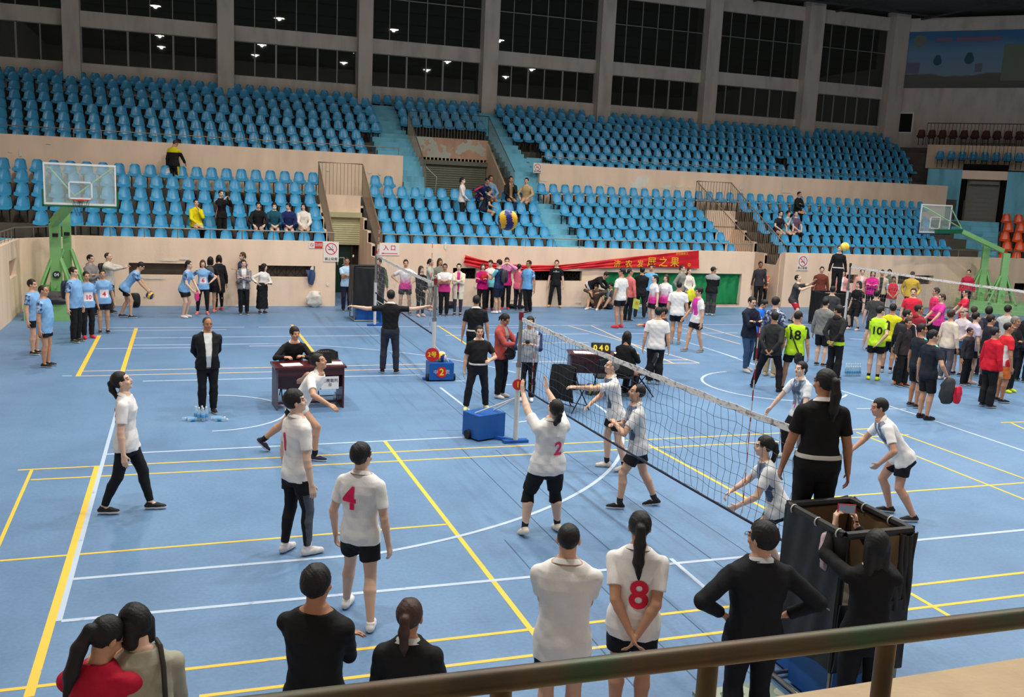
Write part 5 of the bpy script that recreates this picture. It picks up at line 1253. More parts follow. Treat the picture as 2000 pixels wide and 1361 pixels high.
# ---- left group in light blue
LBK = dict(tc=LBT, tc2=CAMO, split='sleeve')
P(75, 546, (68, 692), 62, 'heavier man in light blue camouflage sleeve shirt standing farthest left', top='tee', bot='shorts', bc=BLK, hair='short', build=1.12, belly=.02, **LBK)
P(96, 557, (90, 716), 68, 'man in long light blue shirt and black shorts in front of the leftmost player', top='tee', bot='shorts', bc=BLK, hair='buzz', build=1.1, belly=.02, hem=-.1, head=(0, 0), **LBK)
P(158, 522, (148, 668), 58, 'man in light blue team shirt and black trousers beside number 10', top='tee', bot='trousers', bc=BLK, hair='short', build=1.08, belly=.02, shoe=(60, 58, 54), **LBK)
P(172, 531, (172, 660), 22, 'woman in light blue number 10 shirt with red shoes', top='tee', bot='trousers', bc=BLK, hair='tied', fem=True, shoe=(226, 50, 56), sole=(226, 60, 66), num=[('■', 0.17, .0, .1, 1, (236, 226, 230), 0), ('10', .09, .0, .1, 1, (206, 40, 90), 0)], **LBK)
P(204, 527, (203, 650), 8, 'woman in light blue number 4 shirt and black shorts in the left group', top='tee', bot='shorts', bc=BLK, hair='tied', fem=True, build=1.1, num=[('■', 0.16, -.01, .1, 1, (236, 226, 230), 0), ('4', .1, -.01, .1, 1, (214, 40, 80), 0)], shoe=(34, 34, 36), **LBK)
B33 = P(262, 517, (246, 620), 82, 'man in light blue bending forward with a volleyball before the black opening', top='tee', bot='shorts', bc=BLK, hair='short', lean=38, H=1.66, pz=.5, head=(0, 35), rh=((.06, .36, .42), (.8, -.6, 0)), lh=((-.06, .36, .42), (-.8, -.6, 0)), shoe=(40, 46, 72), feet={'r': (.06, .08, 0, 0, 0), 'l': (-.06, -.08, 0, 0, 0)}, **LBK)
P(173, 497, (180, 618), 48, 'man in grey hoodie with folded arms behind the light blue team', top='hoodie', tc=(138, 134, 130), bot='trousers', bc=NAVY, hair='short', rh='cross', lh='cross', H=1.64)
P(214, 490, (214, 612), 62, 'bald man in white jacket with black backpack holding his arms forward', top='jacket', tc=(206, 198, 188), bot='trousers', bc=(80, 70, 64), hair='receding', rh=((.08, .3, .78), (.8, -.3, -.6)), lh=((-.05, .3, .79), (-.8, -.3, -.6)), H=1.66)
W36 = P(362, 520, (360, 620), 64, 'woman in light blue shirt and shorts leaning forward holding a pink bag', top='tee', bot='shorts', bc=BLK, hair='tied', fem=True, lean=16, H=1.6, pz=.505, rh=((.1, .2, .48), (.8, -.6, 0)), lh=((-.04, .24, .46), (-.8, -.6, 0)), shoe=(232, 222, 214), skin=FAIR, **LBK)
P(389, 508, (397, 614), 2, 'woman in light blue number 6 shirt with hands on hips and red shoes', top='tee', bot='leggings', bc=BLK, hair='bob', hc='b', fem=True, rh='hips', lh='hips', num=[('■', 0.15, .0, .11, 1, (236, 226, 230), 0), ('6', .1, .0, .11, 1, (206, 30, 90), 0)], shoe=(232, 84, 92), skin=FAIR, feet={'r': (.1, .03, 0, 20, 0), 'l': (-.07, 0, 0, -10, 0)}, **LBK)
P(403, 504, (412, 610), 165, 'girl in black carrying a grey backpack, seen from behind near number 6', top='tee', tc=BLK, bot='shorts', bc=BLK, hair='bob', fem=True, shoe=(226, 120, 112), H=1.58)
P(419, 503, (428, 606), -150, 'woman in long black hooded coat beside the black backpack', top='coat', tc=BLK, bot='leggings', bc=BLK, hair='bob', fem=True, shoe=(220, 80, 80), head=(30, 20), H=1.6)
P(466, 492, (474, 600), -58, 'masked woman standing behind the man in plaid shirt', top='long', tc=(62, 70, 88), bot='trousers', bc=BLK, hair='tied', hc='b', fem=True, extras=('mask',), rh='side', lh=((-.2, .25, .72), (-.6, -.3, -.8)), shoe=(214, 206, 204), H=1.64)
P(470, 508, (476, 614), 6, 'young man in open plaid shirt with folded arms', top='open', tm=PLAID, tc=(60, 60, 70), bot='trousers', bc=BLK, hair='short', rh='chest', lh='cross', shoe=BLK)
P(514, 515, (512, 612), 28, 'woman in white blouse and long black skirt leaning toward the wall', top='blouse', tc=(222, 218, 212), tc2=BLK, split='lower', bot='longskirt', bc=BLK, hair='long', hc='k', fem=True, rh=((.14, .05, .62), (.8, -.3, -.3)), lh=((-.05, .13, .62), (-.7, -.2, -.6)), side=-6, head=(-50, 5), skin=FAIR)
# ---- second court
P(690, 502, (676, 608), 12, 'man in pale blue shirt beside the doorway behind the black referee stand cover', top='tee', tc=(176, 206, 232), bot='trousers', bc=NAVY, hair='short', rh='cross', lh='cross', head=(10, 0), H=1.62)
P(730, 500, (738, 612), -12, 'man in dark green shirt with a bag strap near the doorway', top='jacket', tc=(66, 92, 62), bot='shorts', bc=BLK, hair='short', H=1.64, head=(25, 0), rh='pocket')
P(784, 513, (790, 614), 2, 'man in white to magenta gradient shirt with hands on hips', top='tee', tm=GRAD(), bot='shorts', bc=BLK, hair='short', rh='hips', lh='hips', H=1.64, build=1.04, feet={'r': (.09, 0, 0, 15, 0), 'l': (-.09, 0, 0, -15, 0)})
P(824, 520, (820, 618), 34, 'woman in black sweater with long hair behind the second net', top='long', tc=BLK, bot='leggings', bc=BLK, hair='long', hc='b', fem=True, rh='clasp', lh='pocket', shoe=(218, 176, 160), skin=FAIR)
P(847, 512, (838, 606), 70, 'woman in pale grey hoodie looking to the right behind the second net', top='hoodie', tc=(172, 176, 162), bot='trousers', bc=(150, 146, 138), hair='tied', fem=True, rh='cross', lh='cross', shoe=(226, 170, 150), H=1.6)
P(860, 510, (856, 606), 20, 'woman with loose brown hair half hidden behind the pink and white shirts', top='jacket', tc=(120, 124, 110), bot='trousers', bc=(172, 170, 168), hair='long', hc='b', fem=True, H=1.62)
P(866, 515, (866, 617), -2, 'man in white and magenta shirt with folded arms next to the second net post', top='tee', tm=gradient_fabric((196, 40, 124), (234, 228, 228), .42, .5), bot='trousers', bc=BLK, hair='short', rh='cross', lh='cross', build=1.08)
P(892, 515, (893, 616), 0, 'woman in long cream cardigan over a magenta shirt', top='coat', tc=(226, 216, 192), inner=(196, 50, 128), bot='leggings', bc=(58, 60, 72), hair='tied', fem=True, rh='cross', lh='cross', skin=FAIR)
P(935, 515, (940, 608), -14, 'woman in magenta zip jacket with folded arms below the red banner', top='jacket', tc=(206, 20, 118), inner=(230, 226, 224), bot='trousers', bc=BLK, hair='bob', hc='b', fem=True, rh='cross', lh='cross', shoe=(170, 34, 60), head=(-15, 0), skin=FAIR)
P(952, 508, (955, 606), 10, 'woman in white and turquoise shirt partly hidden behind the navy backpack man', top='tee', tm=gradient_fabric((120, 206, 206), (236, 230, 228), .45, .6), bot='trousers', bc=BLK, hair='short', fem=True, head=(30, 15), shoe=(150, 30, 50), skin=FAIR)
P(962, 507, (972, 612), -122, 'man in navy shirt and shorts with backpack and white shoes, back to the camera', top='tee', tc=(36, 50, 84), tc2=(96, 180, 190), split='sleeve', bot='longshorts', bc=NAVY, hair='short', rh='phone', lh='phone', shoe=(228, 226, 224), head=(0, 12), build=1.06)
P(991, 503, (986, 604), 2, 'woman in magenta sweatshirt holding her hands at her face', top='sweater', tc=(206, 36, 122), tc2=(226, 150, 196), split='yoke', bot='trousers', bc=BLK, hair='tied', fem=True, rh=((.05, .1, .88), (.9, .3, -.6)), lh=((-.05, .1, .88), (-.9, .3, -.6)), head=(0, 10), shoe=(200, 30, 60), skin=FAIR)
P(1016, 516, (1010, 606), 150, 'woman in pink shirt with dark ponytail, back to the camera below the banner', top='tee', tc=(232, 112, 136), bot='trousers', bc=(40, 40, 48), hair='tied', fem=True, rh='clasp', lh='clasp', skin=FAIR)
P(1027, 508, (1028, 612), -36, 'young man in light blue team shirt and black trousers crossing his legs', top='tee', tc=(110, 172, 224), tc2=CAMO, split='sleeve', bot='trousers', bc=BLK, hair='short', feet={'r': (-.02, .03, 0, 0, 0), 'l': (-.02, -.09, 0, -10, 0)})
P(1081, 508, (1083, 600), -3, 'young man in black shirt and black trousers with tan shoes facing the camera', top='tee', tc=BLK, bot='trousers', bc=BLK, hair='short', shoe=(204, 158, 92), sole=(190, 150, 90), skin=FAIR, num=('—T—', .05, 0, .24, 1, (220, 218, 216), 0), feet={'r': (.11, 0, 0, 18, 0), 'l': (-.11, 0, 0, -18, 0)})
P(1160, 545, (1150, 602), 70, 'person in black bending over beside the green curtain', top='jacket', tc=BLK, tc2=(224, 222, 220), split='lowest', bot='trousers', bc=(44, 38, 38), hair='short', lean=62, H=1.6, pz=.5, head=(0, 40), rh=((.05, .4, .45), (.8, -.3, .2)), lh=((-.1, .38, .42), (-.8, -.3, .2)), shoe=(220, 214, 210))
def floorsit(hx, hy, fx, fy, face, label, **k): return P(hx, hy, None, face, label, H=1.62, at=tuple(G(fx, fy)), pz=.07, feet={'r': (.1, .30, 0, 10, 0), 'l': (-.1, .27, 0, -10, 0)}, knee={'r': (.3, 0, 1), 'l': (-.3, 0, 1)}, **k)
floorsit(1172, 556, 1188, 603, -40, 'man in dark grey jacket and light blue shirt sitting on the floor against the wall', top='open', tc=(72, 72, 74), inner=(150, 190, 220), bot='trousers', bc=BLK, hair='short', lean=-8, rh='knee', lh=((-.02, .14, .26), (-.7, 0, -.7)), head=(10, 10))
floorsit(1161, 568, 1166, 603, -20, 'person in brown sitting on the floor next to the man in the grey jacket', top='jacket', tc=(86, 70, 62), bot='trousers', bc=BLK, hair='short', lean=14, rh='knee', lh='knee', head=(0, 30), shoe=(216, 212, 210))
P(1205, 524, (1208, 640), -132, 'player in white shirt, black shorts and red shoes near the green curtain', top='tee', tc=WHITE, tc2=(206, 60, 160), split='frontpattern', bot='shorts', bc=BLK, hair='short', head=(-45, 0), shoe=(222, 44, 70), sole=(230, 90, 100), build=1.04, feet={'r': (.07, 0, 0, 0, 0), 'l': (-.07, -.02, 0, -20, 0)})
P(1227, 525, (1224, 628), 140, 'man in salmon pink long sleeved shirt holding a yellow paper', top='long', tc=(214, 112, 108), bot='trousers', bc=BLK, hair='buzz', rh='side', head=(40, 0))
P(1252, 522, (1248, 622), 176, 'man in black suit standing with his back to the camera by the green curtain', top='suit', tc=BLK, bot='trousers', bc=(40, 40, 44), hair='short', rh='cross', lh='cross', feet={'r': (.09, .03, 0, 8, 0), 'l': (-.08, -.03, 0, -8, 0)}, head=(-15, 0))
P(1269, 517, (1266, 612), 2, 'man in light blue polo facing the camera behind the black suit', top='polo', tc=(108, 180, 224), bot='trousers', bc=NAVY, hair='short')
P(1276, 546, (1272, 640), -60, 'woman with dark ponytail in white and magenta shirt walking left', top='tee', tm=GRAD(), bot='shorts', bc=BLK, hair='pony', fem=True, H=1.56, skin=FAIR)
P(1297, 551, (1294, 640), -25, 'woman with brown fringe in white and magenta shirt behind the tall white shirt', top='tee', tm=GRAD(), bot='shorts', bc=BLK, hair='bob', hc='b', fem=True, H=1.58, skin=FAIR)
P(1310, 550, (1318, 672), 172, 'broad player in plain white shirt and black shorts, back to the camera', top='tee', tc=WHITE, bot='shorts', bc=BLK, hair='buzz', build=1.15, shoe=(130, 124, 124))
P(1283, 600, (1276, 750), 180, 'man in plain white shirt and wide black trousers, seen from behind beside the second table', top='tee', tc=WHITE, bot='wide', bc=BLK, hair='short', build=1.12, shoe=(170, 164, 160))
P(1296, 600, None, -70, 'person in black and red jacket pointing left behind the man in white shirt', H=1.55, top='jacket', tc=(40, 34, 40), tc2=(196, 30, 54), split='sleeve', bot='trousers', bc=BLK, hair='short', lh=((-.1, .4, .76), (-.6, -.3, -.8)))
P(1322, 518, (1326, 612), 56, 'woman in grey hoodie standing before the green curtain', top='hoodie', tc=(140, 138, 132), bot='trousers', bc=(48, 48, 56), hair='tied', hc='b', fem=True, rh='pocket', skin=FAIR)
P(1338, 524, (1340, 612), 30, 'woman in white sweater carrying a bright yellow jacket', top='long', tc=(226, 220, 206), bot='leggings', bc=BLK, hair='pony', hc='b', fem=True, rh='clasp', lh='clasp', shoe=(222, 212, 206), skin=FAIR)
P(1358, 560, (1356, 687), -62, 'young player in white shirt and black shorts walking to the left', top='tee', tc=WHITE, tc2=(206, 60, 160), split='frontpattern', bot='shorts', bc=BLK, hair='thick', rh=((.19, .12, .5), (.6, -1, 0)), feet={'r': (.05, .12, 0, 0, 0), 'l': (-.04, -.1, 0, -20, 0)}, shoe=(110, 108, 110), build=1.06)
P(1389, 521, (1386, 616), 168, 'man in black and grey jacket and cap before the green curtain', top='jacket', tc=BLK, tc2=(160, 160, 164), split='yoke', bot='wide', bc=(66, 64, 66), hair='cap', head=(50, 0), build=1.12, shoe=(218, 214, 212), lh='cross', rh='cross')
P(1476, 512, (1478, 600), 18, 'man in black standing in the right doorway beside the boy', top='long', tc=(52, 50, 54), bot='trousers', bc=BLK, hair='short', skin=(150, 100, 84), H=1.66)
P(1490, 524, (1488, 596), 12, 'boy in orange and red patterned jacket standing by the right doorway', top='jacket', tm=ORNG, bot='trousers', bc=BLK, hair='thick', rh='chest', lh='cross', H=1.34, skin=FAIR)
# ---- right court and its onlookers
P(1546, 537, (1545, 630), 62, 'player in dark grey shirt and red shorts reaching up to play the ball', top='tee', tc=(66, 66, 68), bot='longshorts', bc=(176, 34, 56), hair='short', lean=14, H=1.68, pz=.46, head=(0, -25), lh=((-.1, .34, .84), (-.7, -.2, -.8)), rh=((.06, .34, .73), (.7, -.2, -.8)), feet={'r': (.1, .1, 0, 0, 0), 'l': (-.1, -.08, 0, 0, 0)}, skin=FAIR)
REF3 = W(1634, 546, 13.2)
P(1634, 481, None, 8, 'woman referee in black standing on the far black referee stand', at=(REF3.x, 13.2, .95), H=1.62, top='long', tc=BLK, bot='trousers', bc=BLK, hair='short', hc='b', fem=True, collar=WHITE, extras=('belt',), tuck=True, skin=FAIR)
P(1606, 521, None, 4, 'man in brown jacket standing behind the far black referee stand', H=1.66, top='jacket', tc=(112, 56, 44), bot='trousers', bc=BLK, hair='short', build=1.05)
P(1648, 527, None, -6, 'woman in pink coat looking past the right side of the far referee stand', H=1.62, top='coat', tc=(220, 150, 146), bot='trousers', bc=BLK, hair='bob', fem=True, skin=FAIR)
P(1685, 525, None, 8, 'woman in light pink coat behind the third net', H=1.62, top='coat', tc=(228, 168, 158), bot='trousers', bc=BLK, hair='tied', fem=True, skin=FAIR)
P(1706, 528, None, 2, 'woman in shiny magenta jacket with folded arms behind the third net', H=1.6, top='jacket', tc=(208, 30, 140), bot='trousers', bc=BLK, hair='bob', fem=True, rh='cross', lh='cross', skin=FAIR)
P(1724, 527, None, 0, 'man in beige jacket between the magenta jacket and the masked person', H=1.62, top='open', tc=(206, 190, 170), inner=(60, 60, 60), bot='trousers', bc=BLK, hair='short')
P(1738, 526, None, -4, 'person in dark green with blue face mask at the far right wall', H=1.64, top='jacket', tc=(86, 104, 84), bot='trousers', bc=BLK, hair='short', extras=('mask',))
P(1746, 540, None, 10, 'boy in light blue and red shirt with pale trousers at the far right wall', H=1.46, top='tee', tc=(200, 50, 62), tc2=(150, 190, 214), split='sleeve', bot='trousers', bc=(168, 168, 172), hair='thick', rh='clasp', lh='clasp')
P(1783, 530, None, -2, 'man in yellow jacket with a dark strap at the far right wall', H=1.66, top='jacket', tc=(214, 178, 62), bot='trousers', bc=BLK, hair='cap', rh='pocket', lh='pocket', build=1.1)
P(1893, 527, None, -10, 'woman in red beside the base of the right basketball hoop', H=1.6, top='jacket', tc=(196, 44, 70), bot='trousers', bc=BLK, hair='tied', fem=True)
P(1695, 552, (1668, 645), -40, 'woman player in black shirt and long socks in front of the far referee stand', top='tee', tc=BLK, bot='longshorts', bc=BLK, hair='bob', fem=True, H=1.58, pz=.49, socks=(34, 44, 84), num=('—', .05, .0, .13, 1, (216, 206, 204), 0), shoe=(222, 190, 176), feet={'r': (.12, .0, 0, 10, 0), 'l': (-.06, -.04, 0, 0, 0)}, skin=FAIR)
P(1713, 567, None, 172, 'man in dark grey shirt seen from behind in the right crowd', H=1.64, top='tee', tc=(62, 62, 62), bot='shorts', bc=BLK, hair='short')
P(1627, 559, None, 176, 'person in charcoal top standing in front of the far black referee stand', H=1.62, top='long', tc=(60, 60, 64), bot='trousers', bc=BLK, hair='short')
P(1785, 563, None, -4, 'player in bright red shirt facing the camera under the third net', H=1.66, top='tee', tc=(222, 44, 66), bot='trousers', bc=(44, 34, 40), hair='short', build=1.1)
P(1829, 562, None, -66, 'man looking left at the third net above the pink shirts', H=1.66, top='tee', tc=(226, 40, 96), bot='trousers', bc=BLK, hair='short')
P(1838, 575, (1826, 690), -60, 'woman in pink shirt and black shorts with tied brown hair', top='tee', tc=(226, 60, 150), bot='shorts', bc=BLK, hair='tied', hc='b', fem=True, H=1.62, rh='ready', lh='ready')
P(1888, 565, None, -72, 'woman with dark ponytail in red shirt right of the pink shirt player', H=1.62, top='tee', tc=(216, 34, 62), bot='trousers', bc=BLK, hair='pony', fem=True, rh='ready', lh='ready')
P(1464, 580, (1456, 725), 44, 'man in navy jacket and jeans with folded arms at the left of the right crowd', top='jacket', tc=(26, 32, 50), bot='jeans', bc=(52, 78, 112), hair='short', rh='cross', lh='cross', extras=('glasses',), shoe=(186, 180, 174), head=(5, 8), feet={'r': (.06, .05, 0, 0, 0), 'l': (-.06, -.05, 0, -10, 0)})
P(1491, 583, (1478, 706), 62, 'woman in bright blue shirt looking down beside the navy jacket man', top='tee', tc=(34, 112, 222), tc2=(220, 226, 232), split='side', bot='trousers', bc=BLK, hair='bun', fem=True, head=(0, 38), rh='clasp', lh='clasp', build=1.04)
P(1514, 580, (1502, 735), 150, 'person in blue floral top and khaki trousers behind the man with clasped hands', top='jacket', tm=FLOR, bot='trousers', bc=(164, 146, 118), hair='short', shoe=(190, 160, 120))
M95 = P(1518, 596, (1500, 762), 165, 'man in dark jacket with hands clasped behind his back and legs wide apart', top='jacket', tc=(44, 46, 46), bot='trousers', bc=(22, 22, 30), hair='short', rh='back', lh='back', feet={'l': (-.20, .02, 0, -30, 0), 'r': (.13, -.02, 0, 10, 0)}, head=(-40, 0), shoe=BLK, sole=(40, 40, 42), H=1.68)
P(1567, 600, (1544, 765), 172, 'player in lime green number 18 shirt with a black shoulder bag', top='tee', tc=(186, 230, 40), tc2=(30, 32, 34), split='sleeve', bot='shorts', bc=BLK, hair='short', num=('18', .16, -.01, .19, -1, (30, 36, 30), 0), head=(30, 8), build=1.1, feet={'l': (-.11, .02, 0, -30, 0), 'r': (.09, 0, 0, 10, 0)}, H=1.68)
P(1606, 586, (1600, 715), 150, 'person in grey quilted hooded jacket and black shorts between the lime and black jackets', top='puffer', tc=(122, 122, 120), bot='longshorts', bc=BLK, hair='short', H=1.64, build=1.05)
P(1627, 600, (1625, 740), 150, 'man in black sweatshirt with lime hem holding his hands behind his back', top='hoodie', tc=(36, 36, 38), tc2=(190, 228, 50), split='lowest', bot='wide', bc=BLK, hair='thick', head=(-90, 5), rh='back', lh='back', H=1.66)
P(1703, 587, (1704, 742), 176, 'player in lime green number 10 shirt with grey hood over the shoulders', top='tee', tc=(192, 236, 52), tc2=(30, 32, 34), split='sleeve', bot='shorts', bc=BLK, hair='short', num=('10', .14, -.01, .15, -1, (30, 40, 30), 0), shoe=(206, 224, 40), sole=(214, 226, 60), head=(50, 0), socks=BLK, H=1.68, rh='back', lh='side')
P(1736, 597, (1730, 728), 170, 'person in yellow shirt behind the lime number 10 player', top='tee', tc=(218, 214, 34), bot='longshorts', bc=BLK, hair='short', socks=(34, 34, 38), shoe=(150, 150, 160), H=1.64)
P(1763, 600, (1756, 752), 148, 'man in black jacket with white sleeve stripes and orange shoes', top='jacket', tc=(32, 32, 34), tc2=(220, 220, 218), split='stripe', bot='wide', bc=BLK, hair='short', shoe=(236, 120, 60), sole=(240, 150, 60), head=(60, 0), H=1.68)
P(1775, 622, None, 40, 'small boy in dark clothes half hidden in the right crowd', H=1.5, top='jacket', tc=(50, 44, 44), bot='trousers', bc=BLK, hair='short')
P(1796, 595, None, 128, 'man in maroon hooded sweatshirt in the right crowd', H=1.66, top='hoodie', tc=(140, 36, 52), bot='trousers', bc=BLK, hair='short', head=(40, 0), build=1.08)
P(1790, 632, (1782, 795), 128, 'player in navy and turquoise shirt behind the one carrying jackets', top='tee', tc=(28, 36, 44), tc2=(96, 206, 200), split='frontpattern', bot='longshorts', bc=BLK, hair='short', head=(30, 0), H=1.66)
M105 = P(1812, 646, (1802, 818), 132, 'player in navy and turquoise shirt carrying a dark jacket and a red bag', top='tee', tc=(28, 34, 44), tc2=(120, 214, 206), split='frontpattern', bot='longshorts', bc=BLK, hair='short', head=(30, 5), rh=((.2, .08, .52), (.7, -.8, 0)), shoe=BLK, sole=(50, 50, 52), H=1.68, build=1.05)
P(1850, 600, (1842, 742), 142, 'woman in cream blouse and grey trousers with white shoes', top='blouse', tc=(222, 208, 190), bot='trousers', bc=(96, 94, 102), hair='thick', hc='b', fem=True, rh='side', shoe=(222, 212, 206), build=1.05, H=1.62)
P(1871, 606, (1868, 732), -30, 'woman with cap in pale shirt with a denim jacket tied at the waist', top='tee', tc=(206, 198, 206), tc2=(44, 100, 150), split='lowest', bot='longshorts', bc=BLK, hair='cap', capc=(150, 136, 130), fem=True, rh='clasp', lh='clasp', H=1.6, hem=-.12, skin=FAIR)
P(1902, 608, (1890, 748), 120, 'woman in lavender shirt and black shorts with bare legs', top='tee', tc=(196, 188, 212), bot='shorts', bc=BLK, hair='short', fem=True, shoe=(206, 160, 160), H=1.62, skin=FAIR)
P(1926, 600, (1915, 735), 168, 'person in navy shirt standing behind the red jacket woman', top='tee', tc=(34, 44, 72), bot='trousers', bc=NAVY, hair='thick', H=1.66, build=1.06)
P(1937, 615, None, 110, 'man with dark backpack beside the navy shirt at the right', H=1.64, top='jacket', tc=(30, 34, 44), bot='trousers', bc=BLK, hair='short')
P(1930, 640, (1924, 795), 134, 'woman in bright red jacket and wide black trousers, back to the camera', top='jacket', tc=(196, 24, 44), bot='wide', bc=BLK, hair='short', hc='k', fem=True, head=(20, 0), H=1.62, build=1.08, hem=-.06, shoe=(60, 56, 58))
P(1945, 627, (1950, 785), 120, 'man in red and white sleeveless vest right of the red jacket woman', top='tee', tc=(212, 40, 50), tc2=(226, 222, 220), split='side', bot='longshorts', bc=(226, 120, 60), hair='buzz', hc='k', shoe=BLK, H=1.66, head=(20, 0))
P(1971, 610, (1965, 765), 66, 'grey haired man in black with folded arms and lime shoes', top='jacket', tc=(30, 30, 32), bot='wide', bc=(28, 28, 30), hair='short', hc='g', rh='cross', lh='cross', shoe=(206, 226, 50), sole=(214, 230, 60), H=1.66)
P(1996, 610, (1992, 745), 150, 'person in black cut off by the right edge of the picture', top='jacket', tc=BLK, bot='trousers', bc=BLK, hair='short', H=1.68)
P(1904, 597, None, 160, 'man with thinning hair at the back of the right crowd', H=1.66, top='tee', tc=(70, 64, 70), bot='trousers', bc=BLK, hair='receding')
P(1970, 596, None, 150, 'person with black hair at the back of the right crowd behind the grey haired man', H=1.66, top='tee', tc=(190, 190, 186), bot='trousers', bc=BLK, hair='short')
P(1896, 640, None, 60, 'person in dark top between the lavender shirt and the red jacket', H=1.3, top='jacket', tc=(46, 44, 52), bot='trousers', bc=BLK, hair='short')
# ---- people on the stand
def tread(px, k, dy=0.0, rows=None):
    Y = RY[k]-.22+dy; x = W(px, PX((W(px, 400, Y).x, Y, TOPS[k]))[1], Y).x; return (x, Y, TR[k])
def hd(at, turn=0): return math.degrees((-PI/2)-math.atan2(CAM[1]-at[1], CAM[0]-at[0]))+turn
def sit(px, k, turn, label, H=1.62, feet=None, **kw):
    a = tread(px, k); return P(px, 0, None, hd(a, turn), label, H=H, at=a, pz=(TOPS[k]-.36-TR[k]+.10)/H, feet=feet or {'r': (.06, .13, 0, 5, 0), 'l': (-.06, .13, 0, -5, 0)}, knee={'r': (0, 1, .5), 'l': (0, 1, .5)}, **kw)
def std(px, k, turn, label, dy=-.05, H=1.64, **kw):
    a = tread(px, k, dy); return P(px, 0, None, hd(a, turn), label, H=H, at=a, **kw)
std(340, 5, 150, 'man in black and yellow tracksuit walking up the stand with a shopping bag', top='jacket', tc=(30, 28, 28), tc2=(222, 206, 30), split='yoke', bot='trousers', bc=(26, 24, 24), bot2=(206, 190, 40), hair='buzz', hc='b', head=(40, 30), lh='side', rh='ready', dy=.1)
sit(383, 1, 15, 'woman in yellow cardigan seated on the stand resting her chin on her hand', top='jacket', tc=(232, 216, 20), bot='trousers', bc=BLK, hair='tied', fem=True, lh='chin', rh='lap', skin=FAIR)
std(432, 1, 30, 'woman in black and pink tracksuit standing among the seats taking a photo', top='jacket', tc=(26, 22, 26), tc2=(226, 160, 160), split='stripe', bot='wide', bc=(24, 20, 24), hair='tied', hc='b', fem=True, rh='cam', lh='cam', dy=-.12, H=1.6, skin=FAIR)
for px, tc, lab, ex, rhh, fm in ((504, (28, 28, 30), 'young man in black hoodie leaning forward in the blue seats', (), 'knee', False), (535, (30, 84, 104), 'young man in teal jacket and face mask seated in the blue seats', ('mask',), 'lap', False), (563, (30, 44, 96), 'young man in navy jacket seated in the blue seats looking right', (), 'lap', False)):
    sit(px, 1, 0, lab, top='jacket', tc=tc, bot='trousers', bc=(30, 30, 34), hair='thick', rh=rhh, lh=rhh, lean=12, extras=ex, skin=FAIR, fem=fm, head=(0 if px < 560 else 40, 5))
sit(593, 1, 0, 'girl in white sweater with black bob seated beside the left doorway', top='sweater', tc=(226, 218, 206), bot='trousers', bc=BLK, hair='bob', fem=True, rh='lap', lh='lap', head=(25, 0), skin=FAIR)
std(902, 3, 60, 'masked woman in white blouse stepping down between the seats', top='blouse', tc=(228, 220, 214), bot='leggings', bc=(30, 30, 34), hair='tied', fem=True, extras=('mask',), rh='clasp', H=1.58, skin=FAIR, dy=-.2)
sit(937, 4, 30, 'man in navy jacket with red shoulder stripe leaning forward on the stand', top='jacket', tc=(26, 40, 96), tc2=(214, 50, 50), split='stripe', bot='trousers', bc=(28, 34, 60), hair='short', lean=35, rh='hips', lh='knee', head=(20, 20), H=1.7)
sit(956, 4, 10, 'man in pale denim shirt seated beside the navy jacket on the stand', top='long', tc=(120, 150, 180), bot='trousers', bc=(66, 58, 46), hair='short', rh='knee', lh='lap', lean=6, H=1.7)
sit(943, 3, 75, 'person in dark navy shirt seated sideways below the navy jacket man', top='tee', tc=(28, 34, 50), bot='trousers', bc=BLK, hair='thick', lean=22, rh='knee', lh='knee', H=1.66)
sit(997, 4, -5, 'man in black blazer and tan scarf seated by the blue stairs', top='open', tc=(30, 28, 30), inner=(160, 130, 92), bot='jeans', bc=(70, 90, 116), hair='short', lh='chin', rh='lap', H=1.7)
sit(1029, 4, -35, 'man in khaki shirt seated by the blue stairs looking left', top='long', tc=(190, 164, 120), bot='trousers', bc=(66, 60, 52), hair='short', rh='knee', lh='knee', lean=12, H=1.66)
sit(1558, 4, 15, 'man in black jacket seated alone with one leg stretched on the right stand', top='jacket', tc=(28, 28, 30), bot='trousers', bc=(26, 26, 28), hair='short', rh='lap', lh='cross', lean=4)
sit(1518, 2, 5, 'woman in dark shirt hugging her knee on the right stand', top='tee', tc=(42, 40, 52), bot='shorts', bc=BLK, hair='tied', fem=True, rh='knee', lh='knee', lean=14, skin=FAIR)
sit(1535, 2, 10, 'person in light blue shirt seated between two women on the right stand', top='tee', tc=(110, 170, 204), bot='trousers', bc=BLK, hair='thick', rh='chin', lh='lap', lean=8, skin=FAIR)
sit(1553, 2, 0, 'woman in mauve shirt and knee pads laughing on the right stand', top='tee', tc=(110, 84, 104), tc2=(52, 84, 96), split='sleeve', bot='shorts', bc=BLK, hair='tied', fem=True, extras=('kneepads',), rh='lap', lh='lap', head=(10, -18), skin=FAIR)
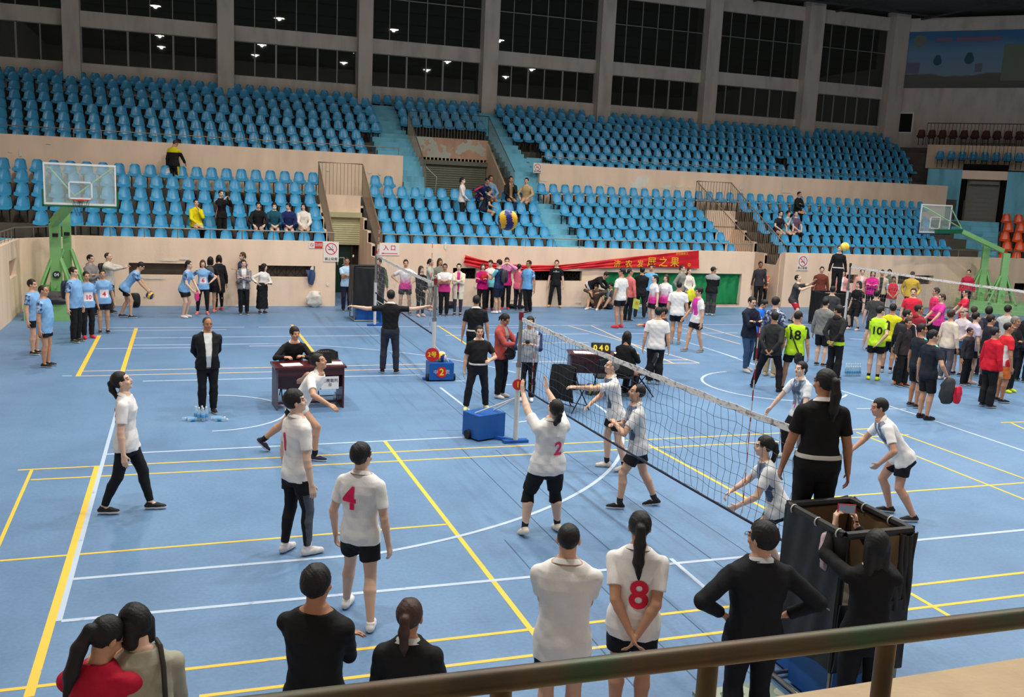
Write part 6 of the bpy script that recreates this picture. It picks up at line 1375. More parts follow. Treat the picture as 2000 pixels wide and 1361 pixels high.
# ------------------------------------------------------------------ nets, posts, antennas
CORD = mat('dark_net_cord', (44, 50, 58), .8); CORDW = mat('pale_net_cord', (150, 150, 150), .8); NAVYR = mat('navy_rope', (26, 32, 56), .7)
TAPE = camo_fabric('worn_white_tape', [(150, 148, 146), (196, 194, 190), (228, 226, 222)], 16, (.36, .45), (1, 1, 2)); WPOLE = mat('white_post_paint', (206, 206, 202), .45, noise=.12, nscale=10); CHR = mat('steel_tube', (150, 148, 144), .3, metal=.8)
CAPR = mat('dark_red_cap', (120, 26, 38), .5); BLUEB = mat('blue_box_paint', (22, 84, 158), .4, noise=.12); RUB = mat('black_rubber', (22, 22, 24), .7); YEL = mat('yellow_ink', (244, 214, 40), .5); REDS = mat('red_sign', (206, 34, 40), .5)
def netting(A, B, zt, zb, label, cord, r=.0028, cell=.115, sag=.03, seed=1):
    A = Vector((A[0], A[1], 0)); B = Vector((B[0], B[1], 0)); d = B-A; L = d.length; n = Vector((-d.y, d.x, 0)).normalized(); rr = random.Random(seed)
    root = empty('volleyball_net', A, 0, label, 'net'); nx = int(L/cell); nz = max(3, int((zt-.06-zb)/cell))
    sg = lambda t: -sag*4*t*(1-t)
    ph = [rr.uniform(0, 6) for _ in range(nx+1)]
    def pt(i, j):
        t = i/nx; v = j/nz; w = .012*math.sin(i*.9+j*1.7)+.008*math.sin(j*2.3+ph[i] if i < len(ph) else 0)
        return d*t+n*w+Vector((0, 0, zt-.06+sg(t)+(zb-(zt-.06))*v+.010*math.sin(i*1.3+j)))
    mb = MB()
    for i in range(nx+1): mb.tube([pt(i, j) for j in range(nz+1)], r, 3, cap=False)
    for j in range(nz+1): mb.tube([pt(i, j) for i in range(nx+1)], r, 3, cap=False)
    mb.build('netting', cord, root)
    MB().grid(lambda u, v: d*u+n*(.004*math.sin(u*90))+Vector((0, 0, zt+sg(u)-.062*v+.004*math.sin(u*60+v*2))), 80, 3, thick=.006).build('top_tape', TAPE, root)
    MB().tube([d*(i/40)+Vector((0, 0, zb-.012+sg(i/40))) for i in range(41)], .013 if r > .0022 else .016, 6).build('bottom_rope', NAVYR, root)
    return root
def antenna(p, z0, z1, label):
    root = empty('net_antenna', (p[0], p[1], z0), 0, label, 'antenna'); k = 0; z = z0
    A = MB(); B = MB()
    while z < z1-1e-6:
        (A if k % 2 else B).cyl((0, 0, z-z0), (0, 0, min(z+.1, z1)-z0), (.006 if z > z0+.9 else .0045), 6); z += .1; k += 1
    A.build('red_bands', mat('antenna_red', (186, 34, 60), .5), root); B.build('white_bands', mat('antenna_white', (222, 218, 214), .5), root)
def post(p, label, boxc, boxd, rzb, num=None, disc=None, wheels=True, cap=CAPR, foot=True):
    root = empty('net_post', (p[0], p[1], 0), 0, label, 'post')
    MB().cyl((0, 0, .03), (0, 0, 1.22), .040, 14).build('lower_tube', WPOLE, root, True); MB().cyl((0, 0, 1.2), (0, 0, 2.0), .030, 14).cyl((0, 0, 1.2), (0, 0, 1.26), .046, 14).build('upper_tube', CHR, root, True)
    MB().cyl((0, 0, 1.93), (0, 0, 2.05), .037, 14).build('cap', cap, root, True)
    if foot: MB().bb((-.2, -.06, 0), (.2, .06, .045)).bar((0, 0, .03), (Vector(boxc)-root.location)*.8+Vector((0, 0, .03)), .07, .045).build('foot_plate', BLUEB, root)
    if boxc is not None:
        bx = Vector(boxc)-Vector((p[0], p[1], 0)); b = MB().box((bx.x, bx.y, boxd[2]/2+.03), boxd, rzb).build('weight_box', BLUEB, root)
        if wheels:
            for sx in (-1, 1):
                w = Matrix.Rotation(rzb, 3, 'Z')@Vector((sx*(boxd[0]/2+.02), -boxd[1]/2+.08 if num else boxd[1]*.1, 0))+Vector((bx.x, bx.y, .075)); a = Matrix.Rotation(rzb, 3, 'Z')@Vector((.025, 0, 0)); MB().cyl(w-a, w+a, .07, 16).build('wheel', RUB, b, True)
        for sx in (-.35, .35):
            MB().cyl(Matrix.Rotation(rzb, 3, 'Z')@Vector((sx*boxd[0], 0, 0))+Vector((bx.x, bx.y, boxd[2]+.03)), (0, 0, .72), .011, 8).build('strut', WPOLE, root, True)
        if num:
            c = Matrix.Rotation(rzb, 3, 'Z')@Vector((0, -boxd[1]/2-.006, 0))+Vector((bx.x, bx.y, boxd[2]*.55)); f = Matrix.Rotation(rzb, 3, 'Z')@Vector((0, -1, 0)); xr = Matrix.Rotation(rzb, 3, 'Z')@Vector((1, 0, 0))
            MB().cyl(c, c+f*.004, .11, 20).build('number_disc', REDS, b); text_mesh('number', num, .19, YEL, b, frameM(c+f*.007, xr, (0, 0, 1)), bold=.004)
            text_mesh('lettering', '中     贡', .1, mat('pale_ink', (190, 205, 220), .6), b, frameM(c+f*.004, xr, (0, 0, 1)))
    if disc:
        z, tx, off, rd = disc; f = Vector((CAM[0]-p[0], CAM[1]-p[1], 0)).normalized(); xr = Vector((0, 0, 1)).cross(f)*1.0; c = Vector((0, 0, z))+f*.05+xr*off
        MB().cyl(c, c+f*.006, rd, 22).build('sign_disc', REDS, root); text_mesh('sign_number', tx, rd*(1.5 if len(tx) == 1 else .85), YEL, root, frameM(c+f*.009, xr, (0, 0, 1)), bold=.003)
    return root
N1F, N1N = Vector((-.02, 1.66, 0)), Vector((.143, -5.10, 0))
post(N1F, 'far post of the first net, white and steel, with red disc numbered one', (-.42, 2.05, 0), (.52, .42, .38), R(20), None, (.93, '1', .0, .085))
post(N1N, 'near post of the first net in front of the close referee stand', (.1, -5.55, 0), (.5, .4, .38), 0, None, None, wheels=False)
netting(N1F+Vector((0, -.06, 0)), N1N+Vector((0, .06, 0)), 1.97, .93, 'first volleyball net with worn white tape and navy bottom rope', CORD, .0024, seed=3)
pa = G(1029, 627, 1.97); antenna((0, 1.1), .93, 2.05, 'red and white antenna at the far end of the first net')
antenna((.13, -4.35), .95, 2.75, 'tall red and white antenna at the near end of the first net')
N2F, N2N = Vector((.08, 13.6, 0)), Vector((-.12, 6.15+.3, 0))
post(N2F, 'far post of the second net beside the black covered stand', (.5, 14.0, 0), (.4, .35, .36), 0, None, None, wheels=False)
bc = (G(838, 745)+G(888, 745))/2+Vector((0, .2, 0))
post(N2N, 'near post of the second net standing on a blue box numbered two', tuple(bc), (.5, .38, .34), R(-3), '2', (.52, '2号', -.02, .14))
netting(N2F, N2N, 1.97, .93, 'second volleyball net further back with pale cords', CORDW, .0016, seed=4)
antenna((N2F.x, N2F.y-.35), .93, 2.72, 'antenna at the far end of the second net'); antenna((N2N.x, N2N.y+.35), .93, 2.75, 'antenna at the near end of the second net')
N3A, N3B = Vector((14.9, 12.75, 0)), Vector((14.85, 5.6, 0))
n3 = G(1655, 629); N3A = Vector((n3.x-.6, n3.y-.5, 0)); N3A = Vector((14.83, 12.66, 0)); N3B = Vector((14.9, 5.4, 0))
post(N3A, 'left post of the third net at the right court', (14.4, 13.0, 0), (.4, .35, .34), 0, None, None, wheels=False, cap=mat('dark_cap', (40, 36, 38), .5))
post(N3B, 'right post of the third net beyond the picture edge', None, None, 0, None, None, foot=False)
netting(N3A, N3B, 1.97, .93, 'third volleyball net at the right with pale cords and a white top tape', CORDW, .0018, seed=5)
# ------------------------------------------------------------------ referee stands wrapped in black cloth
CLOTH = mat('black_cover_cloth', (30, 30, 31), .5, spec=.35, bump=.5, bscale=4); INNER = mat('brown_cover_lining', (120, 96, 66), .8, noise=.25, nscale=4)
def drape(mb, a, b, z0, z1, t=.012, mi=0, seed=0):
    a = Vector(a); b = Vector(b); d = b-a; n = Vector((-d.y, d.x, 0)).normalized()
    mb.grid(lambda u, v: a+d*u+n*(.010*math.sin(u*11+v*5+seed)*v+.006*math.sin(u*23-v*7+seed*2))+Vector((0, 0, z1+(z0-z1)*v-.03*math.sin(u*PI)*(1-v)+.02*math.sin(u*9+seed)*v)), 28, 14, mi, thick=t)
def refstand(x0, x1, y0, y1, zr, zp, label, sides, legs=True, lined=None, zb=.42):
    root = empty('referee_stand', ((x0+x1)/2, (y0+y1)/2, 0), 0, label, 'referee stand'); o = root.location
    P4 = {'a': (x0, y0), 'b': (x1, y0), 'c': (x1, y1), 'd': (x0, y1)}; v = lambda k, z=0: Vector((P4[k][0]-o.x, P4[k][1]-o.y, z))
    f = MB()
    for k in 'abcd': f.cyl(v(k), v(k, zr-.02), .018, 8)
    for k, l in ('ab', 'bc', 'cd', 'da'):
        f.cyl(v(k, zr), v(l, zr), .02, 8); f.cyl(v(k, zp-.06), v(l, zp-.06), .018, 8); f.cyl(v(k, .04), v(l, .04), .018, 8)
    f.build('frame', CHR, root, True)
    rm = MB()
    for k, l in ('ab', 'bc', 'cd', 'da'): rm.cyl(v(k, zr), v(l, zr), .034, 8)
    for k in 'abcd': rm.cyl(v(k, zb), v(k, zr), .028, 8)
    rm.build('cover_rim', CLOTH, root, True)
    MB().bb(v('a', zp-.05), v('c', zp)).build('platform', mat('platform_board', (86, 78, 66), .8, noise=.2), root)
    for i, s_ in enumerate(sides):
        mb = MB(); a, b = v(s_[0]), v(s_[1]); out = ((a+b)/2); out.z = 0; out = out.normalized()*.026; drape(mb, a+out, b+out, zb+.05*(i % 2), zr+.03, seed=i*1.7); mb.build('cover', CLOTH, root, True)
        if lined and s_ in lined: mb = MB(); drape(mb, a-out*.3, b-out*.3, zp, zr, seed=i*1.3, t=.006); mb.build('cover_lining', INNER, root, True)
    MB().bb(v('a', .03)+Vector((.08, .1, 0)), v('c', .38)-Vector((.08, .1, 0))).build('base_box', BLUEB, root)
    return root
rsN = refstand(-.31, .29, -6.33, -5.63, 1.5, .95, 'close referee stand wrapped in black cloth beside the near net post', ['ad', 'cd', 'bc'], lined=['bc', 'cd'])
m_ = MB(); drape(m_, (-.32, -.385, 0), (.32, -.385, 0), .42, .98, seed=2); drape(m_, (.17, -.385, 0), (.32, -.385, 0), .9, 1.5, seed=4); m_.build('cover', CLOTH, rsN, True)
for (x, y) in ((-.31, -5.7), (-.31, -6.0), (-.31, -6.25), (.29, -5.8), (.29, -6.1)):
    MB().tube([(x+.02*math.cos(a)*1.6-.01, y-.02+.0*a, 1.5+.035*math.sin(a)) for a in [2*PI*i/10 for i in range(10)]], .006, 5, closed=True).build('cord_tie', WPOLE, rsN, True).location = -rsN.location
MB().bb((-1.1, -6.4, .0), (-.4, -5.7, .03)).build('floor_mat', camo_fabric('grey_green_mat', [(120, 134, 120), (160, 170, 150), (90, 100, 92)], 3, (.45, .6)))
tag(bpy.data.objects['floor_mat'], 'grey green mat on the floor at the foot of the close referee stand', 'mat')
a = G(683, 592); rs2 = refstand(-.35, .45, 14.35, 15.1, 1.5, .9, 'black covered referee stand behind the far post of the second net', ['ab', 'da', 'bc'])
rs3 = refstand(REF3.x-.55, REF3.x+.5, 12.85, 13.65, 1.05, .95, 'low black referee stand behind the left post of the third net', ['ab', 'da', 'bc'], zb=.03)
# ------------------------------------------------------------------ tables, chairs and what is on them
MAHO = mat('dark_mahogany', (74, 18, 24), .35, noise=.2, nscale=4, coat=.3); MAHD = mat('desk_end_grey', (92, 84, 96), .5); PAPER = mat('white_paper', (236, 234, 230), .7); CHB = mat('black_chair_metal', (22, 24, 30), .4, metal=.4); PAD = mat('black_vinyl', (34, 34, 36), .45)
def desk(A, B, depth, label, h=.75):
    """A, B: front corners on the floor, the sitter on the other side"""
    A = Vector(A); B = Vector(B); L = (B-A).length; ang = math.atan2(B.y-A.y, B.x-A.x); root = empty('desk', A, ang, label, 'table')
    MB().bb((-.03, -.03, h-.035), (L+.03, depth+.03, h)).build('tabletop', MAHO, root)
    MB().bb((0, .02, .0), (.03, depth, h-.036)).build('side_panel', MAHD, root); MB().bb((L-.03, .02, .0), (L, depth, h-.036)).build('side_panel', MAHO, root)
    MB().bb((.03, .02, h-.16), (L-.03, .04, h-.036)).build('front_rail', MAHO, root); MB().bb((.03, depth*.45, h-.42), (L-.03, depth*.45+.02, h-.036)).build('modesty_panel', MAHO, root)
    MB().bb((.03, depth*.4, .06), (L-.03, depth*.4+.03, .1)).build('foot_rail', MAHO, root)
    m = Matrix.Translation(A)@Matrix.Rotation(ang, 4, 'Z'); return lambda x, y, z=0: m@Vector((x, y, z)), ang
D1, a1 = desk(G(540, 803), G(672, 797), .55, 'dark mahogany scoring table with the yellow figure 4 board')
def paper(p, ang, w, d, label): o = MB().box((0, 0, .003), (w, d, .006)).build('paper_sheets', PAPER); o.location = p; o.rotation_euler = (0, 0, ang); tag(o, label, 'paper')
def scoreboard(p, ang, label, txt):
    root = empty('flip_scoreboard', p, ang, label, 'scoreboard'); MB().extr([(-.19, -.09, 0), (-.19, .09, 0), (-.19, .02, .19), (-.19, -.02, .19)], (.38, 0, 0)).build('stand', CHB, root)
    for i, t in enumerate(txt):
        x = (i-(len(txt)-1)/2)*.115; MB().add([(x-.05, -.094, .02), (x+.05, -.094, .02), (x+.05, -.03, .185), (x-.05, -.03, .185), (x-.05, -.09, .02), (x+.05, -.09, .02), (x+.05, -.026, .185), (x-.05, -.026, .185)], [(0, 1, 2, 3), (7, 6, 5, 4), (0, 4, 5, 1), (1, 5, 6, 2), (2, 6, 7, 3), (3, 7, 4, 0)]).build('card', PAD, root)
        text_mesh('digit', t, .15, YEL, root, frameM((x, -.067, .1), (1, 0, 0), (0, .36, .93)), bold=.006)
    r = MB()
    for i in range(8): r.tube([(-.14+.04*i+.012*math.cos(a), 0, .195+.018*math.sin(a)) for a in [2*PI*k/8 for k in range(8)]], .003, 4, closed=True)
    r.build('rings', CHR, root)
paper(D1(.28, .22, .75), a1+.1, .34, .24, 'white score sheet in front of the seated scorer in black'); paper(D1(1.0, .25, .75), a1-.1, .32, .26, 'white papers at the right end of the first scoring table')
scoreboard(D1(.78, .3, .75), a1, 'black flip board showing a yellow 4 on the first scoring table', '4')
o = MB().box((0, 0, 0), (.3, .006, .22)).build('paper_notice', PAPER); o.location = D1(.9, .0, .46); o.rotation_euler = (0, 0, a1); tag(o, 'white paper notice with Chinese writing taped to the front of the first table', 'notice'); text_mesh('writing', '比赛裁判\n台', .07, mat('blue_black_ink', (52, 56, 76), .7), o, frameM((0, -.005, .0), (1, 0, 0), (0, 0, 1)))
def chair(p, ang, label, jacket=False):
    root = empty('folding_chair', p, ang, label, 'chair'); MB().bb((-.2, -.2, .42), (.2, .18, .45)).build('seat', PAD, root)
    MB().grid(lambda u, v: (-.2+.4*u, -.25-.05*v-.03*math.sin(u*PI)+.0, .62+.22*v*(1-.25*abs(2*u-1)**3)), 10, 6, thick=.02).build('backrest', PAD, root, True)
    for sx in (-1, 1):
        MB().tube([(sx*.21, .22, 0), (sx*.21, -.1, .45), (sx*.2, -.27, .8)], .011, 7).build('leg', CHB, root, True); MB().tube([(sx*.19, -.26, 0), (sx*.19, .1, .44)], .011, 7).build('leg', CHB, root, True)
    MB().cyl((-.2, .18, .08), (.2, .18, .08), .008, 6).cyl((-.19, -.2, .12), (.19, -.2, .12), .008, 6).build('cross_bar', CHB, root, True)
    return root
chair(D1(.42, .95), a1+PI, 'black folding chair under the seated scorer'); chair(D1(1.05, .85), a1+PI, 'empty black folding chair behind the first scoring table'); 
P(555, 652, None, 12, 'scorer in black sweater with white collar writing at the first table', H=1.64, at=tuple(D1(.42, 1.0)), pz=.33, top='long', tc=BLK, bot='trousers', bc=BLK, hair='thick', collar=WHITE, lean=18, rh=((.13, .28, .50), (.8, -.5, -.4)), lh=((-.06, .26, .50), (-.8, -.4, -.4)), feet={'r': (.07, .2, 0, 5, 0), 'l': (-.07, .2, 0, -5, 0)}, knee={'r': (0, 1, .5), 'l': (0, 1, .5)}, skin=(202, 152, 122), curl=.9, head=(-18, 0))
A2 = G(1113, 690, .75); A2.z = 0; B2 = A2+Vector((1.25, -.42, 0))
A2 = A2+Vector((0, -.05, 0)); D2, a2 = desk(A2, B2, .5, 'dark mahogany table behind the first net with black flip board')
paper(D2(.28, .2, .75), a2, .4, .28, 'white papers on the left end of the second table'); paper(D2(1.05, .25, .75), a2, .3, .24, 'white papers at the right end of the second table')
scoreboard(D2(.62, .28, .75), a2, 'black flip board with three yellow digits on the second table', '040')
cj = G(1118, 800); chair(cj, R(-62), 'folding chair with a black jacket over its back beside the second table')
jk = MB(); jk.grid(lambda u, v: (-.25+.5*u, -.31-.04*math.sin(v*3)-.03*math.sin(u*12)*v, .86-.62*v-.03*(2*u-1)**2), 16, 14, thick=.03); jk.grid(lambda u, v: (-.24+.48*u, -.24+.03*math.sin(u*9)*v, .86-.35*v-.03*(2*u-1)**2), 14, 8, thick=.02)
jo = jk.build('black_jacket', mat('black_cotton', (20, 20, 22), .8, bump=.4, bscale=12), smooth=True, loc=cj); jo.rotation_euler = (0, 0, R(-62)); tag(jo, 'black jacket hung over the back of the chair left of the second table', 'jacket')
ch3 = G(1221, 650, 1.27); ch3.z = 0; chair(G(1248, 770), R(70), 'black folding chair right behind the seated woman at the second table')
chair(ch3, R(150), 'black folding chair under the long haired woman'); chair(G(1180, 778), R(-10), 'black folding chair below the second table near the two balls')
P(1221, 650, None, 150, 'seated woman in black with long straight hair at the second table', H=1.6, at=tuple(ch3), pz=.33, top='long', tc=(20, 20, 22), bot='trousers', bc=BLK, hair='long', fem=True, lean=8, rh='phone', lh='phone', feet={'r': (.07, .2, 0, 5, 0), 'l': (-.07, .2, 0, -5, 0)}, knee={'r': (0, 1, .5), 'l': (0, 1, .5)}, head=(-12, 15), build=1.08)
# ------------------------------------------------------------------ balls
BY = mat('ball_yellow', (246, 196, 40), .4); BB = mat('ball_blue', (40, 52, 130), .4); BW = mat('ball_white', (226, 226, 224), .4)
def ball(c, r, label, rot=(0.4, .6, 0), white=False, ms=None):
    mb = MB(); nu, nv = 36, 20; mb.ball((0, 0, 0), r, nu, nv); mi = []
    for j in range(nv):
        for k in range(nu):
            lat = (j+.5)/nv*PI; lon = (k+.5)/nu*2*PI+.9*math.cos(lat)*1.3; q = int(lon/(2*PI)*6) % 3 if white else int(lon/(2*PI)*6) % 2; mi.append(q)
    mb.m = mi; o = mb.build('volleyball', ms or [BY, BB, BW], smooth=True); o.location = c; o.rotation_euler = rot; return tag(o, label, 'ball')
bp_ = Vector(CAM)+Vector(_ray(992, 430))*9.4; ball(bp_, .104, 'yellow and blue volleyball flying high over the first court', (.5, .5, .9))
bp_ = Vector(CAM)+Vector(_ray(1650, 482))*27.5; ball(bp_, .13, 'yellow ball in the air beside the far woman referee', (.2, .3, 0), ms=[BY, mat('ball_pale', (236, 214, 120), .4), BW])
b33 = PR[(262, 517)]; ball((b33['R']+b33['L'])/2+Vector((0, 0, -.07)), .11, 'volleyball held low by the bending man in light blue', (.3, 1.2, 0))
ball(Vector((bc.x+.03, bc.y, .34+.03+.105)), .105, 'volleyball resting on the blue box numbered two', (1.0, .3, .5), True)
for i, px in enumerate((1150, 1170)): g = G(px, 770); ball((g.x, g.y, .11), .108, ('volleyball on the floor next to the chair with the black jacket', 'second volleyball on the floor below the dark table')[i], (.3*i+.4, .8, .2), bool(i))
# ------------------------------------------------------------------ bottles
CLR = mat('clear_plastic', (196, 222, 236), .08, spec=.5, alpha=.38); LBL = mat('blue_bottle_label', (90, 160, 210), .5); CAPW = mat('bottle_cap', (226, 232, 236), .5)
def bottle(p, label, rot=(0, 0, 0), group=None, s=1.0, body=CLR, cap=CAPW):
    root = empty('water_bottle', p, 0, label, 'bottle', group); root.rotation_euler = rot
    MB().lathe([(.026*s, 0), (.031*s, .01*s), (.031*s, .14*s), (.028*s, .16*s), (.014*s, .195*s), (.013*s, .205*s)], 14).build('bottle_body', body, root, True); MB().lathe([(.0315*s, .06*s), (.0322*s, .062*s), (.0322*s, .115*s), (.0315*s, .117*s)], 14).build('bottle_label', LBL, root, True); MB().cyl((0, 0, .203*s), (0, 0, .225*s), .015*s, 12).build('bottle_cap', cap, root, True)
for i, (px, py) in enumerate(((383, 820), (389, 822), (395, 819), (403, 821), (397, 823))): bottle(G(px, py), 'standing water bottle in the cluster at the feet of the man in black jacket', group='standing bottles by the man in black jacket')
for i, (px, py, an) in enumerate(((356, 822, .1), (366, 824, .3), (412, 820, .0), (418, 822, -.3))):
    g = G(px, py); bottle((g.x, g.y, .033), ('lying water bottle leftmost beside the standing bottles', 'second lying water bottle left of the standing bottles', 'lying water bottle just right of the standing bottles', 'lying water bottle farthest right of the standing bottles')[i], (0, PI/2, an))
bottle(G(965, 838), 'green tea bottle standing by the blue box at the far post of the first net', body=mat('green_tea', (120, 140, 60), .15, alpha=.8), cap=mat('blue_cap', (70, 150, 200), .5))
for i in range(14):
    g = G(1652+(i % 7)*4.4, 728+(i//7)*6); bottle(g, 'bottle of the water pack behind the lime number 10 player', group='pack of water bottles on the right court')
g = G(654, 790); bottle(g, 'water bottle standing under the right end of the first scoring table')
# ------------------------------------------------------------------ basketball hoops
HG = mat('hoop_green_paint', (134, 190, 122), .4, noise=.1, nscale=4); HP = mat('pale_green_paint', (160, 210, 158), .4); HD = mat('dark_green_pad', (22, 96, 66), .6); ACR = mat('clear_backboard', (205, 225, 220), .1, spec=.5, alpha=.22); WFR = mat('white_frame_paint', (222, 224, 222), .5); RIM = mat('orange_rim', (196, 60, 40), .5)
def hoop(name_label, bc, yaw, joints, posts, base, basez, num=None, front=1, pad=HD, bs=.94):
    root = empty('basketball_hoop', base[0], 0, name_label, 'basketball hoop'); o = Vector(base[0])
    C = Vector(bc)-o; rt = Matrix.Rotation(yaw, 3, 'Z'); xr = rt@Vector((1, 0, 0)); nf = rt@Vector((0, -1, 0))*front; up = Vector((0, 0, 1)); xr = xr*bs
    def bx(mb, x0, x1, z0, z1, y0, y1, mi=0): c = C+xr*(x0+x1)/2+nf*(y0+y1)/2+up*(z0+z1)/2; mb.box(c, ((x1-x0)*bs, abs(y1-y0), z1-z0), yaw, mi)
    m = MB(); bx(m, -.9, .9, 0, 1.05, -.01, .01); bd = m.build('backboard', ACR, root)
    m = MB(); 
    for a in ((-.9, .9, 0, .05), (-.9, .9, 1.0, 1.05), (-.9, -.86, .05, 1.0), (.86, .9, .05, 1.0)): bx(m, *a, -.02, .02)
    m.build('board_frame', WFR, bd)
    m = MB()
    for a in ((-.3, .3, .15, .19), (-.3, .3, .56, .6), (-.3, -.26, .15, .6), (.26, .3, .15, .6)): bx(m, *a, -.015, .022)
    m.build('target_square', WFR, bd)
    m = MB(); bx(m, -.95, .95, -.05, .0, -.03, .03); bx(m, -.95, -.9, -.05, .38, -.03, .03); bx(m, .9, .95, -.05, .38, -.03, .03); m.build('edge_padding', pad, bd)
    rc = C+nf*.38+up*.15; MB().tube([rc+xr*.225*math.cos(a)+nf*.225*math.sin(a) for a in [2*PI*k/20 for k in range(20)]], .01, 6, closed=True).bar(C+nf*.02+up*.13, C+nf*.17+up*.14, .1, .04).build('rim', RIM, root, True)
    m = MB()
    for k in range(10):
        for sg in (1, -1):
            pts = [rc+(xr*math.cos(2*PI*k/10+sg*t*.6)+nf*math.sin(2*PI*k/10+sg*t*.6))*(.225-.1*t)-up*.4*t for t in (0, .33, .66, 1)]; m.tube(pts, .004, 3)
    m.build('hoop_net', mat('hoop_net_cord', (60, 62, 90), .8), root)
    J = [Vector(j)-o for j in joints]; am = MB()
    MB().bar(C-nf*.05+up*.06, J[0], .15, .15).build('arm_pad', HD, root); 
    for a, b in zip(J[:-1], J[1:]): am.bar(a, b, .22, .16); 
    am.build('arm', HG, root)
    br = MB()
    for sx in (-.86, .86): br.tube([C-nf*.03+xr*sx+up*.95, C-nf*.12+xr*sx*.85+up*.9, J[0]+up*.1], .022, 7)
    br.build('board_brace', HP, root, True)
    B0, bd_, bw, bh, brz = base[1:6]
    MB().box(Vector((0, 0, bh/2)), (bw, bd_, bh), brz).build('base', HG, root)
    for (p, top, w) in posts:
        p = Vector(p)-o; p.z = 0; MB().box(Vector((p.x, p.y, (top+bh)/2)), (w, w, top-bh), brz).build('upright', HG, root)
        for sx, sy in ((-1, -1), (1, -1), (1, 1), (-1, 1)):
            q = Matrix.Rotation(brz, 3, 'Z')@Vector((sx*.48, sy*.42, 0)); MB().bar(Vector((p.x, p.y, bh))+q, Vector((p.x, p.y, bh+(top-bh)*.55))+q*.2, .07, .05).build('side_brace', HG, root)
        MB().box(Vector((p.x, p.y, bh+.35)), (.9, .05, .05), brz).box(Vector((p.x, p.y, bh+.35)), (.05, .8, .05), brz).build('tie_bar', HG, root)
        if num:
            f = Vector((CAM[0]-p.x-o.x, CAM[1]-p.y-o.y, 0)).normalized(); xx = Vector((0, 0, 1)).cross(f); c = Vector((p.x, p.y, 1.08))+f*(w*.72); MB().cyl(c, c+f*.006, .1, 18).build('number_disc', mat('navy_disc', (40, 40, 62), .5), root); text_mesh('number', num, .12, WFR, root, frameM(c+f*.01, xx, (0, 0, 1)), bold=.003)
            c = Vector((p.x, p.y, 2.12))+f*(w*.72); MB().box(c, (.14, .03, .09), math.atan2(xx.y, xx.x)).build('gauge_box', RUB, root)
    return root
Bc = W(158, 401, 15.0); toc = math.atan2(CAM[1]-Bc.y, CAM[0]-Bc.x)
pl = Vector((-8.02, 15.9, 0)); j0 = Bc+(pl-Bc)*.22; j0.z = Bc.z+.12; j1 = Vector((pl.x, pl.y-.2, 2.45))
hoop('left green basketball hoop numbered 04 parked in the corner behind the light blue team', Bc, toc+PI/2, [j0, j1], [(pl, 2.42, .26), (pl+Vector((.22, .6, 0)), 2.75, .2)], [(-8.1, 15.55, 0), None, 1.7, 1.15, .42, R(0)], 0, '04')
Bc = W(1824, 455, 16.6); v2 = math.atan2(CAM[1]-Bc.y, CAM[0]-Bc.x)
p1 = W(1913, 590, 16.7); p2 = W(1952, 600, 16.0); jA = W(1878, 452, 16.6); jB = W(1958, 490, 16.2)
hr_ = hoop('right green basketball hoop parked against the far right wall', Bc, v2+PI/2+R(52), [jA, jB], [((p1.x, 16.7, 0), W(1913, 475, 16.7).z, .24), ((p2.x, 16.0, 0), W(1952, 494, 16.0).z, .24)], [((p1.x+p2.x)/2+.3, 16.35, 0), None, 1.5, 2.6, .4, R(-35)], 0, None, front=-1, pad=mat('navy_pad', (34, 60, 110), .6))
# ------------------------------------------------------------------ signs and banner
REDL = mat('sign_red_ink', (204, 30, 70), .6); BLKI = mat('sign_black_ink', (40, 40, 48), .6); SGN = mat('sign_white_board', (232, 224, 216), .6)
def ring(mb, c, r, w, y, n=28):
    vs = []
    for i in range(n):
        a = 2*PI*i/n; vs += [(c[0]+(r-w/2)*math.cos(a), y, c[1]+(r-w/2)*math.sin(a)), (c[0]+(r+w/2)*math.cos(a), y, c[1]+(r+w/2)*math.sin(a))]
    mb.add(vs, [(2*i, 2*i+1, (2*i+3) % (2*n), (2*i+2) % (2*n)) for i in range(n)])
def nosmoke(x0, y0, x1, y1, Y, label, txt='禁止吸烟'):
    a, b = W(x0, y0, Y), W(x1, y1, Y); w, h = b.x-a.x, a.z-b.z; c = (a+b)/2; root = MB().box((0, 0, 0), (w, .012, h)).build('no_smoking_sign', SGN); root.location = (c.x, Y-.012, c.z); tag(root, label, 'sign')
    r = w*.36; cz = h/2-w*.46; m = MB(); ring(m, (0, cz), r, r*.16, -.008); m.bar((-r*.7, -.009, cz+r*.7), (r*.7, -.009, cz-r*.7), .002, r*.14); m.build('prohibition_ring', REDL, root)
    MB().bar((-r*.55, -.0075, cz-r*.12), (r*.45, -.0075, cz-r*.12), .002, r*.14).tube([(r*.1, -.0075, cz+r*.1), (r*.35, -.0075, cz+r*.3), (r*.1, -.0075, cz+r*.5), (r*.4, -.0075, cz+r*.7)], r*.03, 5).build('cigarette', BLKI, root)
    if txt: text_mesh('lettering', txt, w*.21, BLKI, root, frameM((0, -.008, -h/2+w*.16), (1, 0, 0), (0, 0, 1)), bold=.001)
YS = YF-.002
nosmoke(632, 472, 661, 511, YS, 'large no smoking sign on the pink wall left of the doorway')
nosmoke(1042, 318, 1057, 338, 22.74, 'small no smoking sign on the upper pink wall by the blue stairs', '禁止吸烟')
nosmoke(1558, 498, 1577, 528, YS, 'no smoking sign on the pink wall right of the right doorway', '禁止吸烟')
a, b = W(604, 471, YS), W(630, 485, YS); o = MB().box((0, 0, 0), (b.x-a.x, .01, a.z-b.z)).build('small_wall_sign', SGN); o.location = ((a.x+b.x)/2, YS-.01, (a.z+b.z)/2); tag(o, 'small white and red sign left of the large no smoking sign', 'sign'); w = b.x-a.x
